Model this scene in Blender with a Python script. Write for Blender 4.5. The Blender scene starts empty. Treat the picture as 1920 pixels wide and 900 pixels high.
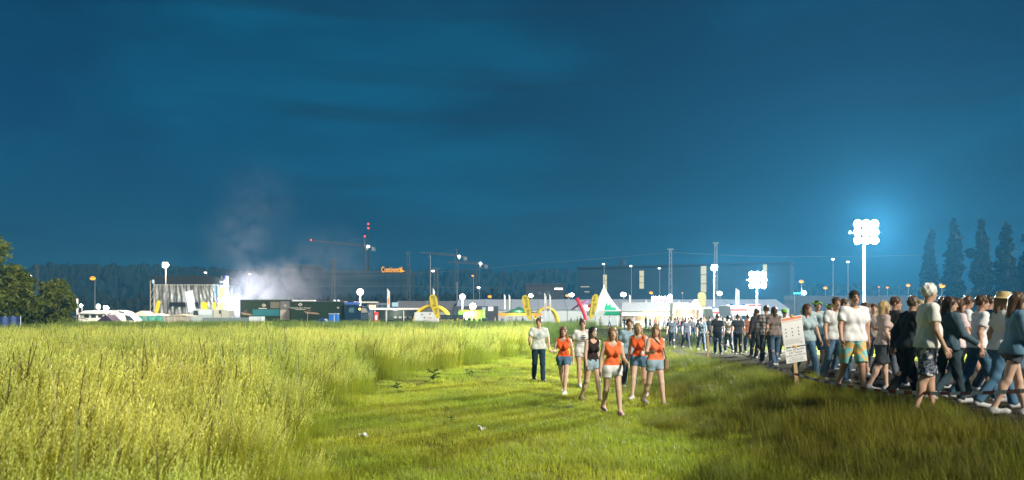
import bpy, bmesh, math, random
import numpy as np
from mathutils import Vector, Matrix

R = math.radians
scene = bpy.context.scene
COL = scene.collection

# ------------------------------------------------------------------ camera
F = 1493.0            # focal length in pixels of the 1920 px wide photograph (28 mm lens)
CAMZ = 1.84           # eye height over the meadow
HOR = 592.0           # horizon row
cam_d = bpy.data.cameras.new('camera')
cam_d.sensor_width = 36.0
cam_d.lens = 36.0 * F / 1920.0
cam_d.shift_y = (HOR - 450.0) / 1920.0
cam_d.clip_start = 0.1
cam_d.clip_end = 6000
cam_d.dof.use_dof = True
cam_d.dof.focus_distance = 34.0
cam_d.dof.aperture_fstop = 2.0
cam = bpy.data.objects.new('camera', cam_d)
COL.objects.link(cam)
cam.location = (0, 0, CAMZ)
cam.rotation_euler = (R(90), 0, 0)
scene.camera = cam

# ------------------------------------------------------------------ world, sun, exposure
SUN_EL, SUN_AZ = 33.0, 139.0      # sun standing in for an unseen floodlight behind the camera, from its right
world = bpy.data.worlds.new('World')
scene.world = world
world.use_nodes = True
wn, wl = world.node_tree.nodes, world.node_tree.links
wn.clear()
w_out = wn.new('ShaderNodeOutputWorld')
w_bg = wn.new('ShaderNodeBackground'); w_bg.inputs['Strength'].default_value = 0.043
sky = wn.new('ShaderNodeTexSky'); sky.sky_type = 'NISHITA'; sky.sun_disc = False
sky.sun_elevation = R(SUN_EL); sky.sun_rotation = R(SUN_AZ)
sky.air_density = 1.0; sky.dust_density = 0.3; sky.ozone_density = 3.0
tint = wn.new('ShaderNodeMix'); tint.data_type = 'RGBA'; tint.blend_type = 'MULTIPLY'
tint.inputs[0].default_value = 1.0
tint.inputs[7].default_value = (0.002, 0.14, 0.25, 1)
wl.new(sky.outputs[0], tint.inputs[6])
w_tc = wn.new('ShaderNodeTexCoord')
def cloud(scale, z, lo, hi, loc):
    mp = wn.new('ShaderNodeMapping'); mp.inputs['Scale'].default_value = (1, 1, z); mp.inputs['Location'].default_value = loc
    wl.new(w_tc.outputs['Generated'], mp.inputs[0])
    nz = wn.new('ShaderNodeTexNoise'); nz.inputs['Scale'].default_value = scale
    nz.inputs['Detail'].default_value = 5; nz.inputs['Roughness'].default_value = 0.5
    nz.inputs['Distortion'].default_value = 0.3
    wl.new(mp.outputs[0], nz.inputs['Vector'])
    mr = wn.new('ShaderNodeMapRange'); mr.interpolation_type = 'SMOOTHSTEP'
    mr.inputs[1].default_value = lo; mr.inputs[2].default_value = hi
    wl.new(nz.outputs[0], mr.inputs[0])
    return mr.outputs[0]
def wmix(a, fac, col, amount):
    m = wn.new('ShaderNodeMix'); m.data_type = 'RGBA'
    k = wn.new('ShaderNodeMath'); k.operation = 'MULTIPLY'; k.inputs[1].default_value = amount
    wl.new(fac, k.inputs[0]); wl.new(k.outputs[0], m.inputs[0])
    wl.new(a, m.inputs[6]); m.inputs[7].default_value = (*col, 1)
    return m.outputs[2]
c = tint.outputs[2]
c = wmix(c, cloud(1.1, 2.6, 0.36, 0.70, (3.1, 0.4, 0.2)), (0.0, 0.36, 0.86), 0.85)      # broad dark cloud
c = wmix(c, cloud(1.9, 3.4, 0.45, 0.72, (7.3, 1.9, 1.2)), (0.0, 1.55, 3.2), 0.75)         # brighter breaks
c = wmix(c, cloud(1.6, 13.0, 0.50, 0.66, (0.7, 5.2, 0.3)), (0.05, 0.26, 0.66), 0.55)       # streaks
sep = wn.new('ShaderNodeSeparateXYZ'); wl.new(w_tc.outputs['Generated'], sep.inputs[0])
lowb = wn.new('ShaderNodeMapRange'); lowb.interpolation_type = 'SMOOTHSTEP'; lowb.inputs[1].default_value = 0.24; lowb.inputs[2].default_value = -0.02
wl.new(sep.outputs[2], lowb.inputs[0])
c = wmix(c, lowb.outputs[0], (0.09, 0.33, 0.82), 0.75)                                   # dull cloud bank all round the horizon
wl.new(c, w_bg.inputs['Color']); wl.new(w_bg.outputs[0], w_out.inputs['Surface'])

sun_d = bpy.data.lights.new('sun', 'SUN'); sun_d.energy = 3.4; sun_d.angle = R(9); sun_d.color = (1.0, 0.93, 0.8)
sun = bpy.data.objects.new('sun', sun_d); COL.objects.link(sun)
_d = Vector((math.sin(R(SUN_AZ)) * math.cos(R(SUN_EL)), math.cos(R(SUN_AZ)) * math.cos(R(SUN_EL)), math.sin(R(SUN_EL))))
sun.rotation_euler = _d.to_track_quat('Z', 'Y').to_euler()

vs = scene.view_settings
vs.view_transform = 'Standard'; vs.look = 'None'; vs.exposure = 0.6; vs.gamma = 1.0; vs.use_curve_mapping = False
scene.render.engine = 'CYCLES'
cy = scene.cycles
cy.use_denoising = True
cy.max_bounces = 6; cy.diffuse_bounces = 2; cy.glossy_bounces = 2; cy.transmission_bounces = 4
cy.transparent_max_bounces = 6; cy.volume_bounces = 0
cy.sample_clamp_indirect = 3.0; cy.sample_clamp_direct = 0.0
cy.caustics_reflective = False; cy.caustics_refractive = False
cy.use_adaptive_sampling = True; cy.adaptive_threshold = 0.02
cy.volume_step_rate = 1.0

# ------------------------------------------------------------------ helpers
rng = np.random.default_rng(11)
random.seed(5)
def at(px, py, Y):
    """the point of the place that lies at depth Y under a row and column of the photograph"""
    return Vector(((px - 960.0) * Y / F, Y, CAMZ - (py - HOR) * Y / F))
def ss(x, a, b):
    t = np.clip((np.asarray(x, float) - a) / (b - a), 0, 1); return t * t * (3 - 2 * t)
def hgt(x, y):
    x = np.asarray(x, float); y = np.asarray(y, float)
    bank = 0.48 * ss(x, 2.6, 5.2) * (1 - ss(y, 16, 48)) * ss(y, -20, 2)
    roll = 0.035 * np.sin(x * 0.9 + 1.3) * np.sin(y * 0.7) * (1 - ss(y, 60, 120))
    hill = 30 * ss(y, 520, 1100) * (0.75 + 0.25 * np.sin(x * 0.004 + 0.6)) + 4 * ss(y, 400, 900)
    return bank + roll + hill

ROOT = {}
def tag(o, label=None, cat=None, group=None, kind=None):
    if label: o['label'] = label
    if cat: o['category'] = cat
    if group: o['group'] = group
    if kind: o['kind'] = kind
    return o
def thing(name, label, cat, loc=(0, 0, 0), rz=0.0, group=None):
    o = bpy.data.objects.new(name, None); COL.objects.link(o)
    o.empty_display_size = 0.3
    o.location = loc; o.rotation_euler = (0, 0, rz)
    tag(o, label, cat, group); ROOT[o.name] = Vector(loc)
    return o
def origin_of(o):
    while o.parent: o = o.parent
    return ROOT.get(o.name, Vector((0, 0, 0)))
def link_mesh(name, me, m=None, parent=None):
    o = bpy.data.objects.new(name, me); COL.objects.link(o)
    if m is not None and len(me.materials) == 0: me.materials.append(m)
    if parent: o.parent = parent
    return o
def copy_tree(o, parent=None):
    c = o.copy(); COL.objects.link(c); c.parent = parent
    for ch in list(o.children): copy_tree(ch, c)
    return c

class MB:
    def __init__(self): self.v = []; self.f = []
    def add(self, vs, fs):
        n = len(self.v); self.v += [tuple(p) for p in vs]; self.f += [tuple(i + n for i in f) for f in fs]; return self
    def box(self, x0, x1, y0, y1, z0, z1):
        v = [(x, y, z) for z in (z0, z1) for y in (y0, y1) for x in (x0, x1)]
        return self.add(v, [(0, 2, 3, 1), (4, 5, 7, 6), (0, 1, 5, 4), (2, 6, 7, 3), (0, 4, 6, 2), (1, 3, 7, 5)])
    def pbox(self, px0, px1, py0, py1, Y, d):
        a = at(px0, py0, Y); b = at(px1, py1, Y)
        return self.box(a.x, b.x, Y, Y + d, b.z, a.z)
    def prism(self, poly, y0, y1):                       # polygon in x,z pulled along y
        n = len(poly)
        v = [(x, y0, z) for x, z in poly] + [(x, y1, z) for x, z in poly]
        f = [tuple(range(n)), tuple(range(2 * n - 1, n - 1, -1))] + [(i, i + n, (i + 1) % n + n, (i + 1) % n) for i in range(n)]
        return self.add(v, f)
    def prismx(self, poly, x0, x1):                      # polygon in y,z pulled along x
        n = len(poly)
        v = [(x0, y, z) for y, z in poly] + [(x1, y, z) for y, z in poly]
        f = [tuple(range(n - 1, -1, -1)), tuple(range(n, 2 * n))] + [(i, (i + 1) % n, (i + 1) % n + n, i + n) for i in range(n)]
        return self.add(v, f)
    def tube(self, pts, r, n=6):
        pts = [Vector(p) for p in pts]; rs = r if isinstance(r, (list, tuple)) else [r] * len(pts)
        rings = []
        for i, p in enumerate(pts):
            d = (pts[min(i + 1, len(pts) - 1)] - pts[max(i - 1, 0)]).normalized()
            u = d.cross(Vector((0, 0, 1)))
            if u.length < 1e-3: u = Vector((1, 0, 0))
            u.normalize(); w = d.cross(u)
            rings.append([p + (u * math.cos(2 * math.pi * k / n) + w * math.sin(2 * math.pi * k / n)) * rs[i] for k in range(n)])
        v = [q for rg in rings for q in rg]; f = []
        for i in range(len(pts) - 1):
            for k in range(n):
                a, b = i * n + k, i * n + (k + 1) % n
                f.append((a, b, b + n, a + n))
        f.append(tuple(range(n - 1, -1, -1))); m = (len(pts) - 1) * n; f.append(tuple(range(m, m + n)))
        return self.add(v, f)
    def lathe(self, prof, c=(0, 0, 0), n=16):            # (radius, z)
        c = Vector(c); v = []; f = []
        for r, z in prof:
            for k in range(n):
                a = 2 * math.pi * k / n; v.append((c.x + r * math.cos(a), c.y + r * math.sin(a), c.z + z))
        for i in range(len(prof) - 1):
            for k in range(n):
                a, b = i * n + k, i * n + (k + 1) % n; f.append((a, b, b + n, a + n))
        f.append(tuple(range(n - 1, -1, -1))); m = (len(prof) - 1) * n; f.append(tuple(range(m, m + n)))
        return self.add(v, f)
    def ball(self, c, r, n=12, sq=(1, 1, 1)):
        prof = [(max(1e-3, math.sin(math.pi * i / 8)) * r, -math.cos(math.pi * i / 8) * r) for i in range(9)]
        k = len(self.v); self.lathe(prof, (0, 0, 0), n)
        self.v[k:] = [(c[0] + x * sq[0], c[1] + y * sq[1], c[2] + z * sq[2]) for x, y, z in self.v[k:]]
        return self
    def disc_y(self, c, r, t, n=14):                     # wheel shape, axis along y
        c = Vector(c); v = []
        for y in (-t / 2, t / 2):
            for k in range(n):
                a = 2 * math.pi * k / n; v.append((c.x + r * math.cos(a), c.y + y, c.z + r * math.sin(a)))
        f = [tuple(range(n)), tuple(range(2 * n - 1, n - 1, -1))] + [(k, k + n, (k + 1) % n + n, (k + 1) % n) for k in range(n)]
        return self.add(v, f)
    def grid(self, fn, nu, nv, thick=None):
        v = [fn(i / nu, j / nv) for j in range(nv + 1) for i in range(nu + 1)]
        f = [(j * (nu + 1) + i, j * (nu + 1) + i + 1, (j + 1) * (nu + 1) + i + 1, (j + 1) * (nu + 1) + i) for j in range(nv) for i in range(nu)]
        if thick is not None:
            n = len(v); v = v + [tuple(Vector(p) + Vector(thick)) for p in v]
            f = f + [tuple(q + n for q in reversed(g)) for g in f]
            edge = [i for i in range(nu + 1)] + [j * (nu + 1) + nu for j in range(1, nv + 1)] + [nv * (nu + 1) + i for i in range(nu - 1, -1, -1)] + [j * (nu + 1) for j in range(nv - 1, 0, -1)]
            f += [(edge[i], edge[i - 1], edge[i - 1] + n, edge[i] + n) for i in range(len(edge))]
        return self.add(v, f)
    def build(self, name, m, parent=None, smooth=False, bevel=0.0):
        o0 = origin_of(parent) if parent else Vector((0, 0, 0))
        me = bpy.data.meshes.new(name)
        me.from_pydata([(x - o0.x, y - o0.y, z - o0.z) for x, y, z in self.v], [], self.f); me.update()
        if smooth: me.polygons.foreach_set('use_smooth', [True] * len(me.polygons))
        o = link_mesh(name, me, m, parent)
        if bevel:
            b = o.modifiers.new('edge', 'BEVEL'); b.width = bevel; b.segments = 2; b.limit_method = 'ANGLE'
        return o
def np_mesh(name, V, Q, cols=None, smooth=False):
    """numpy vertices and quads/tris as a mesh"""
    V = np.asarray(V, np.float32); Q = np.asarray(Q, np.int32); k = Q.shape[1]
    me = bpy.data.meshes.new(name)
    me.vertices.add(len(V)); me.vertices.foreach_set('co', V.ravel())
    me.loops.add(Q.size); me.loops.foreach_set('vertex_index', Q.ravel())
    me.polygons.add(len(Q)); me.polygons.foreach_set('loop_start', np.arange(0, Q.size, k, dtype=np.int32))
    try: me.polygons.foreach_set('loop_total', np.full(len(Q), k, np.int32))
    except Exception: pass
    if smooth: me.polygons.foreach_set('use_smooth', np.ones(len(Q), bool))
    if cols is not None:
        a = me.color_attributes.new('Col', 'FLOAT_COLOR', 'POINT')
        a.data.foreach_set('color', np.hstack([cols, np.ones((len(cols), 1))]).astype(np.float32).ravel())
    me.update(); me.validate()
    return me

# ------------------------------------------------------------------ materials
MATS = {}
def mat(name, col=(0.5, 0.5, 0.5), rough=0.7, metal=0.0, var=0.12, scale=3.0, trans=0.0, bump=0.0, spec=0.3):
    if name in MATS: return MATS[name]
    m = bpy.data.materials.new(name); m.use_nodes = True
    nt = m.node_tree; b = nt.nodes['Principled BSDF']; out = nt.nodes['Material Output']
    b.inputs['Roughness'].default_value = rough; b.inputs['Metallic'].default_value = metal
    b.inputs['Specular IOR Level'].default_value = spec
    tc = nt.nodes.new('ShaderNodeTexCoord')
    nz = nt.nodes.new('ShaderNodeTexNoise'); nz.inputs['Scale'].default_value = scale; nz.inputs['Detail'].default_value = 4
    nt.links.new(tc.outputs['Object'], nz.inputs['Vector'])
    mx = nt.nodes.new('ShaderNodeMix'); mx.data_type = 'RGBA'
    mx.inputs[6].default_value = (*[max(0, c * (1 - var)) for c in col], 1)
    mx.inputs[7].default_value = (*[min(1, c * (1 + var)) for c in col], 1)
    nt.links.new(nz.outputs[0], mx.inputs[0]); nt.links.new(mx.outputs[2], b.inputs['Base Color'])
    if bump:
        bp = nt.nodes.new('ShaderNodeBump'); bp.inputs['Strength'].default_value = bump
        n2 = nt.nodes.new('ShaderNodeTexNoise'); n2.inputs['Scale'].default_value = scale * 5
        nt.links.new(tc.outputs['Object'], n2.inputs['Vector']); nt.links.new(n2.outputs[0], bp.inputs['Height']); nt.links.new(bp.outputs[0], b.inputs['Normal'])
    if trans:
        tr = nt.nodes.new('ShaderNodeBsdfTranslucent'); nt.links.new(mx.outputs[2], tr.inputs['Color'])
        ms = nt.nodes.new('ShaderNodeMixShader'); ms.inputs[0].default_value = trans
        nt.links.new(b.outputs[0], ms.inputs[1]); nt.links.new(tr.outputs[0], ms.inputs[2]); nt.links.new(ms.outputs[0], out.inputs['Surface'])
    MATS[name] = m; return m
def glow(name, col, strength):
    if name in MATS: return MATS[name]
    m = bpy.data.materials.new(name); m.use_nodes = True; nt = m.node_tree; nt.nodes.clear()
    e = nt.nodes.new('ShaderNodeEmission'); e.inputs[0].default_value = (*col, 1); e.inputs[1].default_value = strength
    o = nt.nodes.new('ShaderNodeOutputMaterial'); nt.links.new(e.outputs[0], o.inputs['Surface'])
    m.cycles.emission_sampling = 'NONE'
    MATS[name] = m; return m
def vcol(name, rough=0.7, trans=0.0, var=0.25, spec=0.25):
    """colour comes from the mesh (grass blades, leaves, skin), with a little change from copy to copy"""
    if name in MATS: return MATS[name]
    m = bpy.data.materials.new(name); m.use_nodes = True; nt = m.node_tree
    b = nt.nodes['Principled BSDF']; out = nt.nodes['Material Output']
    b.inputs['Roughness'].default_value = rough; b.inputs['Specular IOR Level'].default_value = spec
    a = nt.nodes.new('ShaderNodeAttribute'); a.attribute_name = 'Col'
    oi = nt.nodes.new('ShaderNodeObjectInfo')
    mr = nt.nodes.new('ShaderNodeMapRange'); mr.inputs[3].default_value = 1 - var; mr.inputs[4].default_value = 1 + var
    nt.links.new(oi.outputs['Random'], mr.inputs[0])
    mu = nt.nodes.new('ShaderNodeVectorMath'); mu.operation = 'SCALE'
    nt.links.new(a.outputs['Color'], mu.inputs[0]); nt.links.new(mr.outputs[0], mu.inputs['Scale'])
    nt.links.new(mu.outputs[0], b.inputs['Base Color'])
    if trans:
        tr = nt.nodes.new('ShaderNodeBsdfTranslucent'); nt.links.new(mu.outputs[0], tr.inputs['Color'])
        ms = nt.nodes.new('ShaderNodeMixShader'); ms.inputs[0].default_value = trans
        nt.links.new(b.outputs[0], ms.inputs[1]); nt.links.new(tr.outputs[0], ms.inputs[2]); nt.links.new(ms.outputs[0], out.inputs['Surface'])
    MATS[name] = m; return m
def lamp(name, loc, power, col, radius=0.3, parent=None):
    d = bpy.data.lights.new(name, 'POINT'); d.energy = power; d.color = col; d.shadow_soft_size = radius
    o = bpy.data.objects.new(name, d); COL.objects.link(o)
    if parent: o.parent = parent; loc = Vector(loc) - origin_of(parent)
    o.location = loc
    return o
def spot(name, loc, target, power, col, radius, cone, parent):
    d = bpy.data.lights.new(name, 'SPOT'); d.energy = power; d.color = col; d.shadow_soft_size = radius; d.spot_size = R(cone); d.spot_blend = 1.0
    o = bpy.data.objects.new(name, d); COL.objects.link(o); o.parent = parent; o.location = Vector(loc) - origin_of(parent)
    o.rotation_euler = (Vector(loc) - Vector(target)).to_track_quat('Z', 'Y').to_euler()
    return o
def text(name, s, size, m, loc, rot, parent=None, align='CENTER', extrude=0.0, squash=1.0):
    cu = bpy.data.curves.new(name, 'FONT'); cu.body = s; cu.size = size; cu.align_x = align; cu.align_y = 'CENTER'; cu.extrude = extrude
    t = bpy.data.objects.new('tmp_text', cu); COL.objects.link(t)
    me = bpy.data.meshes.new_from_object(t); me.name = name
    bpy.data.objects.remove(t); bpy.data.curves.remove(cu)
    M = Matrix.Translation(Vector(loc) - (origin_of(parent) if parent else Vector((0, 0, 0)))) @ rot.to_4x4() @ Matrix.Diagonal((squash, 1, 1, 1))
    me.transform(M); me.materials.clear()
    return link_mesh(name, me, m, parent)
UPR = Matrix.Rotation(R(90), 3, 'X')     # text standing up, facing the camera

# ------------------------------------------------------------------ ground
def ground_mat():
    m = bpy.data.materials.new('meadow_soil'); m.use_nodes = True; nt = m.node_tree; b = nt.nodes['Principled BSDF']
    b.inputs['Roughness'].default_value = 1.0; b.inputs['Specular IOR Level'].default_value = 0.0
    tc = nt.nodes.new('ShaderNodeTexCoord')
    n1 = nt.nodes.new('ShaderNodeTexNoise'); n1.inputs['Scale'].default_value = 0.7; n1.inputs['Detail'].default_value = 6
    n2 = nt.nodes.new('ShaderNodeTexNoise'); n2.inputs['Scale'].default_value = 14; n2.inputs['Detail'].default_value = 5
    for n in (n1, n2): nt.links.new(tc.outputs['Object'], n.inputs['Vector'])
    r = nt.nodes.new('ShaderNodeValToRGB'); e = r.color_ramp.elements
    e[0].position = 0.3; e[0].color = (0.11, 0.135, 0.013, 1); e[1].position = 0.7; e[1].color = (0.22, 0.21, 0.045, 1)
    ad = nt.nodes.new('ShaderNodeMath'); ad.operation = 'ADD'; ad.inputs[1].default_value = -0.25
    m2 = nt.nodes.new('ShaderNodeMath'); m2.operation = 'MULTIPLY_ADD'; m2.inputs[1].default_value = 0.5
    nt.links.new(n2.outputs[0], m2.inputs[0]); nt.links.new(n1.outputs[0], m2.inputs[2])
    nt.links.new(m2.outputs[0], ad.inputs[0]); nt.links.new(ad.outputs[0], r.inputs[0]); nt.links.new(r.outputs[0], b.inputs['Base Color'])
    bp = nt.nodes.new('ShaderNodeBump'); bp.inputs['Distance'].default_value = 0.05; nt.links.new(n2.outputs[0], bp.inputs['Height']); nt.links.new(bp.outputs[0], b.inputs['Normal'])
    return m
def axis(lo, fine_lo, fine_hi, hi, step, n):
    return np.concatenate([np.linspace(lo, fine_lo, n)[:-1] if lo < fine_lo else [], np.arange(fine_lo, fine_hi, step), fine_hi + (hi - fine_hi) * np.linspace(0, 1, n) ** 2.2])
xs = np.concatenate([-3000 + 2960 * (1 - np.linspace(1, 0, 30)[:-1] ** 2.2), np.arange(-40, 40, 0.8), 40 + 2960 * np.linspace(0, 1, 30) ** 2.2])
ys = np.concatenate([np.linspace(-60, 0, 16)[:-1], np.arange(0, 70, 0.8), 70 + 3000 * np.linspace(0, 1, 60) ** 2])
gx, gy = np.meshgrid(xs, ys); gz = hgt(gx, gy)
nx, ny = len(xs), len(ys)
ii, jj = np.meshgrid(np.arange(nx - 1), np.arange(ny - 1))
q = (jj * nx + ii).ravel()
Q = np.stack([q, q + 1, q + nx + 1, q + nx], 1)
g = link_mesh('ground', np_mesh('ground', np.stack([gx.ravel(), gy.ravel(), gz.ravel()], 1), Q, smooth=True), ground_mat())
tag(g, 'green meadow ground', None, None, 'structure')

# trodden gravel path on the bank, behind the tape
def path_edge(y): return 5.75 + 0.012 * (y - 11) ** 1.0 + 0.12 * np.sin(y * 0.8) + 1.2 * ss(y, 26, 60)
pv = []; pq = []
py_ = np.arange(2, 110, 0.6); nu = 16
for j, y in enumerate(py_):
    a = path_edge(y); b = a + 7 + 9 * ss(y, 30, 90) + 0.3 * math.sin(y * 0.5)
    for i in range(nu + 1):
        x = a + (b - a) * i / nu
        pv.append((x, y, float(hgt(x, y)) + 0.012 + 0.012 * math.sin(i * 2.1 + y) * (0 < i < nu)))
for j in range(len(py_) - 1):
    for i in range(nu):
        k = j * (nu + 1) + i; pq.append((k, k + 1, k + nu + 2, k + nu + 1))
p = link_mesh('path', np_mesh('path', pv, pq, smooth=True), mat('gravel', (0.05, 0.044, 0.032), 1.0, var=0.55, scale=9, bump=0.8, spec=0.0))
tag(p, 'trodden gravel path behind the barrier tape', None, None, 'structure')

# ------------------------------------------------------------------ grass
grass_m = vcol('grass_blades', 0.55, trans=0.42, var=0.22, spec=0.2)
def patchy(m):
    """grass grows in patches of slightly different green and straw"""
    nt = m.node_tree; mu = [n for n in nt.nodes if n.type == 'VECT_MATH'][0]
    oi = [n for n in nt.nodes if n.type == 'OBJECT_INFO'][0]
    nz = nt.nodes.new('ShaderNodeTexNoise'); nz.inputs['Scale'].default_value = 0.33; nz.inputs['Detail'].default_value = 3
    nt.links.new(oi.outputs['Location'], nz.inputs['Vector'])
    r = nt.nodes.new('ShaderNodeValToRGB'); e = r.color_ramp.elements
    e[0].position = 0.36; e[0].color = (0.74, 0.92, 0.6, 1); e[1].position = 0.66; e[1].color = (1.2, 1.15, 0.85, 1)
    nt.links.new(nz.outputs[0], r.inputs[0])
    v = nt.nodes.new('ShaderNodeVectorMath'); v.operation = 'MULTIPLY'
    nt.links.new(mu.outputs[0], v.inputs[0]); nt.links.new(r.outputs[0], v.inputs[1])
    for l in list(nt.links):
        if l.from_node == mu and l.to_node != v: nt.links.new(v.outputs[0], l.to_socket)
patchy(grass_m)
def blades(n, h0, h1, w, spread, lean, bend, col_a, col_b, r, seg=3):
    """n grass blades as tapering strips"""
    V = []; Qd = []; C = []
    for _ in range(n):
        a = r.uniform(0, 2 * math.pi); rad = spread * math.sqrt(r.uniform())
        bx, by = rad * math.cos(a), rad * math.sin(a)
        h = r.uniform(h0, h1); yaw = r.uniform(0, 2 * math.pi); ww = w * r.uniform(0.6, 1.3)
        d = np.array([math.cos(yaw), math.sin(yaw)]) * bend * r.uniform(0.2, 1.4) * h + np.array(lean) * h
        side = np.array([-math.sin(yaw), math.cos(yaw), 0]) * ww
        cc = np.array(col_a) + (np.array(col_b) - np.array(col_a)) * r.uniform()
        k = len(V)
        for s in range(seg + 1):
            t = s / seg
            c = np.array([bx + d[0] * t * t, by + d[1] * t * t, h * (t - 0.18 * t * t * min(1.0, bend * 2))])
            wd = 1 - t * 0.92
            V += [c - side * wd, c + side * wd]; C += [cc, cc]
        Qd += [(k + 2 * s, k + 2 * s + 1, k + 2 * s + 3, k + 2 * s + 2) for s in range(seg)]
    return V, Qd, C
def tall_patch(seed, n_stem=46, spread=0.42, far=1.0):
    r = np.random.default_rng(seed)
    V, Qd, C = blades(95, 0.35, 0.85, 0.0042, spread, (0.10, 0), 0.38, (0.17, 0.20, 0.007), (0.33, 0.34, 0.018), r)
    for _ in range(n_stem):
        a = r.uniform(0, 2 * math.pi); rad = spread * math.sqrt(r.uniform())
        h = r.uniform(0.82, 1.22); lx = r.uniform(0.02, 0.24); ly = r.normal(0, 0.07)
        base = np.array([rad * math.cos(a), rad * math.sin(a), 0])
        cs = np.array([0.33, 0.33, 0.022]) * r.uniform(0.75, 1.2); ch = np.array([0.68, 0.63, 0.21]) * r.uniform(0.7, 1.25)
        yaw = r.uniform(0, math.pi); side = np.array([math.cos(yaw), math.sin(yaw), 0])
        fn = lambda t: base + np.array([lx * h * t ** 2, ly * h * t ** 2, h * t])
        k = len(V)
        for s in range(4):
            c = fn(s / 3); V += [c - side * 0.0022, c + side * 0.0022]; C += [cs, cs]
        Qd += [(k + 2 * s, k + 2 * s + 1, k + 2 * s + 3, k + 2 * s + 2) for s in range(3)]
        m = int(r.integers(9, 15)); kind = r.uniform()
        for q_ in range(m):                                   # seed head: small spikelets round the top of the stem
            t = 0.80 + 0.22 * q_ / m; c = fn(t)
            an = r.uniform(0, 2 * math.pi); out = (0.035 if kind < 0.6 else 0.012) * (1.15 - q_ / m) * r.uniform(0.5, 1.4)
            o = np.array([math.cos(an), math.sin(an), 0.0]) * out
            up = np.array([lx * 1.2, ly * 1.2, 1.0]); up /= np.linalg.norm(up)
            ln = up * r.uniform(0.022, 0.038) + o * 0.6; wv = np.array([-math.sin(an), math.cos(an), 0]) * r.uniform(0.004, 0.0075)
            k = len(V); p0 = c + o * 0.5
            V += [p0, p0 + ln * 0.5 - wv, p0 + ln, p0 + ln * 0.5 + wv]; C += [ch] * 4; Qd.append((k, k + 1, k + 2, k + 3))
    for _ in range(int(r.integers(2, 6))):                    # stray dock and dead stalks
        a = r.uniform(0, 2 * math.pi); rad = spread * math.sqrt(r.uniform()); base = np.array([rad * math.cos(a), rad * math.sin(a), 0]); h = r.uniform(0.9, 1.42)
        lx, ly = r.normal(0.08, 0.2), r.normal(0, 0.15); cs = np.array([[0.10, 0.07, 0.03], [0.42, 0.40, 0.22]][int(r.uniform() < 0.5)]); side = np.array([1.0, 0, 0])
        k = len(V)
        for q_ in range(5):
            t = q_ / 4; c = base + np.array([lx * h * t ** 2, ly * h * t ** 2, h * (t - 0.10 * t * t * abs(lx) * 4)]); w_ = 0.003 + 0.006 * (t > 0.7) * (1.3 - t)
            V += [c - side * w_, c + side * w_]; C += [cs, cs]
        Qd += [(k + 2 * q_, k + 2 * q_ + 1, k + 2 * q_ + 3, k + 2 * q_ + 2) for q_ in range(4)]
    C = np.array(C) * (1.0 if far == 1.0 else np.array([0.42, 0.55, 0.5]))  # far tufts darkened: being out of the floodlights is put into the colour
    me = np_mesh('tall_grass_tuft', V, Qd, C); me.materials.append(grass_m)
    return bpy.data.objects.new('tall_grass_tuft', me)
def short_patch(seed, n, h0, h1, dry, tone=1.0):
    r = np.random.default_rng(seed)
    V, Qd, C = blades(n, h0, h1, 0.0035, 0.26, (0.03, 0), 0.55, (0.31, 0.35, 0.02), (0.54, 0.53, 0.075) if not dry else (0.44, 0.40, 0.12), r, 2)
    me = np_mesh('short_grass_tuft', V, Qd, np.array(C) * np.array(tone)); me.materials.append(grass_m)
    return bpy.data.objects.new('short_grass_tuft', me)
def scatter(name, pts, rz, sc, sources, label):
    me = bpy.data.meshes.new(name); me.from_pydata([tuple(p) for p in pts], [], [])
    for nm, ar in (('rz', rz), ('sc', sc)):
        a = me.attributes.new(nm, 'FLOAT', 'POINT'); a.data.foreach_set('value', np.asarray(ar, np.float32))
    a = me.attributes.new('vi', 'INT', 'POINT'); a.data.foreach_set('value', rng.integers(0, len(sources), len(pts)).astype(np.int32))
    o = link_mesh(name, me, grass_m); tag(o, label, None, None, 'stuff')
    cl = bpy.data.collections.new(name + '_tufts')
    for s in sources: cl.objects.link(s)
    ng = bpy.data.node_groups.new(name, 'GeometryNodeTree')
    ng.interface.new_socket('Geometry', in_out='INPUT', socket_type='NodeSocketGeometry'); ng.interface.new_socket('Geometry', in_out='OUTPUT', socket_type='NodeSocketGeometry')
    N = ng.nodes.new; L = ng.links.new
    gi = N('NodeGroupInput'); go = N('NodeGroupOutput'); ip = N('GeometryNodeInstanceOnPoints'); ci = N('GeometryNodeCollectionInfo')
    ci.inputs['Collection'].default_value = cl; ci.inputs['Separate Children'].default_value = True; ci.inputs['Reset Children'].default_value = True
    def attr(nm, t):
        n = N('GeometryNodeInputNamedAttribute'); n.data_type = t; n.inputs['Name'].default_value = nm
        return [s for s in n.outputs if s.enabled and s.name == 'Attribute'][0]
    cx = N('ShaderNodeCombineXYZ'); L(attr('rz', 'FLOAT'), cx.inputs[2])
    er = N('FunctionNodeEulerToRotation'); L(cx.outputs[0], er.inputs[0])
    L(gi.outputs[0], ip.inputs['Points']); L(ci.outputs[0], ip.inputs['Instance']); ip.inputs['Pick Instance'].default_value = True
    L(attr('vi', 'INT'), ip.inputs['Instance Index']); L(er.outputs[0], ip.inputs['Rotation']); L(attr('sc', 'FLOAT'), ip.inputs['Scale'])
    L(ip.outputs[0], go.inputs[0])
    md = o.modifiers.new('scatter', 'NODES'); md.node_group = ng
    return o
BX = np.array([[2, -1.15], [4, -1.4], [9, -2.45], [13, -3.3], [17, -3.75], [22, -3.6], [26, -2.4], [30, -0.9], [40, 1.2], [52, 2.6], [70, 4.5], [112, 13.0]])
def tall_edge(y): return np.interp(y, BX[:, 0], BX[:, 1])
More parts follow.
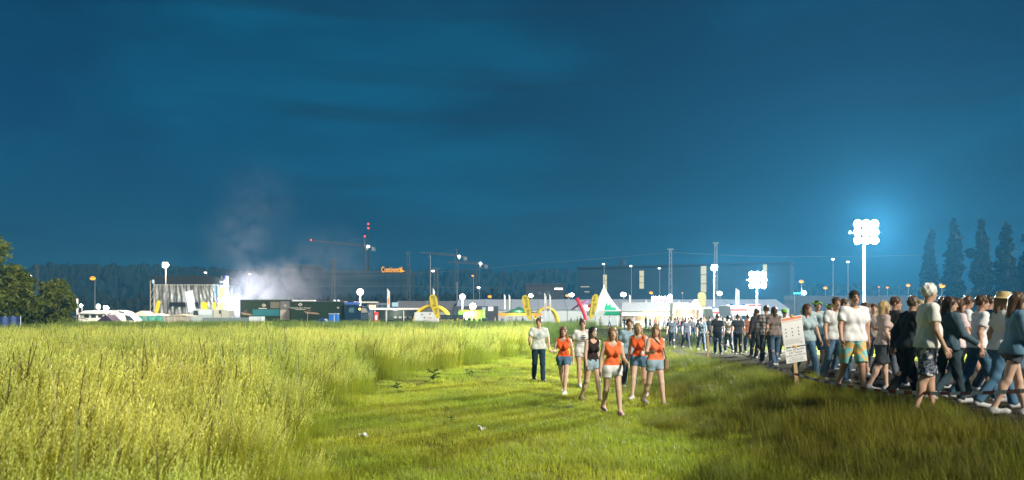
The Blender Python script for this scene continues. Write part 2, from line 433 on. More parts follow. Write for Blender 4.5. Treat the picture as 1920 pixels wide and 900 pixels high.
def field(y0, y1, dens, keep, margin=1.6):
    a = 0.66 * y1 + margin; n = int(dens * (y1 - y0) * 2 * a)
    x = rng.uniform(-a, a, n); y = rng.uniform(y0, y1, n)
    k = (np.abs(x) < 0.66 * y + margin) & keep(x, y)
    return x[k], y[k]
def points(x, y): return np.stack([x, y, hgt(x, y)], 1)
tall_src = [tall_patch(40 + i) for i in range(7)]
far_unlit_src = [tall_patch(60 + i, far=0.5) for i in range(5)]
wob = lambda x, y: tall_edge(y) + 0.35 * np.sin(y * 1.7) + 0.2 * np.sin(y * 4.1)
segs = []
for y0, y1, dens in ((2.6, 12, 7.0), (12, 26, 6.0), (26, 48, 3.0), (48, 80, 1.3), (80, 114, 0.8)):
    segs.append(field(y0, y1, dens, lambda x, y: x < wob(x, y)))
tx = np.concatenate([s[0] for s in segs]); ty = np.concatenate([s[1] for s in segs])
edge_h = 0.55 + 0.45 * ss(wob(tx, ty) - tx, 0.0, 0.9)
lump = 0.92 + 0.13 * np.sin(tx * 0.8 + ty * 0.31) * np.sin(ty * 0.43 + 1)
near_h = 0.78 + 0.22 * ss(ty, 4, 12)
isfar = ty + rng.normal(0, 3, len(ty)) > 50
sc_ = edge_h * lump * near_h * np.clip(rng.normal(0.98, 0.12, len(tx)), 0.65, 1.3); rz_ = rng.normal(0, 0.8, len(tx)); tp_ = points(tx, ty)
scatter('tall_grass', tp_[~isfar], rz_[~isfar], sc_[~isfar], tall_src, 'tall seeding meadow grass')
scatter('far_grass', tp_[isfar], rz_[isfar], sc_[isfar], far_unlit_src, 'uncut grass at the far side of the meadow, unlit tone in its colour')
sh_src = [short_patch(80 + i, 110, 0.035, 0.10, i % 3 == 0) for i in range(6)]
a1 = field(7.5, 20, 24.0, lambda x, y: (x > wob(x, y) - 0.5) & (x < 3.4), 1.0)
a2 = field(20, 45, 6.0, lambda x, y: (x > wob(x, y) - 0.5) & (x < path_edge(y)), 1.0)
sx = np.concatenate([a1[0], a2[0]]); sy = np.concatenate([a1[1], a2[1]])
scatter('short_grass', points(sx, sy), rng.uniform(0, 6.28, len(sx)), rng.uniform(0.7, 1.35, len(sx)) * (1 + 0.3 * ss(sy, 20, 40)), sh_src, 'mown grass strip')
md_src = [short_patch(95 + i, 120, 0.10, 0.30, i % 2 == 0, (0.52, 0.50, 0.5)) for i in range(5)]
dark_src = [short_patch(110 + i, 120, 0.08, 0.24, i % 2 == 0, (0.25, 0.24, 0.25)) for i in range(4)]  # short grass in a much darker tone
b1 = field(5.5, 14, 20.0, lambda x, y: (x > 2.7 + 0.5 * np.sin(y * 1.3)) & (x < path_edge(y) + 0.2), 1.0)
b2 = field(14, 34, 9.0, lambda x, y: (x > 2.9 + 0.5 * np.sin(y * 0.9)) & (x < path_edge(y) + 0.2), 1.0)
b3 = field(34, 112, 0.8, lambda x, y: (x > wob(x, y)), 2.0)
bx_ = np.concatenate([b1[0], b2[0]]); by_ = np.concatenate([b1[1], b2[1]])
scatter('stall_grass', points(*b3), rng.uniform(0, 6.28, len(b3[0])), rng.uniform(0.8, 1.6, len(b3[0])), dark_src, 'dull dark grass before the stalls')
scatter('rough_grass', points(bx_, by_), rng.uniform(0, 6.28, len(bx_)), rng.uniform(0.6, 1.2, len(bx_)) * (1 + 1.2 * ss(by_, 40, 80)), md_src, 'rough knee-high grass beside the path')

# ------------------------------------------------------------------ weeds, trees, hills
leaf_m = vcol('leaves', 0.55, trans=0.3, var=0.15)
bark_m = mat('bark', (0.10, 0.075, 0.05), 0.9, var=0.4, scale=4)
def leaf_cloud(name, centres, radii, n, size, col_a, col_b, r, stretch=1.0, elong=1.0):
    """many small leaf faces spread through lumpy volumes"""
    w = np.array([a[0] * a[1] * a[2] for a in radii]) ** 0.75; w /= w.sum()
    k = r.choice(len(centres), n, p=w)
    d = r.normal(size=(n, 3)); d /= np.linalg.norm(d, axis=1)[:, None]
    rad = r.uniform(0.35, 1, n) ** 0.5 * r.uniform(0.8, 1.12, n)
    P = np.array(centres)[k] + d * rad[:, None] * np.array(radii)[k]
    t = r.normal(size=(n, 3)); t[:, 2] *= stretch; t /= np.linalg.norm(t, axis=1)[:, None]
    b = np.cross(t, r.normal(size=(n, 3))); b /= np.linalg.norm(b, axis=1)[:, None]
    s = size * r.uniform(0.55, 1.3, n)[:, None]
    V = np.stack([P - t * s * elong, P - b * s * 0.55, P + t * s * elong, P + b * s * 0.55], 1).reshape(-1, 3)
    Qd = np.arange(4 * n).reshape(-1, 4)
    f = r.uniform(size=(n, 1)) * 0.6 + 0.4 * r.uniform(size=(len(centres), 1))[k]
    C = np.repeat(np.array(col_a) + (np.array(col_b) - np.array(col_a)) * f, 4, 0)
    return np_mesh(name, V, Qd, C)
def tree(label, px, Y, H, W, n, leaf, seed, ca=(0.055, 0.075, 0.008), cb=(0.165, 0.185, 0.02), name='tree', group=None, low=0.15, slim=False):
    r = np.random.default_rng(seed)
    base = at(px, HOR, Y); base.z = float(hgt(base.x, Y))
    t = thing(name, label, 'tree', base, 0, group)
    mb = MB(); top = base + Vector((r.normal(0, 0.02 * W), 0, H * 0.8))
    pts = [base + (top - base) * k / 5 + Vector((r.normal(0, 0.05), r.normal(0, 0.05), 0)) * (k > 0) for k in range(6)]
    tr = H * 0.022
    mb.tube(pts, [tr * (1 - 0.16 * k) for k in range(6)], 8).build('trunk', bark_m, t, True)
    cen, rad = [], []
    if slim:
        for k in range(26):
            f = k / 25; wv = W * 0.5 * math.sin(math.pi * (0.10 + 0.86 * f) ** 0.8) ** 0.8
            for q_ in range(2):
                cen.append((r.normal(0, wv * 0.28), r.normal(0, wv * 0.28), H * (low + (0.97 - low) * f))); rad.append((wv * 0.62, wv * 0.62, H * 0.055))
        for k in range(5):
            cen.append((r.normal(0, W * 0.10), r.normal(0, W * 0.1), H * r.uniform(0.90, 1.0))); rad.append((W * 0.07, W * 0.07, H * 0.06))
    else:
        for k in range(30):
            f = r.uniform(); wv = W * 0.5 * (math.sin(math.pi * (0.16 + 0.8 * f)) ** 0.6); a = r.uniform(0, 6.28)
            q_ = wv * math.sqrt(r.uniform()) * 0.85
            cen.append((q_ * math.cos(a), q_ * math.sin(a), H * (low + (0.93 - low) * f))); s = W * r.uniform(0.10, 0.22)
            rad.append((s, s, s * 0.75))
    lb = MB()
    for c_ in cen[::4]:
        z0 = max(0.15 * H, c_[2] - 0.25 * H)
        lb.tube([base + Vector((0, 0, min(z0, 0.75 * H))), base + Vector((c_[0] * 0.5, c_[1] * 0.5, (z0 + c_[2]) / 2)), base + Vector(c_)], [tr * 0.4, tr * 0.25, tr * 0.1], 5)
    lm = lb.build('limbs', bark_m, t, True); lm['kind'] = 'stuff'
    me = leaf_cloud('crown', cen, rad, n, leaf, ca, cb, r, 1.0, 1.2 if not slim else 1.4)
    link_mesh('crown', me, leaf_m, t)
    return t
tree('big broad deciduous tree cut by the picture edge', -58, 62, 7.9, 9.0, 18000, 0.16, 1, low=0.06)
tree('tall bushy tree beside the big edge tree', 12, 66, 6.0, 6.0, 13000, 0.16, 2, low=0.06)
tree('round low tree standing nearest the caravan', 108, 76, 5.2, 4.4, 9000, 0.16, 3, low=0.08)
tree('low bushy tree filling the gap before the round tree', 82, 84, 3.9, 4.6, 6000, 0.18, 4, low=0.03)
for i, (px, top, w, lab) in enumerate(((1744, 437, 3.2, 'slim poplar half lost in the floodlight glow, first of the row'), (1789, 416, 4.4, 'slim poplar, second of the row of tall poplars'), (1838, 413, 4.6, 'tallest slim poplar, third of the row'), (1886, 418, 4.5, 'slim poplar, fourth of the row'), (1931, 436, 4.4, 'slim poplar cut by the picture edge, last of the row'))):
    Y = 150; H = at(0, top, Y).z
    tree(lab, px, Y, H, w, 5200, 0.34, 20 + i, (0.007, 0.014, 0.006), (0.018, 0.028, 0.010), 'poplar_tree', 'row of poplars', 0.1, True)

def weed(px, py, Y, s, label, seed):
    r = np.random.default_rng(seed)
    b = at(px, py, Y); b.z = float(hgt(b.x, Y))
    t = thing('weed_plant', label, 'plant', b, 0, 'leafy weeds on the mown strip')
    MB().tube([b, b + Vector((0.02, 0, s))], [0.008, 0.004], 5).build('stem', mat('weed_stem', (0.10, 0.14, 0.03)), t)
    for k in range(int(14)):
        a = r.uniform(0, 6.28); z = s * r.uniform(0.15, 1.0); L = s * r.uniform(0.35, 0.7); d = Vector((math.cos(a), math.sin(a), r.uniform(0.0, 0.7)))
        sd = Vector((-math.sin(a), math.cos(a), 0)) * L * 0.24; p0 = b + Vector((0, 0, z))
        mb = MB(); mb.add([p0, p0 + d * L * 0.35 - sd, p0 + d * L * 0.4 - Vector((0, 0, L * 0.04)), p0 + d * L * 0.35 + sd, p0 + d * L * 0.75 - sd * 0.8, p0 + d * L * 0.75 + sd * 0.8, p0 + d * L - Vector((0, 0, L * 0.2))],
                         [(0, 1, 2), (0, 2, 3), (1, 4, 2), (2, 5, 3), (2, 4, 6), (2, 6, 5)])
        mb.build('leaf', mat('weed_leaf', (0.07, 0.12, 0.025), 0.5, trans=0.25), t)
weed(812, 720, 21.0, 0.42, 'largest broad leafed weed on the mown strip', 1)
weed(745, 738, 18.6, 0.26, 'small dark weed at the foot of the tall grass', 2)
weed(845, 792, 13.6, 0.13, 'low weed alone in the bright mown grass', 3)
weed(880, 706, 24.0, 0.24, 'weed farther back beside the largest weed', 4)

def scrap(px, py, s, label, seed):
    r = random.Random(seed); Y = F * CAMZ / (py - HOR); b = at(px, py, Y); b.z = float(hgt(b.x, Y)) + 0.05
    vz = [[r.uniform(-0.02, 0.05) for _ in range(5)] for _ in range(5)]
    o = MB().grid(lambda u, v: (b.x + (u - 0.5) * s * 1.6, Y + (v - 0.5) * s, b.z + vz[round(v * 4)][round(u * 4)]), 4, 4, (0, 0, 0.004)).build('paper_scrap', mat('scrap_paper', (0.68, 0.68, 0.66), 0.7))
    tag(o, label, 'litter', 'paper scraps on the mown grass')
scrap(682, 821, 0.08, 'crumpled white paper scrap lying nearest the tall grass', 1)
scrap(903, 812, 0.075, 'flat white paper scrap lying in the middle of the mown strip', 2)
scrap(1068, 766, 0.06, 'small white paper scrap lying at the feet of the walking group', 3)
wood_a = vcol('far_leaves', 0.8, trans=0.0, var=0.0)
def far_wood(name, label, spans, Y, seed, col, n):
    """a far wooded ridge: crowns crowded into one uneven mass"""
    r = np.random.default_rng(seed); V = []; Qd = []; C = []
    xs_ = np.array([s[0] for s in spans]); ysk = np.array([s[1] for s in spans])
    for _ in range(n):
        px = r.uniform(xs_[0], xs_[-1]); sk = np.interp(px, xs_, ysk); f = r.uniform() ** 0.7
        yy = Y + (1 - f) * -60 + r.normal(0, 10)
        topz = CAMZ - (sk - HOR) * yy / F; topz *= (0.35 + 0.65 * f); topz += r.normal(0, 1.0)
        c = np.array([(px - 960) * yy / F, yy, topz]); w = r.uniform(1.3, 3.4) * Y / 600; hh = r.uniform(3.5, 8) * Y / 600
        cc = np.array(col) * r.uniform(0.6, 1.4); m = 7; k = len(V)
        rings = [(0.0, 0.25), (-0.25, 0.75), (-0.6, 1.0), (-1.6, 0.9)]
        for dz, rr in rings:
            for q_ in range(m):
                a = 2 * math.pi * (q_ + r.uniform(-.3, .3)) / m; jt = r.uniform(0.75, 1.25)
                V.append(c + np.array([math.cos(a) * w * rr * jt, math.sin(a) * w * rr * jt, dz * hh * r.uniform(0.8, 1.2)])); C.append(cc * r.uniform(0.8, 1.2))
        for g_ in range(3):
            for q_ in range(m):
                a, b = k + g_ * m + q_, k + g_ * m + (q_ + 1) % m; Qd.append((a, b, b + m, a + m))
        for q_ in range(1, m - 2, 2): Qd.append((k, k + q_, k + q_ + 1, k + q_ + 2))
    o = link_mesh(name, np_mesh(name, V, Qd, np.array(C)), wood_a); tag(o, label, None, None, 'stuff')
far_wood('forest', 'dark wooded ridge behind the caravan and the stage', [(40, 506), (70, 499), (150, 495), (230, 497), (300, 496), (360, 500), (430, 504), (520, 505)], 560, 5, (0.005, 0.008, 0.004), 1900)
far_wood('forest', 'far hazy wooded hill behind the cranes and the glowing sign', [(430, 506), (560, 502), (700, 500), (800, 503), (900, 505), (960, 503), (1040, 503), (1090, 506), (1400, 520), (1500, 530), (1960, 540)], 820, 6, (0.006, 0.009, 0.007), 2800)
far_wood('forest', 'strip of dark trees and scrub along the far side of the fairground', [(110, 560), (280, 552), (520, 560), (640, 556), (760, 552), (900, 548), (1060, 556)], 330, 7, (0.008, 0.011, 0.006), 900)

# ------------------------------------------------------------------ far buildings, masts, cranes
white = mat('white_paint', (0.72, 0.73, 0.74), 0.6, var=0.1)
steel = mat('galvanised_steel', (0.42, 0.43, 0.44), 0.45, 0.6, var=0.2)
dark = mat('dark_metal', (0.03, 0.032, 0.035), 0.5, 0.3)
black = mat('black_cloth', (0.012, 0.012, 0.014), 0.8)
glass = mat('window_glass', (0.03, 0.04, 0.05), 0.12, 0.0, spec=0.8)
rubber = mat('rubber', (0.018, 0.018, 0.018), 0.85)
yellow = mat('yellow_nylon', (0.80, 0.62, 0.03), 0.6, trans=0.25)
tentw = mat('tent_canvas', (0.66, 0.70, 0.70), 0.7, trans=0.25, var=0.06)
g_white = glow('lamp_white', (0.92, 0.97, 1.0), 90)
g_warm = glow('lamp_warm', (1.0, 0.80, 0.55), 40)
g_soft = glow('lamp_balloon', (1.0, 0.86, 0.66), 6)
g_orange = glow('lamp_sodium', (1.0, 0.33, 0.02), 1.9)
g_red = glow('lamp_red', (1.0, 0.03, 0.015), 4)

def zy(py, Y): return CAMZ - (py - HOR) * Y / F
def xx(px, Y): return (px - 960.0) * Y / F

# office block with window bands and lit stairwells
Y = 300; x0, x1 = xx(1072, Y), xx(1470, Y); zt = zy(498, Y)
o = thing('office_building', 'long pale four-storey office block with lit yellow stairwells', 'building', ((x0 + x1) / 2, Y, 0))
om = mat('office_wall', (0.035, 0.07, 0.105), 0.8)
MB().box(x0, x1, Y, Y + 18, 0, zt).build('wall', om, o)
MB().box(x0 - 0.4, x1 + 0.4, Y - 0.4, Y + 18.4, zt, zt + 0.5).build('roof', mat('office_roof', (0.05, 0.055, 0.06)), o)
MB().box(xx(1150, Y), xx(1160, Y), Y + 4, Y + 8, zt + 0.5, zt + 3.2).build('roof_plant', om, o)
st = zt / 4.0; wm = None; n = 0
lit_px = (1120, 1130, 1203, 1319, 1428)
for k in range(4):
    MB().box(x0 + 0.1, x1 - 0.1, Y - 0.12, Y - 0.004, st * k + 0.05, st * k + 0.75).build('floor_band', om, o)
    for i in range(48):
        a = x0 + 1.0 + (x1 - x0 - 2.0) * i / 48; px = 960 + a * F / Y
        if any(abs(px - l) < 8 for l in (1130, 1203, 1319, 1428)): continue
        if wm is None:
            w = MB().box(-0.70, 0.70, -0.05, 0.0, -1.05, 1.05).build('window', glass, o); wm = w
        else:
            w = wm.copy(); COL.objects.link(w); w.parent = o
        w.location = (a + 0.85 - (x0 + x1) / 2, -0.005, st * k + 2.05)
g_stair = glow('stairwell_light', (1.0, 0.90, 0.5), 0.5)
for px, y0, y1, wd in ((1129, 512, 545, 7.5), (1202, 506, 541, 8.5), (1319, 500, 550, 10), (1428, 500, 540, 7)):
    for k in range(3):
        h = (y1 - y0) / 3
        MB().pbox(px - wd / 2, px + wd / 2, y0 + h * k, y0 + h * (k + 0.93), Y - 0.2, 0.15).build('stairwell_window', g_stair, o)
for px, py, wd in ((1088, 535, 18), (1092, 545, 10)):
    MB().pbox(px - wd / 2, px + wd / 2, py - 1, py + 1, Y - 0.16, 0.1).build('lit_window', glow('window_light', (1, 0.85, 0.6), 0.35), o)
o.rotation_euler.z = -0.42
# low building with lit upper window
Y = 290
o = thing('low_building', 'low dark flat-roofed building beside the office block', 'building', (xx(1028, Y), Y, 0))
MB().box(xx(985, Y), xx(1057, Y), Y, Y + 15, 0, zy(534, Y)).build('wall', mat('low_wall', (0.05, 0.045, 0.042)), o)
MB().box(xx(983, Y), xx(1059, Y), Y - 0.3, Y + 15.3, zy(534, Y), zy(532, Y)).build('roof', mat('low_roof', (0.06, 0.06, 0.06)), o)
MB().pbox(1040, 1055, 540, 543, Y - 0.1, 0.08).build('lit_window', glow('window_white', (1, 0.95, 0.85), 2.5), o)
for px in (996, 1012, 1027): MB().pbox(px - 4, px + 4, 545, 553, Y - 0.08, 0.06).build('window', glass, o)
# hazy slab blocks behind the smoke
for i, (a, b, t, lab) in enumerate(((535, 588, 499, 'hazy narrow tower block behind the smoke'), (590, 770, 511, 'hazy wide factory block under the glowing sign'))):
    Y = 420 + 20 * i
    o = thing('factory_building', lab, 'building', (xx((a + b) / 2, Y), Y, 0))
    MB().box(xx(a, Y), xx(b, Y), Y, Y + 20, 0, zy(t, Y)).build('wall', mat('factory_wall', (0.022, 0.036, 0.05)), o)
    MB().box(xx(a, Y) - 0.4, xx(b, Y) + 0.4, Y - 0.4, Y + 20.4, zy(t, Y), zy(t, Y) + 0.6).build('roof', mat('factory_roof', (0.07, 0.07, 0.08)), o)
    for k in range(5):
        MB().box(xx(a, Y) + 2, xx(b, Y) - 2, Y - 0.08, Y - 0.004, 3 + 4.3 * k, 5 + 4.3 * k).build('window_band', glass, o)
# glowing company sign on its frame
Y = 415
o = thing('rooftop_sign', 'glowing orange rooftop company sign on steel frame', 'sign', (xx(738, Y), Y, 0))
text('lettering', 'Continental', 4.2, glow('sign_orange', (1.0, 0.40, 0.01), 1.1), (xx(735, Y), Y - 0.3, zy(506, Y)), UPR, o, extrude=0.25, squash=0.55)
sm = MB()
for a, b in (((755, 509), (750, 502)), ((750, 502), (753, 506)), ((750, 508), (758, 508.5))):
    sm.tube([at(*a, Y - 0.3), at(*b, Y - 0.3)], 0.32, 5)
sm.build('emblem', glow('sign_orange', (1.0, 0.40, 0.01), 1.1), o)
fr_ = MB()
for px in (722, 738, 752): fr_.tube([at(px, 503, Y), Vector((xx(px, Y), Y, 0))], 0.25, 5)
fr_.tube([at(719, 510, Y + 0.1), at(758, 510, Y + 0.1)], 0.2, 5)
fr_.build('frame', dark, o)

def lattice(name, label, px, top, Y, w, m, group='lattice masts along the railway', light=None, cat='mast', n=14):
    x = xx(px, Y); zt = zy(top, Y); o = thing(name, label, cat, (x, Y, 0), 0, group)
    mb = MB(); r = w * 0.10
    cs = [(-1, -1), (1, -1), (1, 1), (-1, 1)]
    for a, b in cs: mb.tube([(x + a * w / 2, Y + b * w / 2, 0), (x + a * w * 0.3, Y + b * w * 0.3, zt)], r, 4)
    mb.build('mast_legs', m, o)['kind'] = 'stuff'
    br = MB()
    for k in range(n):
        z0, z1 = zt * k / n, zt * (k + 1) / n; w0, w1 = w / 2 - w * 0.2 * k / n, w / 2 - w * 0.2 * (k + 1) / n
        for j in range(4):
            a, b = cs[j], cs[(j + 1) % 4]
            if k % 2: a, b = b, a
            br.tube([(x + a[0] * w0, Y + a[1] * w0, z0), (x + b[0] * w1, Y + b[1] * w1, z1)], r * 0.6, 3)
    br.build('bracing', m, o)['kind'] = 'stuff'
    MB().box(x - w * 0.9, x + w * 0.9, Y - 0.1, Y + 0.1, zt - 0.02, zt + w * 0.25).build('cross_arm', m, o)
    return o
lm_ = mat('mast_steel', (0.09, 0.11, 0.12), 0.6, 0.3)
lattice('lattice_mast', 'pale lattice mast behind the grey roofed stall', 1257, 468, 170, 0.75, mat('mast_pale', (0.22, 0.26, 0.28), 0.5, 0.3))
lattice('lattice_mast', 'tallest lattice mast beside the bright white floodlight', 1342, 456, 175, 0.75, mat('mast_pale', (0.22, 0.26, 0.28)))
lattice('lattice_mast', 'thin lattice mast behind the printed trailers', 625, 486, 210, 0.9, lm_)
lattice('lattice_mast', 'lattice mast beside the glowing company sign', 766, 474, 210, 0.9, lm_)
lattice('lattice_mast', 'short lattice mast behind the first yellow beach flag', 818, 505, 190, 1.1, lm_)
lattice('lattice_mast', 'lattice mast rising above the edge trees before the wooded ridge', 70, 498, 240, 0.8, lm_)
for px, top in ((807, 478), (857, 528)):
    Y = 200; o = thing('catenary_pole', f"thin grey catenary pole {'with its top against the sky' if px < 830 else 'behind the balloon lights'}", 'pole', (xx(px, Y), Y, 0))
    MB().tube([(xx(px, Y), Y, 0), (xx(px, Y), Y, zy(top, Y))], [0.16, 0.09], 6).build('post', steel, o)
    MB().tube([at(px - 5, top + 4, Y), at(px + 1, top + 4, Y)], 0.05, 4).build('bracket', steel, o)
def wire(label, pts, Y, r=0.035):
    P = [at(px, py, yy) for (px, py), yy in zip(pts, Y)]
    out = []
    for a, b in zip(P[:-1], P[1:]):
        for k in range(8):
            t = k / 8; out.append(a.lerp(b, t) - Vector((0, 0, 4 * t * (1 - t) * (b - a).length * 0.006)))
    out.append(P[-1])
    o = MB().tube(out, r, 4).build('overhead_wire', mat('wire', (0.15, 0.18, 0.19), 0.5)); tag(o, label, 'wire', 'overhead wires')
wire('overhead wire running up to the pale lattice mast', [(560, 520), (818, 510), (1000, 494), (1253, 473)], [205, 190, 180, 170])
wire('overhead wire from the pale lattice mast past the tallest lattice mast', [(1261, 473), (1342, 477), (1470, 481), (1960, 470)], [170, 175, 185, 190])
wire('lower overhead wire behind the trailers and the company sign', [(440, 541), (625, 536), (766, 536), (960, 540)], [210, 210, 210, 210])

def crane(label, mast_px, top, base_px, jib0, jib1, Y, light, reds):
    x = xx(mast_px, Y); o = thing('tower_crane', label, 'crane', (x, Y, 0), 0, 'tower cranes on the far building site')
    cm = mat('crane_steel', (0.10, 0.085, 0.06), 0.6); mw = 1.9
    mb = MB(); zj = zy(jib1[1], Y)
    for a in (-1, 1):
        for b in (-1, 1): mb.tube([(x + a * mw / 2, Y + b * mw / 2, 0), (x + a * mw / 2, Y + b * mw / 2, zj)], 0.14, 4)
    n = int(zj / 2.2)
    for k in range(n):
        s = 1 if k % 2 else -1
        for b in (-1, 1): mb.tube([(x - s * mw / 2, Y + b * mw / 2, zj * k / n), (x + s * mw / 2, Y + b * mw / 2, zj * (k + 1) / n)], 0.09, 3)
    mb.build('tower', cm, o)
    a, b = at(*jib0, Y), at(*jib1, Y); j = MB(); up = Vector((0, 0, 1.5))
    j.tube([a, b], 0.16, 4); j.tube([a + Vector((0, 1.4, 0)), b + Vector((0, 1.4, 0))], 0.16, 4); j.tube([a + up * 0.4 + Vector((0, 0.7, 0)), b + up + Vector((0, 0.7, 0))], 0.16, 4)
    for k in range(24):
        p_, q_ = a.lerp(b, k / 24), a.lerp(b, (k + 1) / 24); h = 0.4 + 0.6 * (k + 0.5) / 24
        j.tube([p_, (p_ + q_) / 2 + up * h + Vector((0, 0.7, 0))], 0.08, 3); j.tube([(p_ + q_) / 2 + up * h + Vector((0, 0.7, 0)), q_], 0.08, 3)
    j.build('jib', cm, o)
    ap = at(mast_px, top, Y)
    MB().tube([(x, Y, zj), ap], [0.7, 0.2], 4).build('apex', cm, o)
    MB().tube([ap, a.lerp(b, 0.45)], 0.07, 3).build('tie_bar', cm, o)
    cj = at(jib1[0] + (mast_px - jib0[0]) * 0.0 + 16, jib1[1] + 1, Y)
    MB().tube([b, cj], 0.5, 4).build('counter_jib', cm, o)
    MB().box(cj.x - 1.6, cj.x + 0.6, Y - 0.8, Y + 0.8, cj.z - 2.2, cj.z - 0.1).build('counterweight', mat('crane_block', (0.2, 0.2, 0.19)), o)
    MB().box(x + 1.0, x + 2.4, Y - 1.6, Y - 0.2, zj - 2.2, zj - 0.3).build('cab', mat('crane_cab', (0.25, 0.24, 0.2)), o)
    p_ = at(*light, Y - 2.0); MB().ball(p_, 0.85, 10).build('work_light', glow('crane_light', (0.9, 0.95, 1), 12), o)
    for r_ in reds: MB().ball(at(*r_, Y - 0.5), 0.5, 8).build('warning_light', g_red, o)
crane('tall crane with red warning lights beside the radio mast', 683, 445, 683, (583, 452), (686, 463), 500, (690.5, 462), ((583, 450), (684, 443)))
crane('crane with white work light and jib above the first yellow flag', 856, 466, 856, (788, 474), (858, 481), 520, (861, 481), ())
crane('low far crane with bright white work light', 896, 488, 896, (840, 492), (897, 496), 540, (901, 494), ())
Y = 495; x = xx(691, Y)
o = thing('radio_mast', 'thin radio mast with stacked red lights beside the tall crane', 'mast', (x, Y, 0))
MB().tube([(x, Y, 0), (x, Y, zy(419, Y))], [0.6, 0.25], 6).build('mast_tube', dark, o)
for py in (420, 428): MB().ball((x, Y - 0.6, zy(py, Y)), 0.55, 8).build('warning_light', g_red, o)

# street and mast lamps
def street_lamp(label, px, py, Y, g, r, group, arm=0.5, name='street_lamp'):
    x = xx(px, Y); z = zy(py, Y); o = thing(name, label, 'lamp', (x, Y, 0), 0, group)
    MB().tube([(x, Y, 0), (x, Y, z + 0.1)], [0.12, 0.06], 6).build('post', steel, o)
    MB().tube([(x, Y, z + 0.1), (x - arm * 0.5, Y - arm, z + 0.18)], 0.045, 5).build('arm', steel, o)
    MB().box(x - arm * 0.5 - r, x - arm * 0.5 + r, Y - arm - r, Y - arm + r, z + 0.08, z + 0.2).build('lamp_head', dark, o)
    MB().ball((x - arm * 0.5, Y - arm, z), r, 10, (1.25, 1.0, 0.8)).build('bulb', g, o)
    return o
gw = glow('mast_lamp', (1.0, 0.86, 0.72), 5)
for px, py, Y, lab in ((60, 517, 200, 'pale mast lamp above the edge trees'), (388, 511, 230, 'small pale lamp above the stage roof'), (471, 514, 230, 'pale lamp standing in the stage smoke'), (814, 508, 190, 'pale mast lamp in front of the short lattice mast'),
                       (1133, 495, 230, 'pale mast lamp above the white peaked tent'), (1184, 499, 235, 'pale mast lamp above the grey stall roof, near the second lit stairwell'), (1237, 503, 240, 'pale mast lamp beside the pale lattice mast'),
                       (1562, 486, 200, 'pale tall mast lamp near the floodlight tower, farther from it'), (1590, 491, 205, 'pale tall mast lamp next to the floodlight tower')):
    street_lamp(lab, px, py, Y, gw, 0.30, 'pale mast lamps')
for px, py, Y, r, lab in ((178, 522, 180, 0.5, 'orange street lamp before the dark wooded ridge'), (107, 535, 190, 0.25, 'small orange lamp shining through the edge trees'), (888, 517, 240, 0.3, 'small orange street lamp behind the balloon lights'), (920, 556, 230, 0.45, 'orange lamp above the long hall roof by the crossed flags'),
                       (1065, 554, 230, 0.42, 'orange lamp beside a white lamp above the hall'), (1222, 549, 220, 0.42, 'orange lamp above the kebab booth'), (1503, 528, 200, 0.48, 'orange street lamp between the two floodlight towers'), (1548, 540, 210, 0.42, 'orange street lamp low beside the floodlight tower mast'),
                       (1648, 538, 260, 0.25, 'faint small orange lamp just beyond the floodlight mast'), (1664, 539, 250, 0.35, 'orange lamp, second beyond the floodlight mast'), (1703, 535, 220, 0.45, 'twin-looking orange lamp above the heads of the crowd'), (1766, 536, 160, 0.5, 'big orange street lamp above the white haired man'), (1784, 523, 165, 0.48, 'orange street lamp against the second poplar'),
                       (1830, 531, 300, 0.22, 'tiny orange lamp under the third poplar'), (1280, 549, 260, 0.2, 'tiny orange lamp in front of the office block')):
    street_lamp(lab, px, py, Y, g_orange, r, 'orange street lamps')
for px, py, Y, r, lab in ((997, 554, 220, 0.5, 'white lamp above the hall next to the second yellow flag'), (1073, 553, 225, 0.55, 'white lamp above the hall before the office block'), (1170, 552, 210, 0.6, 'white lamp behind the shoulder of the peaked tent'), (1508, 549, 200, 0.5, 'bluish white lamp beside the turquoise shop sign'),
                       (1350, 550, 180, 0.5, 'white lamp on a thin pole by the tallest lattice mast'), (1897, 548, 300, 0.35, 'white lamp at the foot of the fourth poplar'), (1908, 548, 300, 0.3, 'white lamp at the foot of the last poplar'), (899, 539, 250, 0.3, 'tiny white lamp in front of the far scrub')):
    street_lamp(lab, px, py, Y, g_warm if px != 1508 else g_white, r, 'white street lamps')

# balloon lights
for px, py, Y, r, lab in ((675.5, 547.5, 124, 0.52, 'round glowing balloon light above the truck cab'), (867, 556.5, 128, 0.46, 'round glowing balloon light behind the dark container'), (886.5, 574.5, 120, 0.50, 'low glowing balloon light above the bright green stall')):
    x, z = xx(px, Y), zy(py, Y); o = thing('balloon_light', lab, 'lamp', (x, Y, 0), 0, 'balloon lights')
    MB().tube([(x, Y, 0), (x, Y, z - r)], 0.12, 8).build('post', white, o)
    MB().ball((x, Y, z), r, 20).build('balloon', g_soft, o, True)
    MB().lathe([(0.16, -r - 0.1), (0.2, -r + 0.06)], (x, Y, z), 10).build('collar', dark, o)
    lamp('balloon_light_bulb', (x, Y - r - 0.25, z), 1400, (1, 0.86, 0.66), 0.4, o)

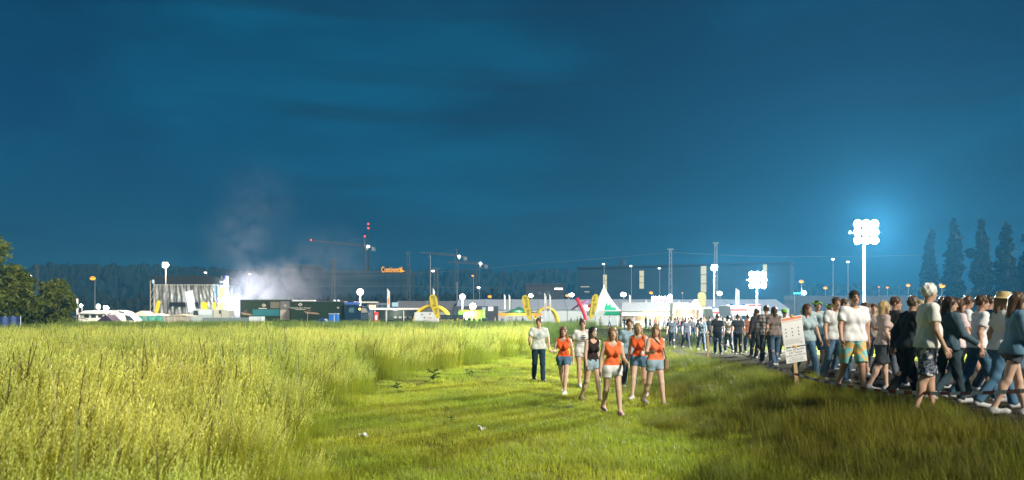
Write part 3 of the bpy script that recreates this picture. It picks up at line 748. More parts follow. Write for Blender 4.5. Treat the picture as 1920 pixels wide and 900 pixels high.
# floodlight towers
def flood_tower(label, px, py, Y, cols, head, g, power, col, rows=2, mast=0.09, trailer=True, beam=0.6, aim=None, hood=False):
    x, z = xx(px, Y), zy(py, Y); zb = float(hgt(x, Y))
    o = thing('floodlight_tower', label, 'floodlight', (x, Y, zb), 0, 'floodlight towers')
    n = 5
    for k in range(n):
        z0 = zb + 0.5 + (z - zb - 0.5) * k / n; z1 = zb + 0.5 + (z - zb - 0.5) * (k + 1) / n
        MB().tube([(x, Y, z0 - (0.05 if k else 0)), (x, Y, z1)], mast * (1.25 - 0.13 * k), 8).build('mast_section', mat('mast_grey', (0.13, 0.13, 0.13), 0.6), o)
    MB().box(x - cols * head * 0.62, x + cols * head * 0.62, Y - 0.05, Y + 0.05, z - 0.05, z + 0.05).build('crossbar', steel, o)
    for r_ in range(rows):
        for c_ in range(cols):
            cx = x + (c_ - (cols - 1) / 2) * head * 1.05; cz = z + (r_ - (rows - 1) / 2) * head * 1.03
            h = MB().disc_y((cx, Y - 0.15, cz), head / 2, 0.18, 18).build('lamp_head', dark, o)
            MB().disc_y((cx, Y - 0.253, cz), head * 0.46, 0.02, 18).build('lens', g, h)
    if trailer:
        MB().box(x - 0.7, x + 0.7, Y - 0.9, Y + 0.9, zb + 0.35, zb + 1.1).build('generator', mat('generator_yellow', (0.6, 0.45, 0.05)), o, bevel=0.05)
        for s in (-1, 1): MB().prismx([(Y + 0.28 * math.cos(a), zb + 0.3 + 0.28 * math.sin(a)) for a in [k * math.pi / 6 for k in range(12)]], x + s * 0.72, x + s * 0.9).build('wheel', rubber, o)
    if hood: MB().add([(x - 1.5, Y - beam - 1.5, z - 0.72), (x + 1.5, Y - beam - 1.5, z - 0.72), (x + 1.1, Y + 0.2, z - 0.62), (x - 1.1, Y + 0.2, z - 0.62), (x - 1.5, Y - beam - 1.5, z - 0.69), (x + 1.5, Y - beam - 1.5, z - 0.69), (x + 1.1, Y + 0.2, z - 0.59), (x - 1.1, Y + 0.2, z - 0.59)], [(3, 2, 1, 0), (4, 5, 6, 7), (0, 1, 5, 4), (1, 2, 6, 5), (2, 3, 7, 6), (3, 0, 4, 7)]).build('hood', black, o)
    if aim: spot('floodlight_beam', (x, Y - beam - 0.3, z), aim, power, col, beam, 105, o)
    else: lamp('floodlight_beam', (x, Y - beam - 0.3, z), power, col, beam, o)
    return o
flood_tower('tallest brilliant white floodlight tower above the crowd', 1620, 436, 40, 3, 0.40, g_white, 56000, (0.88, 0.98, 1.0), 3, 0.062, True, 0.7)
flood_tower('brilliant white floodlight tower beside the ambulance', 1419, 525, 78, 3, 0.55, g_white, 30000, (0.78, 0.95, 1.0), 3, 0.09, True, 0.6)
flood_tower('warm white floodlight on a tall pole before the silver stage', 311, 497, 112, 2, 0.36, g_warm, 4500, (1, 0.82, 0.6), 2, 0.10, False)
flood_tower('white floodlight halfway up beside the tallest lattice mast', 1339, 502, 120, 2, 0.42, g_white, 18000, (0.85, 0.95, 1), 2, 0.12, False)
flood_tower('small warm floodlight beside the white flagpole by the caravan', 154, 573, 112, 1, 0.4, g_warm, 500, (1, 0.85, 0.65), 1, 0.06, False, 0.25)
flood_tower('warm floodlight standing over the caravan awning', 200, 578, 106, 2, 0.30, g_warm, 1400, (1, 0.86, 0.66), 2, 0.06, False, 0.3)
flood_tower('small white floodlight above the kebab booth', 1256, 556, 134, 1, 0.6, g_white, 8000, (0.95, 0.98, 1), 1, 0.08, False, 0.3)
flood_tower('warm floodlight in front of the white snack container', 1304, 566, 118, 1, 0.6, g_warm, 4500, (1, 0.85, 0.65), 1, 0.07, False, 0.3)
flood_tower('low dazzling white floodlight behind the ambulance', 1368, 575, 112, 2, 0.5, g_white, 9000, (0.85, 0.98, 1), 1, 0.08, False, 0.3)

# low grey wall with dark bank behind the crowd
Y = 170
o = thing('noise_wall', 'long low grey wall behind the crowd under the poplars', 'wall', (xx(1700, Y), Y, 0))
wallm = mat('wall_grey', (0.08, 0.085, 0.09), 0.85)
pm = None
for k in range(26):
    a = xx(1470, Y) + k * 2.6
    MB().box(a, a + 2.56, Y, Y + 0.15, 0, zy(556, Y) + 0.03 * (k % 3)).build('panel', wallm, o)
MB().box(xx(1470, Y) - 0.2, xx(1470, Y) + 26 * 2.6, Y - 0.05, Y + 0.2, zy(556, Y) + 0.07, zy(554.5, Y)).build('capping', mat('wall_cap', (0.12, 0.125, 0.13)), o)
o = thing('shop_sign', 'turquoise lit script shop sign beyond the crowd', 'sign', (xx(1500, 168), 168, 0))
mb = MB(); P = [at(1488 + k * 1.4, 550 + 1.6 * math.sin(k * 1.9) + (k % 5 == 0) * -1.2, 168) for k in range(17)]
mb.tube(P, 0.09, 4).build('lettering', glow('sign_teal', (0.1, 0.9, 0.8), 2.0), o)
MB().tube([at(1490, 552.5, 168.2), Vector((xx(1490, 168.2), 168.2, 0))], 0.06, 5).build('post', steel, o)

# ------------------------------------------------------------------ fairground: halls and tents
# long white halls with panelled roofs
def hall(label, px0, px1, top, Y, d, seg, rm, wmat):
    x0, x1 = xx(px0, Y), xx(px1, Y); zt = zy(top, Y + d / 2); ze = zt * 0.60
    o = thing('festival_hall', label, 'hall', ((x0 + x1) / 2, Y, 0))
    MB().box(x0, x1, Y + 0.1, Y + d, 0, ze).build('wall', wmat, o)
    for k in range(seg):
        a, b = x0 + (x1 - x0) * k / seg, x0 + (x1 - x0) * (k + 1) / seg
        MB().grid(lambda u, v: (a + (b - a) * u + 0.03, Y - 0.25 + (d / 2 + 0.25) * v, ze + (zt - ze) * v + 0.05 - 0.07 * math.sin(u * math.pi)), 6, 3, (0, 0.0, 0.06)).build('roof_panel', rm, o)
        MB().tube([(a, Y - 0.2, ze + 0.1), (a, Y + d / 2, zt + 0.1)], 0.07, 5).build('roof_rib', mat('rib_grey', (0.3, 0.31, 0.33)), o)
        MB().box(a + 0.02, a + 0.14, Y + 0.02, Y + 0.095, 0, ze - 0.02).build('wall_post', mat('rib_grey'), o)
    MB().prismx([(Y + d / 2, zt - 0.1), (Y + d, ze), (Y + d / 2, ze)], x0, x1).build('roof_back', rm, o)
hall('long white festival hall with panelled pale roof', 855, 1480, 562, 152, 16, 12, mat('hall_roof', (0.42, 0.46, 0.52), 0.55, var=0.05, trans=0.15), tentw)
hall('grey hall with dull roof behind the white stall', 738, 853, 565, 156, 14, 2, mat('hall_roof_grey', (0.17, 0.165, 0.17), 0.7), mat('hall_wall_grey', (0.4, 0.42, 0.44)))

# white peaked tent with green print
Y = 131; x0, x1 = xx(1108, Y), xx(1168, Y); cx = xx(1136, Y); zt = zy(534, Y); ze = zy(583, Y); w = (x1 - x0) / 2
o = thing('peaked_tent', 'white peaked pagoda tent with green print on its skirt', 'tent', (cx, Y + w, 0))
roof = MB()
def pag(u, v, side):
    s = (1 - v); e = s ** 1.0; f = 0.14 * math.sin(math.pi * v) * -1
    q = (u * 2 - 1) * w * max(0.02, s * (0.72 + 0.28 * s)); rr = w * max(0.02, s * (0.72 + 0.28 * s))
    z = ze + (zt - ze) * (v ** 1.15) + 0.03 * math.sin(u * 22) * s * v
    p = {0: (q, -rr), 1: (rr, q), 2: (-q, rr), 3: (-rr, -q)}[side]
    return (cx + p[0], Y + w + p[1], z)
for sd in range(4):
    MB().grid(lambda u, v: pag(u, v, sd), 14, 12).build('roof_side', tentw, o, True)
MB().ball((cx, Y + w, zt), 0.10, 8).build('finial', white, o)
for sd in range(4):
    def wallf(u, v):
        q = (u * 2 - 1) * w; p = {0: (q, -w), 1: (w, q), 2: (-q, w), 3: (-w, -q)}[sd]
        return (cx + p[0], Y + w + p[1], ze - 0.02 - 0.75 * v + 0.0 * u)
    MB().grid(wallf, 8, 2).build('valance', tentw, o)
for a in (-1, 1):
    for b in (-1, 1): MB().tube([(cx + a * (w - 0.06), Y + w + b * (w - 0.06), 0), (cx + a * (w - 0.06), Y + w + b * (w - 0.06), ze - 0.02)], 0.05, 6).build('tent_pole', white, o)
gp = mat('green_print', (0.02, 0.42, 0.20), 0.6, trans=0.2)
MB().add([(cx - 0.05, Y - 0.03, ze - 0.08), (x1 - 0.05, Y - 0.03, ze - 0.08), (x1 - 0.05, Y - 0.03, ze - 0.72), (cx - 0.4, Y - 0.03, ze - 0.72)], [(0, 1, 2, 3)]).build('green_band', gp, o)
pp = [pag(u, v, 0) for u, v in ((0.45, 0.06), (0.85, 0.06), (0.9, 0.16), (0.72, 0.2), (0.8, 0.33), (0.6, 0.24), (0.62, 0.4), (0.5, 0.2))]
MB().add([(p_[0], p_[1] - 0.07 - 0.05 * abs(i % 2), p_[2]) for i, p_ in enumerate(pp)], [(0, 1, 2, 3), (0, 3, 4, 5), (0, 5, 6, 7)]).build('green_leaf_print', gp, o)
for a, b, yy, lab in ((1268, 1284, 565, 'small white tent peak beside the kebab booth'), (1205, 1222, 564, 'small white tent peak behind the grey roofed stall')):
    Y = 146; m_ = (a + b) / 2; hw = (xx(b, Y) - xx(a, Y)) * 0.9; c0 = xx(m_, Y); zt = zy(yy - 3, Y); ze = 2.4
    o = thing('small_tent', lab, 'tent', (c0, Y + hw, 0), 0, 'small white tents')
    MB().add([(c0 - hw, Y, ze), (c0 + hw, Y, ze), (c0 + hw, Y + 2 * hw, ze), (c0 - hw, Y + 2 * hw, ze), (c0, Y + hw, zt)], [(0, 1, 4), (1, 2, 4), (2, 3, 4), (3, 0, 4), (3, 2, 1, 0)]).build('roof', tentw, o)
    for s in (-1, 1):
        for q_ in (-1, 1): MB().tube([(c0 + s * (hw - 0.06), Y + hw + q_ * (hw - 0.06), 0), (c0 + s * (hw - 0.06), Y + hw + q_ * (hw - 0.06), ze)], 0.05, 5).build('tent_pole', white, o)

# long grey roofed stall
Y = 126; x0, x1 = xx(1165, Y), xx(1262, Y); ze = zy(583, Y); zt = zy(567, Y + 2.6)
o = thing('market_stall', 'long stall with grey pitched roof and pale counter', 'stall', ((x0 + x1) / 2, Y, 0))
for k in range(2):
    a, b = x0 + (x1 - x0) * k / 2, x0 + (x1 - x0) * (k + 1) / 2 - 0.06
    MB().grid(lambda u, v: (a + (b - a) * u + (0.55 * v if k == 0 else 0.0), Y - 0.3 + 2.9 * v, ze + (zt - ze) * v - 0.06 * math.sin(math.pi * u)), 8, 4, (0, 0, 0.05)).build('roof_panel', mat('stall_roof_grey', (0.30, 0.30, 0.29), 0.6), o)
MB().box(x0 + 0.1, x1 - 0.1, Y - 0.05, Y + 0.05, ze - 0.75, ze - 0.1).build('fascia', white, o)
MB().box(x0 + 0.2, x1 - 0.2, Y + 0.2, Y + 0.5, 0.0, 1.05).build('counter', mat('counter_cream', (0.5, 0.47, 0.4)), o)
MB().box(x0 + 0.1, x1 - 0.1, Y + 2.5, Y + 2.6, 0, ze).build('back_wall', mat('stall_back', (0.45, 0.35, 0.25)), o)
for k in range(5):
    xk = x0 + 0.12 + (x1 - x0 - 0.24) * k / 4; MB().box(xk - 0.05, xk + 0.05, Y + 0.06, Y + 0.16, 0, ze - 0.1).build('post', steel, o)
lamp('stall_light', ((x0 + x1) / 2 + 1.0, Y + 1.3, ze - 0.4), 300, (1, 0.85, 0.6), 0.2, o)
MB().box((x0 + x1) / 2 + 0.5, (x0 + x1) / 2 + 1.5, Y + 1.25, Y + 1.35, ze - 0.25, ze - 0.2).build('lamp_tube', g_warm, o)

# white snack container with open hatch
Y = 120; x0, x1 = xx(1262, Y), xx(1320, Y); zt = zy(570, Y); zm = zy(580.5, Y)
o = thing('snack_container', 'white snack container with open serving hatch', 'container', ((x0 + x1) / 2, Y, 0))
MB().box(x0, x1, Y, Y + 2.4, zm, zt).build('upper_wall', white, o)
MB().box(x0 - 0.15, x1 + 0.15, Y - 0.9, Y + 2.5, zt, zt + 0.12).build('roof', white, o)
MB().box(x0, x0 + 0.25, Y, Y + 2.4, 0, zm).build('end_wall', white, o); MB().box(x1 - 0.25, x1, Y, Y + 2.4, 0, zm).build('end_wall', white, o)
MB().box(x0 + 0.25, x1 - 0.25, Y + 2.3, Y + 2.4, 0, zm).build('back_wall', mat('container_back', (0.30, 0.24, 0.18)), o)
MB().box(x0 + 0.25, x1 - 0.25, Y - 0.02, Y + 0.4, 0, 1.15).build('counter', mat('counter_grey', (0.45, 0.45, 0.44)), o)
MB().box(x0 + 1.6, x0 + 3.0, Y - 0.06, Y - 0.03, 1.2, 2.0).build('menu_board', white, o)
lamp('hatch_light', ((x0 + x1) / 2, Y + 1.0, zm - 0.15), 220, (1, 0.9, 0.75), 0.2, o)
Y = 118; x0, x1 = xx(1322, Y), xx(1336, Y)
o = thing('white_cabin', 'narrow white cabin at the end of the snack container', 'cabin', ((x0 + x1) / 2, Y, 0))
MB().box(x0, x1, Y, Y + 2.2, 0.1, zy(577, Y)).build('wall', white, o, bevel=0.02); MB().box(x0 - 0.06, x1 + 0.06, Y - 0.06, Y + 2.26, zy(577, Y), zy(576, Y)).build('roof', steel, o)
MB().box(x0 + 0.25, x1 - 0.2, Y - 0.03, Y - 0.003, 0.15, 2.0).build('door', mat('door_grey', (0.5, 0.51, 0.52)), o)

# kebab booth
Y = 140; x0, x1 = xx(1221, Y), xx(1261, Y); zb, zt = zy(569, Y), zy(557, Y)
o = thing('kebab_booth', 'white kebab booth with lit pink lettering', 'booth', ((x0 + x1) / 2, Y, 0))
MB().box(x0, x1, Y, Y + 2.4, 0, zb).build('wall', white, o)
MB().box(x0, x1, Y - 0.1, Y + 0.1, zb + 0.01, zt).build('lit_sign', glow('lit_sign_white', (1.0, 0.96, 0.9), 0.9), o)
text('lettering', 'DÖNER', 0.72, glow('sign_pink', (0.9, 0.12, 0.22), 0.9), ((x0 + x1) / 2, Y - 0.13, (zb + zt) / 2 - 0.15), UPR, o, extrude=0.01, squash=1.15)
MB().box(x0 + 0.5, x1 - 0.5, Y - 0.02, Y - 0.004, 1.1, zb - 0.3).build('hatch', black, o)
for k in range(7): MB().ball((x0 + 0.3 + k * (x1 - x0 - 0.6) / 6, Y - 0.12, zt + 0.07), 0.08, 6).build('bulb', g_warm, o)

# green pavilion with orange valance
Y = 124; x0, x1 = xx(934, Y), xx(1017, Y); cx = xx(973, Y); zt = zy(574.5, Y + 3); ze = zy(587, Y); ye = Y + 6
o = thing('pavilion_tent', 'green pavilion tent with orange lit valance', 'tent', (cx, Y + 3, 0))
gm = mat('green_canvas', (0.03, 0.13, 0.085), 0.7, trans=0.2)
c4 = [(x0, Y, ze), (x1, Y, ze), (x1, ye, ze), (x0, ye, ze)]; ap = (cx, Y + 3, zt)
for k in range(4):
    a, b = Vector(c4[k]), Vector(c4[(k + 1) % 4])
    MB().grid(lambda u, v: tuple(a.lerp(b, u).lerp(Vector(ap), v) - Vector((0, 0, 0.25 * math.sin(math.pi * v)))), 8, 6).build('roof_side', gm, o, True)
    MB().add([a - Vector((0, 0, 0.01)), b - Vector((0, 0, 0.01)), b - Vector((0, 0, 0.42)), a - Vector((0, 0, 0.42))], [(0, 1, 2, 3)]).build('valance', gm if k else mat('orange_valance', (0.75, 0.38, 0.06), 0.6, trans=0.4), o)
    MB().tube([a + Vector((0.08 if k in (0, 3) else -0.08, 0.08 if k < 2 else -0.08, 0)), Vector((a.x + (0.08 if k in (0, 3) else -0.08), a.y + (0.08 if k < 2 else -0.08), 0))], 0.05, 6).build('tent_pole', steel, o)
lamp('pavilion_light', (cx, Y + 1.5, ze - 0.1), 700, (1, 0.72, 0.4), 0.2, o)
MB().ball((cx, Y + 1.5, ze + 0.15), 0.15, 8).build('bulb', g_warm, o)

# bright green stall
Y = 118; x0, x1 = xx(857, Y), xx(909, Y); ze = zy(586, Y)
o = thing('drinks_stall', 'bright green drinks stall with yellow top edge', 'stall', ((x0 + x1) / 2, Y, 0))
MB().box(x0, x1, Y + 1.9, Y + 2.0, 0, ze + 0.2).build('back_wall', mat('bright_green', (0.22, 0.55, 0.06), 0.6), o)
MB().box(x0 + 0.3, x1, Y - 0.2, Y + 2.1, ze + 0.25, ze + 0.42).build('roof', mat('roof_yellow', (0.75, 0.68, 0.10), 0.6), o)
MB().box(x0, x1, Y, Y + 0.4, 0, 1.05).build('counter', mat('bright_green'), o)
for k in range(4):
    xk = x0 + 0.35 + k * (x1 - x0 - 0.5) / 3; MB().tube([(xk, Y + 0.6, 0), (xk, Y + 0.6, ze + 0.25)], 0.05, 6).build('post', white, o)
MB().box(xx(868, Y), xx(880, Y), Y + 1.8, Y + 1.88, 1.2, ze).build('poster', white, o)
lamp('stall_light', ((x0 + x1) / 2, Y + 1.0, ze), 350, (1, 0.95, 0.75), 0.2, o)

# dark container behind
Y = 135
o = thing('dark_container', 'dark grey container with pale notices behind the balloon lights', 'container', (xx(893, Y), Y, 0))
MB().box(xx(851, Y), xx(934, Y), Y, Y + 2.4, 0.1, zy(574, Y)).build('body', mat('container_dark', (0.06, 0.065, 0.075), 0.6), o, bevel=0.03)
for k in range(28): MB().box(xx(853 + k * 2.9, Y), xx(854.4 + k * 2.9, Y), Y - 0.05, Y - 0.003, 0.2, zy(574.8, Y)).build('corrugation', mat('container_dark'), o)
MB().pbox(915, 925, 575, 583, Y - 0.08, 0.02).build('notice', white, o); MB().pbox(904, 911, 576, 581, Y - 0.08, 0.02).build('notice', mat('notice_blue', (0.3, 0.4, 0.5)), o)

# white counter stall with posts, white roof
Y = 128; x0, x1 = xx(692, Y), xx(786, Y); ze = zy(581, Y)
o = thing('white_roof_stall', 'long stall with flat white roof and black counter', 'stall', ((x0 + x1) / 2, Y, 0))
MB().box(x0, x1, Y - 0.3, Y + 3.2, ze, zy(577.5, Y)).build('roof', white, o, bevel=0.03)
MB().box(x0 + 0.2, x1 - 0.2, Y + 0.2, Y + 0.7, 0, 1.15).build('counter', black, o)
MB().box(x0 + 0.2, x1 - 0.2, Y + 2.9, Y + 3.0, 0, ze - 0.01).build('back_wall', mat('stall_dark', (0.05, 0.07, 0.06)), o)
for px in (703, 724, 757, 783): MB().tube([(xx(px, Y), Y, 0), (xx(px, Y), Y, ze)], 0.06, 6).build('post', white, o)
for k in range(6): MB().box(x0 + 3.6 + k * 0.8, x0 + 4.1 + k * 0.8, Y + 2.7, Y + 2.85, 1.4, 1.75).build('crate', mat('crate_grey', (0.25, 0.27, 0.27)), o)
lamp('stall_light', ((x0 + x1) / 2, Y + 1.4, ze - 0.3), 160, (1, 0.9, 0.75), 0.2, o)
# lit upper booth beside truck
Y = 134
o = thing('lit_kiosk', 'small kiosk with warm lit upper window beside the truck cab', 'kiosk', (xx(712, Y), Y, 0))
MB().box(xx(688, Y), xx(745, Y), Y, Y + 2, 0, zy(568, Y)).build('wall', mat('kiosk_wall', (0.12, 0.15, 0.17)), o)
MB().box(xx(664, Y), xx(706, Y), Y - 0.4, Y + 2.2, zy(568, Y), zy(565.5, Y)).build('roof', mat('kiosk_roof', (0.6, 0.55, 0.45)), o)
for k in range(3): MB().pbox(692 + k * 4.4, 695.4 + k * 4.4, 572, 579, Y - 0.05, 0.04).build('lit_window', glow('kiosk_light', (1.0, 0.62, 0.25), 2.2), o)
for k in range(3): MB().pbox(709 + k * 9, 716 + k * 9, 572, 575, Y - 0.05, 0.04).build('window', glass, o)
MB().pbox(735, 746, 567, 575, Y - 0.5, 0.4).build('side_sign', mat('sign_lightblue', (0.35, 0.5, 0.6)), o)
Y = 127; o = thing('service_box', 'red service box standing under the flat white roof', 'box', (xx(706, Y), Y, 0))
MB().box(xx(702.5, Y), xx(709.5, Y), Y - 0.3, Y - 0.05, 0.2, zy(585, Y)).build('body', mat('service_red', (0.6, 0.05, 0.04), 0.5), o, bevel=0.03)
MB().box(xx(704, Y), xx(708, Y), Y - 0.33, Y - 0.305, 1.2, 1.9).build('label_plate', white, o)

# white panel container with painted marks
Y = 117
o = thing('white_container', 'white container with faint painted marks in front of the yellow arch', 'container', (xx(800, Y), Y, 0))
MB().box(xx(777, Y), xx(822, Y), Y, Y + 2.3, 0.05, zy(585.5, Y)).build('body', white, o, bevel=0.04)
r_ = random.Random(3)
for k in range(9):
    px, py = r_.uniform(779, 818), r_.uniform(587, 596); MB().pbox(px, px + r_.uniform(1.5, 4), py, py + r_.uniform(0.8, 3), Y - 0.012, 0.008).build('painted_mark', mat('mark_' + 'abc'[k % 3], ((0.55, 0.62, 0.62), (0.7, 0.45, 0.35), (0.15, 0.17, 0.18))[k % 3]), o)
# banner with yellow lettering
Y = 114
o = thing('fence_banner', 'dark fence banner with yellow lettering below the first yellow flag', 'banner', (xx(847, Y), Y, 0))
MB().grid(lambda u, v: (xx(823 + 46 * u, Y), Y + 0.05 * math.sin(u * 14), 0.45 + (zy(590, Y) - 0.45) * v), 24, 2, (0, 0.02, 0)).build('cloth', mat('banner_dark', (0.04, 0.06, 0.06)), o)
text('lettering', 'gong fm', 0.95, mat('banner_yellow', (0.75, 0.6, 0.05)), (xx(847, Y), Y - 0.07, 1.15), UPR, o, squash=1.2)
for k in range(4): MB().tube([(xx(823 + 15.3 * k, Y), Y + 0.12, 0), (xx(823 + 15.3 * k, Y), Y + 0.12, zy(589, Y))], 0.03, 5).build('post', steel, o)

# inflatable yellow arches
def arch_tent(label, px0, px1, top, Y, seed):
    x0, x1 = xx(px0, Y), xx(px1, Y); cx = (x0 + x1) / 2; hw = (x1 - x0) / 2; zt = zy(top, Y)
    o = thing('inflatable_arch_tent', label, 'tent', (cx, Y + 2, 0), 0, 'yellow inflatable arch tents')
    for yy in (Y, Y + 4.0):
        pts = [(cx - hw * math.cos(math.pi * k / 14), yy, zt * math.sin(math.pi * k / 14) ** 0.8) for k in range(15)]
        MB().tube(pts, [0.30 - 0.10 * math.sin(math.pi * k / 14) for k in range(15)], 8).build('arch_tube', yellow, o, True)
    MB().grid(lambda u, v: (cx - hw * 0.98 * math.cos(math.pi * (0.22 + 0.56 * u)), Y + 0.2 + 3.6 * v, zt * math.sin(math.pi * (0.22 + 0.56 * u)) ** 0.8 + 0.12 * math.sin(math.pi * v) * -1), 12, 6, (0, 0, 0.04)).build('canopy', mat('canopy_orange', (0.78, 0.45, 0.03), 0.6, trans=0.3), o, True)
arch_tent('yellow inflatable arch tent behind the white container', 776, 842, 573, 125, 1)
arch_tent('yellow inflatable arch tent behind the thin white flags', 1003, 1047, 577, 127, 2)

# beach flags
def teardrop():
    P = []
    for k in range(13):
        a = math.pi * k / 12; P.append((0.5 - 0.5 * math.cos(a) * 1.0, 0.80 + 0.20 * math.sin(a)))
    P = [(1 - x, z) for x, z in P]                      # top edge, pole side first
    P += [(0.02, 0.62), (0.10, 0.40), (0.30, 0.15), (0.55, 0.0), (0.98, 0.0), (1.0, 0.4)]
    return P
def beach_flag(label, px0, px1, top, bot, Y, m, txt=None, tilt=0.0, flip=False, group='yellow beach flags', name='beach_flag'):
    cx = xx((px0 + px1) / 2, Y); zb, zt = zy(bot, Y), zy(top, Y); w = xx(px1, Y) - xx(px0, Y); h = zt - zb
    gz = float(hgt(cx, Y)); o = thing(name, label, 'flag', (cx, Y, gz), 0, group)
    sg = -1 if flip else 1
    P = [(cx + sg * (x - 0.5) * w + tilt * (z - 0.0) * h, zb + z * h) for x, z in teardrop()]
    MB().prism(P if not flip else P[::-1], Y - 0.012, Y + 0.012).build('cloth', m, o)
    ed = [(P[-2][0], Y, gz)] + [(x, Y, z) for x, z in (P[-2], P[-1])] + [(x, Y, z) for x, z in P[:9]]
    MB().tube([Vector(e) for e in ed], 0.022, 6).build('pole', dark, o)
    if txt:
        ang = math.atan2(tilt, 1)
        rot = Matrix.Rotation(ang, 3, 'Y') @ UPR @ Matrix.Rotation(R(-90 if txt[1] else 90), 3, 'Z')
        text('lettering', txt[0], w * 0.62, black, (cx + sg * 0.09 * w + tilt * 0.55 * h, Y - 0.022, zb + 0.56 * h), rot, o, squash=h * 0.62 / (w * 0.62 * 2.6))
    return o
beach_flag('yellow beach flag with black lettering above the white container', 811, 826, 552, 597, 112, yellow, ('gong fm', True), -0.16, False)
beach_flag('yellow beach flag with black lettering in front of the green pavilion', 984, 998, 553, 600, 108, yellow, ('gong fm', True), -0.14, False)
beach_flag('yellow beach flag with black lettering beside the white peaked tent', 1104, 1117, 551, 598, 110, yellow, ('gong fm', False), 0.14, True)
beach_flag('pale yellow rounded beach flag before the snack container', 1308, 1324, 547, 578, 70, mat('flag_cream', (0.62, 0.58, 0.32), 0.6, trans=0.2), None, 0.0, False)
beach_flag('yellow beach flag leaning on the near corner of the silver stage', 289, 297, 563, 592, 122, yellow, None, 0.16, True)
beach_flag('yellow round topped flag under the silver stage tarpaulin', 377, 389, 566, 584, 122, yellow, None, 0.0)
beach_flag('narrow yellow flag under the stage speaker tower', 398, 405, 566, 584, 122, yellow, None, 0.05)
def feather(label, px, top, bot, Y, w, m, m2):
    x = xx(px, Y); z0, z1 = zy(bot, Y), zy(top, Y); o = thing('feather_flag', label, 'flag', (x, Y, 0), 0, 'thin white feather flags')
    MB().tube([(x - w * 0.5, Y, 0), (x - w * 0.5, Y, z1)], 0.025, 5).build('pole', steel, o)
    P = [(x - w * 0.5 + 0.03, z0), (x + w * 0.5, z0 + 0.1), (x + w * 0.5, z1 - 0.5 * (z1 - z0) * 0.3), (x - w * 0.1, z1 - 0.15), (x - w * 0.5 + 0.03, z1)]
    MB().prism(P, Y - 0.01, Y + 0.01).build('cloth', m, o)
    MB().prism([(x - w * 0.15, z0 + (z1 - z0) * 0.25), (x + w * 0.35, z0 + (z1 - z0) * 0.3), (x + w * 0.25, z0 + (z1 - z0) * 0.6), (x - w * 0.2, z0 + (z1 - z0) * 0.55)], Y - 0.016, Y - 0.0115).build('print', m2, o)
fo = mat('print_orange', (0.75, 0.28, 0.05)); fy = mat('print_tan', (0.7, 0.55, 0.35))
feather('white feather flag with orange print above the flat white roof', 728.5, 541, 582, 121, 0.42, white, fo)
feather('white feather flag behind the first yellow beach flag', 813.5, 540, 584, 124, 0.32, white, fo)
feather('white feather flag over the hall roof, first of a pair', 946.5, 551, 581, 130, 0.26, white, fy)
feather('white feather flag over the hall roof, second of a pair', 955.5, 552, 581, 130, 0.24, white, fy)
feather('white feather flag beside the second yellow arch, the taller', 1022.5, 549, 595, 118, 0.34, white, fo)
feather('white feather flag beside the second yellow arch, the thinner', 1031.5, 551, 594, 118, 0.26, white, fy)
feather('short white feather flag above the grey stall roof', 1181, 552, 572, 135, 0.24, white, fo)
feather('wide white feather flag beside the ambulance', 1383, 540, 572, 105, 0.5, white, mat('print_teal', (0.3, 0.6, 0.6)))
for px, top, bot, Y, lab in ((145, 560, 590, 108, 'white banner pole at the end of the caravan'),):
    o = thing('banner_pole', lab, 'flag', (xx(px, Y), Y, 0)); MB().tube([(xx(px, Y) - 0.12, Y, 0), (xx(px, Y) - 0.12, Y, zy(top, Y))], 0.03, 5).build('pole', steel, o)
    MB().box(xx(px, Y) - 0.08, xx(px, Y) + 0.12, Y - 0.01, Y + 0.01, zy(bot, Y), zy(top, Y)).build('cloth', white, o)
# red inflatable tube figure
Y = 119
o = thing('inflatable_tube_figure', 'red and white inflatable tube figure between flag and arch tent', 'inflatable', (xx(1098, Y), Y, 0))
red = mat('inflatable_red', (0.72, 0.03, 0.05), 0.5, trans=0.2); blue = mat('inflatable_plum', (0.25, 0.05, 0.16), 0.5)
MB().tube([(xx(1100, Y), Y, 0), at(1096, 590, Y), at(1088, 572, Y), at(1081, 559, Y)], [0.24, 0.26, 0.3, 0.3], 10).build('body_tube', red, o, True)
MB().tube([at(1071, 581, Y + 0.3), at(1086, 571, Y + 0.2), at(1102, 564, Y + 0.3)], [0.10, 0.16, 0.18], 8).build('arm_tube', blue, o, True)
MB().tube([at(1100, 578, Y + 0.6), at(1112, 568, Y + 0.6), at(1121, 558, Y + 0.6)], [0.2, 0.22, 0.18], 8).build('arm_tube', red, o, True)
MB().ball(at(1096, 578, Y + 0.7), 0.75, 12, (1, 0.6, 0.8)).build('bag', white, o, True)
MB().lathe([(0.5, 0), (0.45, 0.4), (0.2, 0.5)], (xx(1100, Y), Y, 0), 10).build('blower', dark, o)

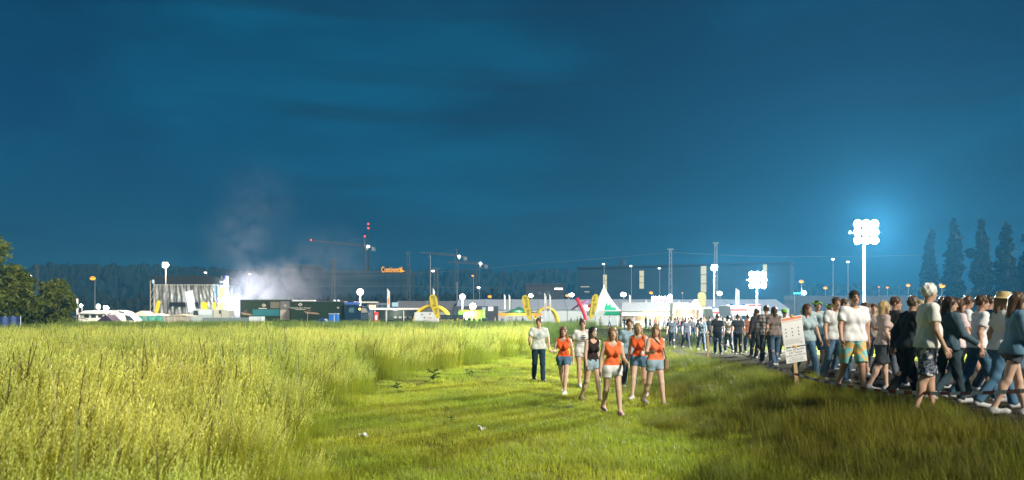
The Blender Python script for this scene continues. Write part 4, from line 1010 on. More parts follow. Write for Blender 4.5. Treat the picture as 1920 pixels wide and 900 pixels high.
# ambulances
def ambulance(label, px0, px1, top, Y, windscreen=True):
    x0, x1 = xx(px0, Y), xx(px1, Y); zt = zy(top, Y); w = (x1 - x0); o = thing('ambulance', label, 'ambulance', ((x0 + x1) / 2, Y, 0), 0, 'ambulances')
    rd = mat('ambulance_red', (0.75, 0.06, 0.03), 0.4)
    MB().prismx([(Y + 0.55, 0.4), (Y + 0.55, zt - 0.5), (Y + 1.0, zt), (Y + 6, zt), (Y + 6, 0.4)], x0, x1).build('box_body', white, o, bevel=0.05)
    MB().prismx([(Y - 0.9, 0.4), (Y - 0.9, 1.15), (Y - 0.2, 1.35), (Y + 0.54, zt - 0.75), (Y + 0.54, 0.4)], x0 + 0.1, x1 - 0.1).build('cab', white, o, bevel=0.05)
    MB().add([(x0 + 0.25, Y - 0.17, 1.41), (x1 - 0.25, Y - 0.17, 1.41), (x1 - 0.35, Y + 0.42, zt - 0.93), (x0 + 0.35, Y + 0.42, zt - 0.93)], [(0, 1, 2, 3)]).build('windscreen', glass, o)
    MB().box(x0 + 0.02, x1 - 0.02, Y + 0.52, Y + 0.545, zt - 0.66, zt - 0.5).build('stripe', rd, o)
    MB().box(x0 + 0.1, x1 - 0.1, Y - 0.93, Y - 0.905, 0.78, 1.02).build('stripe', rd, o)
    for s in (x0 + 0.2, x1 - 0.55): MB().box(s, s + 0.35, Y - 0.94, Y - 0.905, 0.55, 0.74).build('headlight', white, o)
    for s in (x0 + 0.1, x1 - 0.4): MB().box(s, s + 0.3, Y + 0.9, Y + 1.3, zt, zt + 0.16).build('beacon', mat('beacon_blue', (0.05, 0.12, 0.6), 0.2), o)
    for s in (x0 + 0.05, x1 - 0.3):
        for yy in (Y, Y + 4.6):
            MB().prismx([(yy + 0.36 * math.cos(k * math.pi / 7), 0.36 + 0.36 * math.sin(k * math.pi / 7)) for k in range(14)], s, s + 0.25).build('wheel', rubber, o)
ambulance('white ambulance with red stripe beside the second floodlight tower', 1372, 1403, 572, 96)
ambulance('farther white rescue van half hidden beside the ambulance', 1338, 1362, 578, 104)
Y = 92
o = thing('rescue_trailer', 'white box vehicle with red roof stripe behind the ambulance', 'vehicle', (xx(1415, Y + 10), Y + 10, 0))
MB().box(xx(1404, Y + 10), xx(1427, Y + 10), Y + 10, Y + 13, 0.5, zy(570, Y + 10)).build('body', white, o, bevel=0.05)
MB().box(xx(1404, Y + 10), xx(1427, Y + 10), Y + 9.97, Y + 9.998, zy(573.5, Y + 10), zy(571.5, Y + 10)).build('stripe', mat('ambulance_red'), o)
for px in (1408, 1422): MB().disc_y((xx(px, Y + 10), Y + 10.3, 0.36), 0.36, 0.25).build('wheel', rubber, o)

# ------------------------------------------------------------------ stage
Y = 132; x0, x1 = xx(284, Y), xx(413, Y); zr, zt = zy(533, Y), zy(517.5, Y); d = 9
o = thing('concert_stage', 'concert stage backed with creased silver tarpaulin under black roof', 'stage', ((x0 + x1) / 2, Y, 0))
def creased(u, v, amp=0.20):
    x = x0 + 0.45 + (x1 - x0 - 0.6) * u
    fold = math.sin(u * 61 + 2.2 * math.sin(v * 3 + u * 9)) * 0.55 + math.sin(u * 113 + v * 5) * 0.25 + math.sin(u * 33 - v * 7) * 0.35
    fan = math.sin((u - 0.5) * 90 * (0.4 + v)) * 0.3
    return (x, Y - 0.1 - amp * (fold + fan) * (0.35 + 0.65 * abs(math.sin(v * 2.6 + 0.3))), 0.3 + (zr - 0.3) * v + 0.05 * math.sin(u * 31))
MB().grid(lambda u, v: creased(u, v), 260, 26, (0, 0.03, 0)).build('tarpaulin', mat('silver_tarp', (0.24, 0.235, 0.23), 0.35, 0.3, var=0.5, scale=1.4, spec=0.6), o, True)
# the black weave showing where the sheet gathers
MB().prism([(x0 + 0.1, zr), (x1 + 0.2, zr), (x1 - 0.4, zt - 0.2), (x1 - 1.5, zt), (x0 + 1.2, zt), (x0 + 0.2, zt - 0.25)], Y - 0.35, Y + d).build('roof', mat('stage_roof', (0.018, 0.018, 0.02), 0.7), o)
MB().box(x0 + 3.2, x0 + 7.9, Y - 0.62, Y - 0.35, zy(575, Y), zy(567, Y)).build('opening', black, o)
for k in range(2):
    for s, px in ((0, 284.5), (1, 291)):
        MB().tube([(xx(px, Y), Y - 0.5 + 1.4 * k, 0), (xx(px, Y), Y - 0.5 + 1.4 * k, zr + 0.6)], 0.09, 6).build('scaffold_post', mat('scaffold_rust', (0.30, 0.24, 0.17), 0.6), o)
for k in range(5):
    MB().tube([(xx(284.5, Y), Y - 0.5, 0.6 + k * 1.2), (xx(291, Y), Y - 0.5, 1.8 + k * 1.2)], 0.05, 5).build('scaffold_brace', steel, o)
MB().ball(at(287, 528, Y - 0.6), 0.22, 8, (1, 1, 1.6)).build('rigging_lamp', mat('rigging_blue', (0.4, 0.55, 0.7)), o)
for k in range(26): 
    px = 292 + k * 4.6
    MB().box(xx(px, Y), xx(px + 2.6, Y), Y - 0.47, Y - 0.40, zr - 0.22, zr - 0.02).build('tarpaulin_tie', mat('tie_grey', (0.45, 0.44, 0.42)), o)
# speaker tower
Y = 129; x0, x1 = xx(412, Y), xx(424, Y)
o = thing('speaker_tower', 'white lit speaker tower at the edge of the stage', 'tower', ((x0 + x1) / 2, Y, 0))
for k in range(5):
    MB().box(x0, x1 - 0.25, Y, Y + 0.8, zy(580, Y) + k * 0.98, zy(580, Y) + k * 0.98 + 0.92).build('speaker_box', (white, mat('speaker_grey', (0.25, 0.26, 0.28)))[k % 2], o, bevel=0.03)
for k in range(2): MB().box(x0 + 0.1, x1 - 0.35, Y - 0.05, Y - 0.003, zy(533 - k * 8, Y) - 0.2, zy(533 - k * 8, Y) + 0.25).build('grille', mat('grille_dark', (0.05, 0.05, 0.06)), o)
for px in (412, 424): MB().tube([(xx(px, Y), Y + 0.9, 0), (xx(px, Y), Y + 0.9, zy(517, Y))], 0.07, 6).build('post', steel, o)
MB().box(x1 - 0.22, x1, Y - 0.05, Y + 0.7, zy(530, Y), zy(517, Y)).build('purple_banner', mat('purple_cloth', (0.16, 0.14, 0.5)), o)
cb = MB(); 
for k in range(6): cb.tube([at(404 + k, 532 + k * 0.8, Y - 0.4), at(402 + k * 1.5, 545 + k * 2, Y - 0.5), at(407 + k, 555 + k, Y - 0.4)], 0.05, 4)
cb.build('cable_bundle', mat('cable_blue', (0.05, 0.25, 0.4)), o)['kind'] = 'stuff'
MB().box(x1 + 0.05, x1 + 0.30, Y - 0.3, Y - 0.1, zy(568, Y), zy(559, Y)).build('stage_light', glow('stage_glare', (0.9, 0.93, 1.0), 26), o)
lamp('stage_light_beam', (x1 + 0.9, Y - 0.3, zy(560, Y)), 12000, (0.75, 0.86, 1.0), 0.35, o)
lamp('stage_light_beam', (x1 + 1.5, Y - 0.2, zy(586, Y)), 2600, (1, 0.95, 0.95), 0.35, o)
def leaning_banner(label, poly, Y, m, m2):
    P = [at(px, py, Y) for px, py in poly]; c = sum((p_ for p_ in P), Vector()) / 4
    o = thing('tall_banner', label, 'banner', (c.x, Y, 0), 0, 'tall banners at the stage')
    MB().prism([(p_.x, p_.z) for p_ in P], Y - 0.012, Y + 0.012).build('cloth', m, o)
    MB().tube([Vector((P[3].x - 0.04, Y, 0)), Vector((P[0].x - 0.04, Y, P[0].z))], 0.03, 5).build('pole', steel, o)
    MB().prism([(c.x - 0.3, c.z - 0.7), (c.x + 0.35, c.z - 0.5), (c.x + 0.2, c.z + 0.35), (c.x - 0.25, c.z + 0.1)], Y - 0.02, Y - 0.0135).build('print', m2, o)
leaning_banner('pale blue banner leaning before the silver tarpaulin', [(347, 547), (361, 544), (367, 583), (353, 586)], 121, mat('banner_paleblue', (0.55, 0.62, 0.8), 0.6), white)
leaning_banner('pale green tall banner beside the speaker tower', [(412, 539), (423, 537), (419, 582), (408, 582)], 122, mat('banner_palegreen', (0.55, 0.62, 0.36), 0.6), white)

# ------------------------------------------------------------------ vehicles by the stage
def wheels(o, pts, Y, r=0.42):
    for px in pts:
        w = MB().disc_y((xx(px, Y), Y + 0.1, r), r, 0.28).build('wheel', rubber, o); MB().disc_y((xx(px, Y), Y - 0.05, r), r * 0.55, 0.06).build('rim', steel, w)
Y = 116; grey = mat('truck_grey', (0.30, 0.36, 0.38), 0.5); 
o = thing('flatbed_truck', 'grey truck with boxy cab parked before the silver stage', 'truck', (xx(385, Y), Y, 0))
MB().prism([(xx(359, Y), 0.5), (xx(399, Y), 0.5), (xx(399, Y), zy(580, Y)), (xx(366, Y), zy(579, Y)), (xx(361, Y), zy(583, Y)), (xx(359, Y), zy(592, Y))], Y, Y + 2.2).build('cab', grey, o, bevel=0.06)
MB().prism([(xx(361.5, Y), zy(592, Y)), (xx(372, Y), zy(591, Y)), (xx(371, Y), zy(582.5, Y)), (xx(363.5, Y), zy(582.5, Y))], Y - 0.02, Y - 0.003).build('side_window', glass, o)
MB().prism([(xx(373, Y), zy(590, Y)), (xx(397, Y), zy(590, Y)), (xx(397, Y), zy(582, Y)), (xx(374.5, Y), zy(581.5, Y))], Y - 0.025, Y - 0.004).build('side_panel', mat('panel_paleblue', (0.42, 0.52, 0.56)), o)
for k in range(2): MB().box(xx(400 + k * 15, Y), xx(414 + k * 15, Y), Y, Y + 2.2, 0.8, zy((580, 582)[k], Y)).build('load_box', mat('load_beige', (0.38, 0.38, 0.34)), o, bevel=0.03)
MB().box(xx(411, Y), xx(414, Y), Y - 0.03, Y - 0.003, zy(588, Y), zy(582, Y)).build('hatch', black, o)
wheels(o, (366, 405, 424), Y)
Y = 112
o = thing('barrier_fence', 'low grey barrier fence running before the truck', 'fence', (xx(425, Y), Y, 0))
for k in range(5): MB().box(xx(380 + k * 17.6, Y), xx(397 + k * 17.6, Y), Y, Y + 0.06, 0.05, zy(595.5, Y)).build('panel', mat('barrier_grey', (0.20, 0.25, 0.26), 0.6), o)
for k in range(6): MB().tube([(xx(379.5 + k * 17.6, Y), Y + 0.1, 0), (xx(379.5 + k * 17.6, Y), Y + 0.1, zy(594.5, Y))], 0.035, 5).build('post', steel, o)
Y = 110; o = thing('white_box_trailer', 'small pale box trailer in front of the printed trailer', 'trailer', (xx(479, Y), Y, 0))
MB().box(xx(467, Y), xx(491, Y), Y, Y + 1.4, 0.45, zy(593.5, Y)).build('body', mat('trailer_pale', (0.6, 0.68, 0.68)), o, bevel=0.04); wheels(o, (474, 484), Y, 0.32)
MB().box(xx(467, Y), xx(482, Y), Y - 0.03, Y - 0.003, 0.6, zy(594.2, Y)).build('side_panel', white, o)

# printed semi-trailers
def noise_print(name, a, b, scale):
    return mat(name, tuple((x + y) / 2 for x, y in zip(a, b)), 0.5, var=0.75, scale=scale)
forest_p = noise_print('print_forest', (0.006, 0.014, 0.006), (0.03, 0.05, 0.02), 2.0)
def semi(label, px0, px1, top, Y):
    o = thing('printed_trailer', label, 'trailer', (xx((px0 + px1) / 2, Y), Y, 0), 0, 'printed semi trailers')
    MB().box(xx(px0, Y), xx(px1, Y), Y, Y + 2.5, 0.55, zy(top, Y)).build('box_body', forest_p, o, bevel=0.03)
    MB().box(xx(px0, Y) - 0.02, xx(px1, Y) + 0.02, Y - 0.04, Y + 2.54, zy(top, Y) + 0.003, zy(top - 1.3, Y)).build('roof_edge', mat('trailer_edge', (0.10, 0.10, 0.09)), o)
    wheels(o, (px0 + 8, px0 + 17, px1 - 22), Y)
    return o
def logo(o, px, py, Y, s=1.0):
    P = [(xx(px - 4.2 * s, Y), zy(py, Y)), (xx(px, Y), zy(py + 3.4 * s, Y)), (xx(px + 4.2 * s, Y), zy(py, Y)), (xx(px, Y), zy(py - 3.4 * s, Y))]
    l = MB().prism(P, Y - 0.03, Y - 0.015).build('logo', mat('logo_cream', (0.6, 0.56, 0.48)), o)
    MB().prism([(xx(px - 1.8 * s, Y), zy(py, Y)), (xx(px, Y), zy(py + 2 * s, Y)), (xx(px + 1.8 * s, Y), zy(py, Y)), (xx(px, Y), zy(py - 2 * s, Y))], Y - 0.04, Y - 0.031).build('logo_centre', mat('logo_brown', (0.12, 0.06, 0.04)), l)
def boat(o, px0, px1, py, Y):
    MB().prism([(xx(px0, Y), zy(py - 3, Y)), (xx(px0 + 4, Y), zy(py + 1.5, Y)), (xx(px1 - 3, Y), zy(py + 3.4, Y)), (xx(px1, Y), zy(py + 2.6, Y)), (xx(px1 - 6, Y), zy(py + 0.2, Y)), (xx(px0 + 5, Y), zy(py - 1.5, Y))], Y - 0.025, Y - 0.012).build('boat_print', mat('print_wood', (0.32, 0.22, 0.15), var=0.4), o)
    MB().prism([(xx(px0 + 5, Y), zy(py - 1.5, Y)), (xx(px0 + 14, Y), zy(py, Y)), (xx(px0 + 12, Y), zy(py - 6, Y)), (xx(px0 + 8, Y), zy(py - 7.5, Y))], Y - 0.03, Y - 0.014).build('rower_print', mat('print_brown', (0.10, 0.06, 0.05)), o)
Y = 124
o = semi('dark trailer printed with forest, teal water panel and boat', 450, 544, 563, Y)
logo(o, 495, 572.5, Y)
MB().pbox(473.5, 524, 580, 592, Y - 0.02, 0.01).build('water_print', mat('print_teal_water', (0.03, 0.16, 0.19), 0.4, var=0.3), o)
MB().pbox(507, 524, 566, 578, Y - 0.02, 0.01).build('beer_print', mat('print_tan_panel', (0.16, 0.14, 0.10), var=0.3), o)
MB().pbox(525.5, 543, 565, 579.5, Y - 0.024, 0.012).build('rear_panel', mat('print_grey', (0.16, 0.15, 0.15)), o)
MB().pbox(525.5, 543, 580.5, 600, Y - 0.024, 0.012).build('door_print', mat('print_pale', (0.45, 0.40, 0.36), var=0.35, scale=1.2), o)
logo(o, 535, 573, Y - 0.02, 0.7)
boat(o, 451, 474, 588, Y)
MB().pbox(485, 500, 577.5, 579, Y - 0.02, 0.01).build('caption', mat('logo_cream'), o)
for px in (511, 541): MB().tube([at(px, 563, Y + 1), at(px, 557, Y + 1)], 0.05, 5).build('roof_vent', steel, o)
Y = 121
o = semi('dark green trailer printed with pale lettering, diamond logo and canoe', 545.5, 645, 566, Y)
logo(o, 563, 571, Y)
text('lettering', 'Weltenburger Kloster', 0.36, mat('logo_cream'), (xx(563, Y), Y - 0.02, zy(577.3, Y)), UPR, o)
MB().pbox(553, 573, 579.8, 580.6, Y - 0.02, 0.01).build('caption', mat('logo_cream'), o)
boat(o, 570, 600, 586, Y); logo(o, 634, 577, Y, 0.6)
for k in range(3): MB().pbox(548 + k * 14, 560 + k * 14, 562.5, 565.3, Y + 0.5, 1.5).build('roof_box', white, o)
for px in (627, 634): MB().ball(at(px, 564.5, Y + 0.6), 0.22, 8).build('roof_lamp', white, o)
MB().tube([at(577, 586, Y - 0.3), Vector((xx(577, Y), Y - 0.3, 0))], 0.05, 5).build('side_pole', steel, o)
# truck cab
Y = 120; navy = mat('truck_navy', (0.012, 0.03, 0.055), 0.3, spec=0.6)
o = thing('truck_cab', 'dark blue truck cab coupled to the dark green trailer', 'truck', (xx(668, Y), Y, 0))
MB().prism([(xx(646, Y), 0.55), (xx(690, Y), 0.55), (xx(691, Y), zy(588, Y)), (xx(686, Y), zy(575, Y)), (xx(672, Y), zy(573, Y)), (xx(647, Y), zy(571, Y))], Y, Y + 2.4).build('cab', navy, o, bevel=0.06)
MB().pbox(654, 664, 577, 586, Y - 0.02, 0.015).build('side_window', mat('cab_window', (0.08, 0.16, 0.18), 0.15, spec=0.8), o)
MB().prism([(xx(677, Y), zy(586, Y)), (xx(689.5, Y), zy(586, Y)), (xx(686, Y), zy(578, Y)), (xx(678.5, Y), zy(577, Y))], Y - 0.02, Y - 0.005).build('windscreen', mat('cab_screen', (0.35, 0.33, 0.28), 0.2, spec=0.8), o)
for k in range(3): MB().pbox(677, 690, 588 + k * 3.6, 590.2 + k * 3.6, Y - 0.03, 0.02).build('grille_bar', mat('chrome', (0.55, 0.62, 0.66), 0.2, 0.9), o)
MB().ball(at(674.5, 579.5, Y - 0.1), 0.16, 8).build('marker_lamp', glow('marker_orange', (1, 0.5, 0.1), 5), o)
MB().pbox(646, 672, 566.5, 571, Y + 0.2, 1.6).build('roof_bags', mat('bag_blue', (0.06, 0.13, 0.45)), o)
wheels(o, (655, 682), Y, 0.48)
Y = 111; bl = mat('toilet_blue', (0.03, 0.16, 0.55), 0.5)
o = thing('portable_toilet', 'blue portable cabin with pale roof before the dark green trailer', 'cabin', (xx(625, Y), Y, 0))
MB().box(xx(616.5, Y), xx(633, Y), Y, Y + 1.1, 0.1, zy(589, Y)).build('cabin_shell', bl, o, bevel=0.04)
MB().box(xx(616, Y), xx(633.5, Y), Y - 0.05, Y + 1.15, zy(589, Y), zy(587.6, Y)).build('roof', mat('toilet_roof', (0.45, 0.5, 0.55)), o)
MB().box(xx(626, Y), xx(627.5, Y), Y - 0.03, Y - 0.003, 0.2, zy(590, Y)).build('door_edge', mat('toilet_edge', (0.5, 0.6, 0.7)), o)
o = thing('blue_car', 'small blue car with pale roof parked beside the blue cabin', 'car', (xx(605, Y), Y, 0))
MB().prism([(xx(594, Y), 0.35), (xx(616, Y), 0.35), (xx(616, Y), 0.9), (xx(612, Y), 1.0), (xx(608, Y), 1.4), (xx(599, Y), 1.42), (xx(596, Y), 1.0), (xx(594, Y), 0.9)], Y, Y + 1.7).build('body', bl, o, bevel=0.05)
MB().prism([(xx(598.3, Y), 1.02), (xx(610, Y), 1.02), (xx(607.5, Y), 1.36), (xx(599.6, Y), 1.37)], Y - 0.02, Y - 0.004).build('side_window', glass, o)
wheels(o, (598.5, 612), Y, 0.3)

# ------------------------------------------------------------------ caravan corner
Y = 108
o = thing('motorhome', 'long white motorhome with sloping windscreen under the warm floodlight', 'motorhome', (xx(200, Y), Y, 0))
MB().prism([(xx(146, Y), 0.45), (xx(254, Y), 0.45), (xx(254.5, Y), zy(600, Y)), (xx(244, Y), zy(591, Y)), (xx(232, Y), zy(583.5, Y)), (xx(222, Y), zy(581.5, Y)), (xx(158, Y), zy(582.5, Y)), (xx(146, Y), zy(588, Y))], Y, Y + 2.3).build('body', white, o, bevel=0.08)
MB().prism([(xx(237, Y), zy(601, Y)), (xx(252, Y), zy(601, Y)), (xx(243.5, Y), zy(592.5, Y)), (xx(234, Y), zy(590, Y))], Y - 0.03, Y - 0.004).build('side_window', glass, o)
MB().prism([(xx(224, Y), zy(586, Y)), (xx(238, Y), zy(589, Y)), (xx(232, Y), zy(584.6, Y)), (xx(223, Y), zy(583.2, Y))], Y - 0.03, Y - 0.004).build('side_window', glass, o)
MB().prism([(xx(150, Y), zy(588, Y)), (xx(208, Y), zy(587.4, Y)), (xx(208, Y), zy(586.2, Y)), (xx(150, Y), zy(586.6, Y))], Y - 0.9, Y - 0.004).build('awning', mat('awning_grey', (0.5, 0.5, 0.48)), o)
for k in range(4): MB().box(xx(158 + k * 13, Y), xx(167 + k * 13, Y), Y - 0.02, Y - 0.003, zy(596, Y), zy(590, Y)).build('side_window', glass, o)
MB().box(xx(215, Y), xx(222, Y), Y - 0.025, Y - 0.003, 0.5, zy(587, Y)).build('door', mat('door_cream', (0.6, 0.58, 0.5)), o)
MB().lathe([(0.02, 0), (0.25, 0.05), (0.42, 0.16)], (0, 0, 0), 14); dish = MB(); dish.ball(at(184, 575, Y + 0.6), 0.36, 14, (1, 0.35, 1.2)); dish.build('satellite_dish', white, o, True)
MB().tube([at(185, 577, Y + 0.8), at(187, 582.5, Y + 0.8)], 0.05, 5).build('dish_stand', steel, o)
wheels(o, (170, 236), Y, 0.36)
Y = 105
o = thing('dark_tarpaulin', 'black tarpaulin propped up at one end beside the motorhome', 'tarpaulin', (xx(122, Y), Y, 0))
MB().grid(lambda u, v: (xx(98 + 52 * u, Y), Y + 2.0 * v, max(0.9, zy(584 + 13 * abs(u - 0.12) ** 0.6 * 1.1, Y)) * (1 - 0.1 * v) + 0.06 * math.sin(u * 20 + v * 4)), 20, 6, (0, 0, 0.05)).build('sheet', mat('tarp_black', (0.02, 0.018, 0.022), 0.45), o)
for px in (101, 118, 148): MB().tube([(xx(px, Y), Y + 0.05, 0), (xx(px, Y), Y + 0.05, max(0.9, zy(590, Y)))], 0.04, 5).build('post', steel, o)
Y = 104
o = thing('purple_tent', 'dark purple low tent under the warm floodlight', 'tent', (xx(196, Y), Y, 0))
MB().prism([(xx(176, Y), 0.0), (xx(216, Y), 0.0), (xx(212, Y), 1.1), (xx(198, Y), zy(590, Y)), (xx(182, Y), 1.2)], Y, Y + 2.4).build('canvas', mat('purple_canvas', (0.05, 0.035, 0.07), 0.7), o)
MB().prism([(xx(192, Y), 0.0), (xx(202, Y), 0.0), (xx(197.5, Y), 1.5)], Y - 0.02, Y - 0.004).build('door_flap', mat('purple_flap', (0.03, 0.02, 0.04)), o)
for i, (a, b, lab) in enumerate(((-6, 37, 'blue tarpaulin fence panel cut by the picture edge'), (61, 110, 'blue tarpaulin fence before the edge trees'))):
    Y = 60 + 40 * i; o = thing('blue_fence', lab, 'fence', (xx((a + b) / 2, Y), Y, 0), 0, 'blue fences under the edge trees')
    MB().grid(lambda u, v: (xx(a + (b - a) * u, Y), Y + 0.06 * math.sin(u * 17), 0.2 + (zy(593.5, Y) - 0.2) * v), 16, 2, (0, 0.02, 0)).build('cloth', mat('fence_blue', (0.05, 0.09, 0.22), 0.6), o)
    for k in range(4): MB().tube([(xx(a + (b - a) * k / 3, Y), Y + 0.1, 0), (xx(a + (b - a) * k / 3, Y), Y + 0.1, zy(592.5, Y))], 0.03, 5).build('post', steel, o)
Y = 110; teal = mat('teal_canvas', (0.06, 0.36, 0.30), 0.6, trans=0.2)
for i, (a, b, pk, lab) in enumerate(((244, 277, 583, 'low tent with cream roof and teal wall beside the motorhome'), (273, 308, 588, 'low teal walled tent with pale roof beside the floodlight pole'), (308, 356, 588.5, 'low beige covered tent before the stage corner'))):
    o = thing('low_tent', lab, 'tent', (xx((a + b) / 2, Y), Y, 0), 0, 'low tents before the stage')
    ze = zy(592.5, Y); cm = (mat('roof_cream', (0.65, 0.55, 0.44), trans=0.2), tentw, mat('roof_beige', (0.40, 0.36, 0.30)))[i]
    MB().prism([(xx(a, Y), ze), (xx(b, Y), ze), (xx((a + b) / 2 + 3, Y), zy(pk, Y))], Y - 0.1, Y + 3).build('roof', cm, o)
    wm_ = teal if i < 2 else mat('roof_beige')
    for k in range(4):
        u0, u1 = a + (b - a) * k / 4, a + (b - a) * (k + 1) / 4
        MB().grid(lambda u, v: (xx(u0 + (u1 - u0) * u, Y), Y + 0.04 * math.sin(u * 9), 0.1 + (ze - 0.12) * v), 8, 2, (0, 0.02, 0)).build('wall_panel', (wm_, mat('teal_light', (0.14, 0.5, 0.42), trans=0.2))[k % 2 if i < 2 else 0], o)
    for px in (a + 1, b - 1): MB().tube([(xx(px, Y), Y - 0.12, 0), (xx(px, Y), Y - 0.12, ze)], 0.04, 5).build('tent_pole', steel, o)

# ------------------------------------------------------------------ stage smoke
def smoke():
    Y = 134; c = at(500, 470, Y); hx = 140 * Y / F; hz = (610 - 290) / 2 * Y / F
    base = at(470, 450, Y)
    mb = MB().box(base.x - hx, base.x + hx * 1.7, Y - 6, Y + 9, 0.3, zy(255, Y))
    m = bpy.data.materials.new('smoke'); m.use_nodes = True; nt = m.node_tree; nt.nodes.clear(); N = nt.nodes.new; L = nt.links.new
    out = N('ShaderNodeOutputMaterial'); pv_ = N('ShaderNodeVolumePrincipled'); L(pv_.outputs[0], out.inputs['Volume'])
    pv_.inputs['Color'].default_value = (0.92, 0.85, 0.87, 1); pv_.inputs['Anisotropy'].default_value = 0.2
    tc = N('ShaderNodeTexCoord')
    def blob(px, py, rx, rz, k):
        p_ = at(px, py, Y + 1.5)
        s = N('ShaderNodeVectorMath'); s.operation = 'SUBTRACT'; s.inputs[1].default_value = tuple(p_)
        L(tc.outputs['Object'], s.inputs[0])
        q_ = N('ShaderNodeVectorMath'); q_.operation = 'MULTIPLY'; q_.inputs[1].default_value = (F / Y / rx, 1 / 5.0, F / Y / rz); L(s.outputs[0], q_.inputs[0])
        ln = N('ShaderNodeVectorMath'); ln.operation = 'LENGTH'; L(q_.outputs[0], ln.inputs[0])
        mr = N('ShaderNodeMapRange'); mr.interpolation_type = 'SMOOTHSTEP'; mr.inputs[1].default_value = 1.0; mr.inputs[2].default_value = 0.1; mr.inputs[4].default_value = k
        L(ln.outputs[1], mr.inputs[0]); return mr.outputs[0]
    parts = [blob(445, 575, 50, 45, 0.6), blob(480, 540, 75, 62, 0.34), blob(535, 545, 85, 75, 0.26), blob(445, 455, 95, 95, 0.034), blob(485, 385, 105, 120, 0.016), blob(610, 505, 130, 105, 0.05)]
    acc = parts[0]
    for p_ in parts[1:]:
        a = N('ShaderNodeMath'); a.operation = 'ADD'; L(acc, a.inputs[0]); L(p_, a.inputs[1]); acc = a.outputs[0]
    nz = N('ShaderNodeTexNoise'); nz.inputs['Scale'].default_value = 0.38; nz.inputs['Detail'].default_value = 4; nz.inputs['Distortion'].default_value = 0.8
    L(tc.outputs['Object'], nz.inputs['Vector'])
    mr = N('ShaderNodeMapRange'); mr.inputs[1].default_value = 0.30; mr.inputs[2].default_value = 0.75; mr.inputs[4].default_value = 1.0; L(nz.outputs[0], mr.inputs[0])
    mu = N('ShaderNodeMath'); mu.operation = 'MULTIPLY'; L(acc, mu.inputs[0]); L(mr.outputs[0], mu.inputs[1])
    L(mu.outputs[0], pv_.inputs['Density'])
    o = mb.build('smoke', m); tag(o, 'white stage smoke', None, None, 'stuff')
smoke()

# ------------------------------------------------------------------ people
def surface_nets(f, org, h):
    """closed surface where the field f crosses zero"""
    s = f < 0
    n = [d - 1 for d in f.shape]
    sl = lambda a, c: a[c[0]:c[0] + n[0], c[1]:c[1] + n[1], c[2]:c[2] + n[2]]
    cs = [(i, j, k) for i in (0, 1) for j in (0, 1) for k in (0, 1)]
    cnt = sum(sl(s, c).astype(np.int8) for c in cs)
    cell = (cnt > 0) & (cnt < 8)
    idx = -np.ones(cell.shape, np.int64); ci = np.argwhere(cell); idx[cell] = np.arange(len(ci))
    acc = np.zeros((len(ci), 3)); num = np.zeros(len(ci))
    for a in cs:
        for ax in range(3):
            if a[ax]: continue
            b = list(a); b[ax] = 1
            fa = f[ci[:, 0] + a[0], ci[:, 1] + a[1], ci[:, 2] + a[2]]; fb = f[ci[:, 0] + b[0], ci[:, 1] + b[1], ci[:, 2] + b[2]]
            m = (fa < 0) != (fb < 0)
            t = np.where(m, fa / np.where(m, fa - fb, 1), 0)
            p = np.tile(np.array(a, float), (len(ci), 1)); p[:, ax] = t
            acc += p * m[:, None]; num += m
    V = (ci + acc / num[:, None]) * h + org
    Qs = []
    for ax in range(3):
        u, v = [(1, 2), (2, 0), (0, 1)][ax]
        sh = list(f.shape); sh[ax] -= 1
        a = np.moveaxis(s, ax, 0)[:-1]; b = np.moveaxis(s, ax, 0)[1:]
        d = np.moveaxis(a != b, 0, ax); e = np.argwhere(d)
        e = e[(e[:, u] > 0) & (e[:, v] > 0) & (e[:, u] < n[u]) & (e[:, v] < n[v])]
        q = []
        for du, dv in ((-1, -1), (0, -1), (0, 0), (-1, 0)):
            c = e.copy(); c[:, u] += du; c[:, v] += dv; q.append(idx[c[:, 0], c[:, 1], c[:, 2]])
        q = np.stack(q, 1); inside = s[e[:, 0], e[:, 1], e[:, 2]]
        q[~inside] = q[~inside][:, ::-1]; Qs.append(q)
    return V, np.concatenate(Qs)
def rc(P, a, b, ra, rb, S=None):
    a = np.array(a, float); b = np.array(b, float)
    if S is not None: S = np.array(S); P = P * S; a = a * S; b = b * S
    ab = b - a; t = np.clip(((P - a) @ ab) / max(ab @ ab, 1e-9), 0, 1)
    return np.linalg.norm(P - a - t[:, None] * ab, axis=1) - (ra + t * (rb - ra))
def ell(P, c, r):
    r = np.array(r); q = (P - np.array(c)) / r; l = np.linalg.norm(q, axis=1)
    return (l - 1) * r.min()
def smin(a, b, k):
    h = np.clip(0.5 + 0.5 * (b - a) / k, 0, 1); return b + (a - b) * h - k * h * (1 - h)
def union(ds, k):
    o = ds[0]
    for d in ds[1:]: o = smin(o, d, k)
    return o
def field_mesh(fn, lo, hi, h):
    lo = np.array(lo, float); n = np.ceil((np.array(hi) - lo) / h).astype(int) + 1
    K = 4; nb = -(-n // K)                                 # look coarsely first, then finely only near the surface
    gc = np.stack(np.meshgrid(*[lo[i] + h * (K * np.arange(nb[i]) + (K - 1) / 2) for i in range(3)], indexing='ij'), -1).reshape(-1, 3)
    fc = fn(gc).reshape(nb)
    f = fc.repeat(K, 0).repeat(K, 1).repeat(K, 2)
    ix = np.argwhere(np.abs(f) < 5.5 * h)
    f[ix[:, 0], ix[:, 1], ix[:, 2]] = fn(lo + h * ix)
    return surface_nets(f, lo, h)

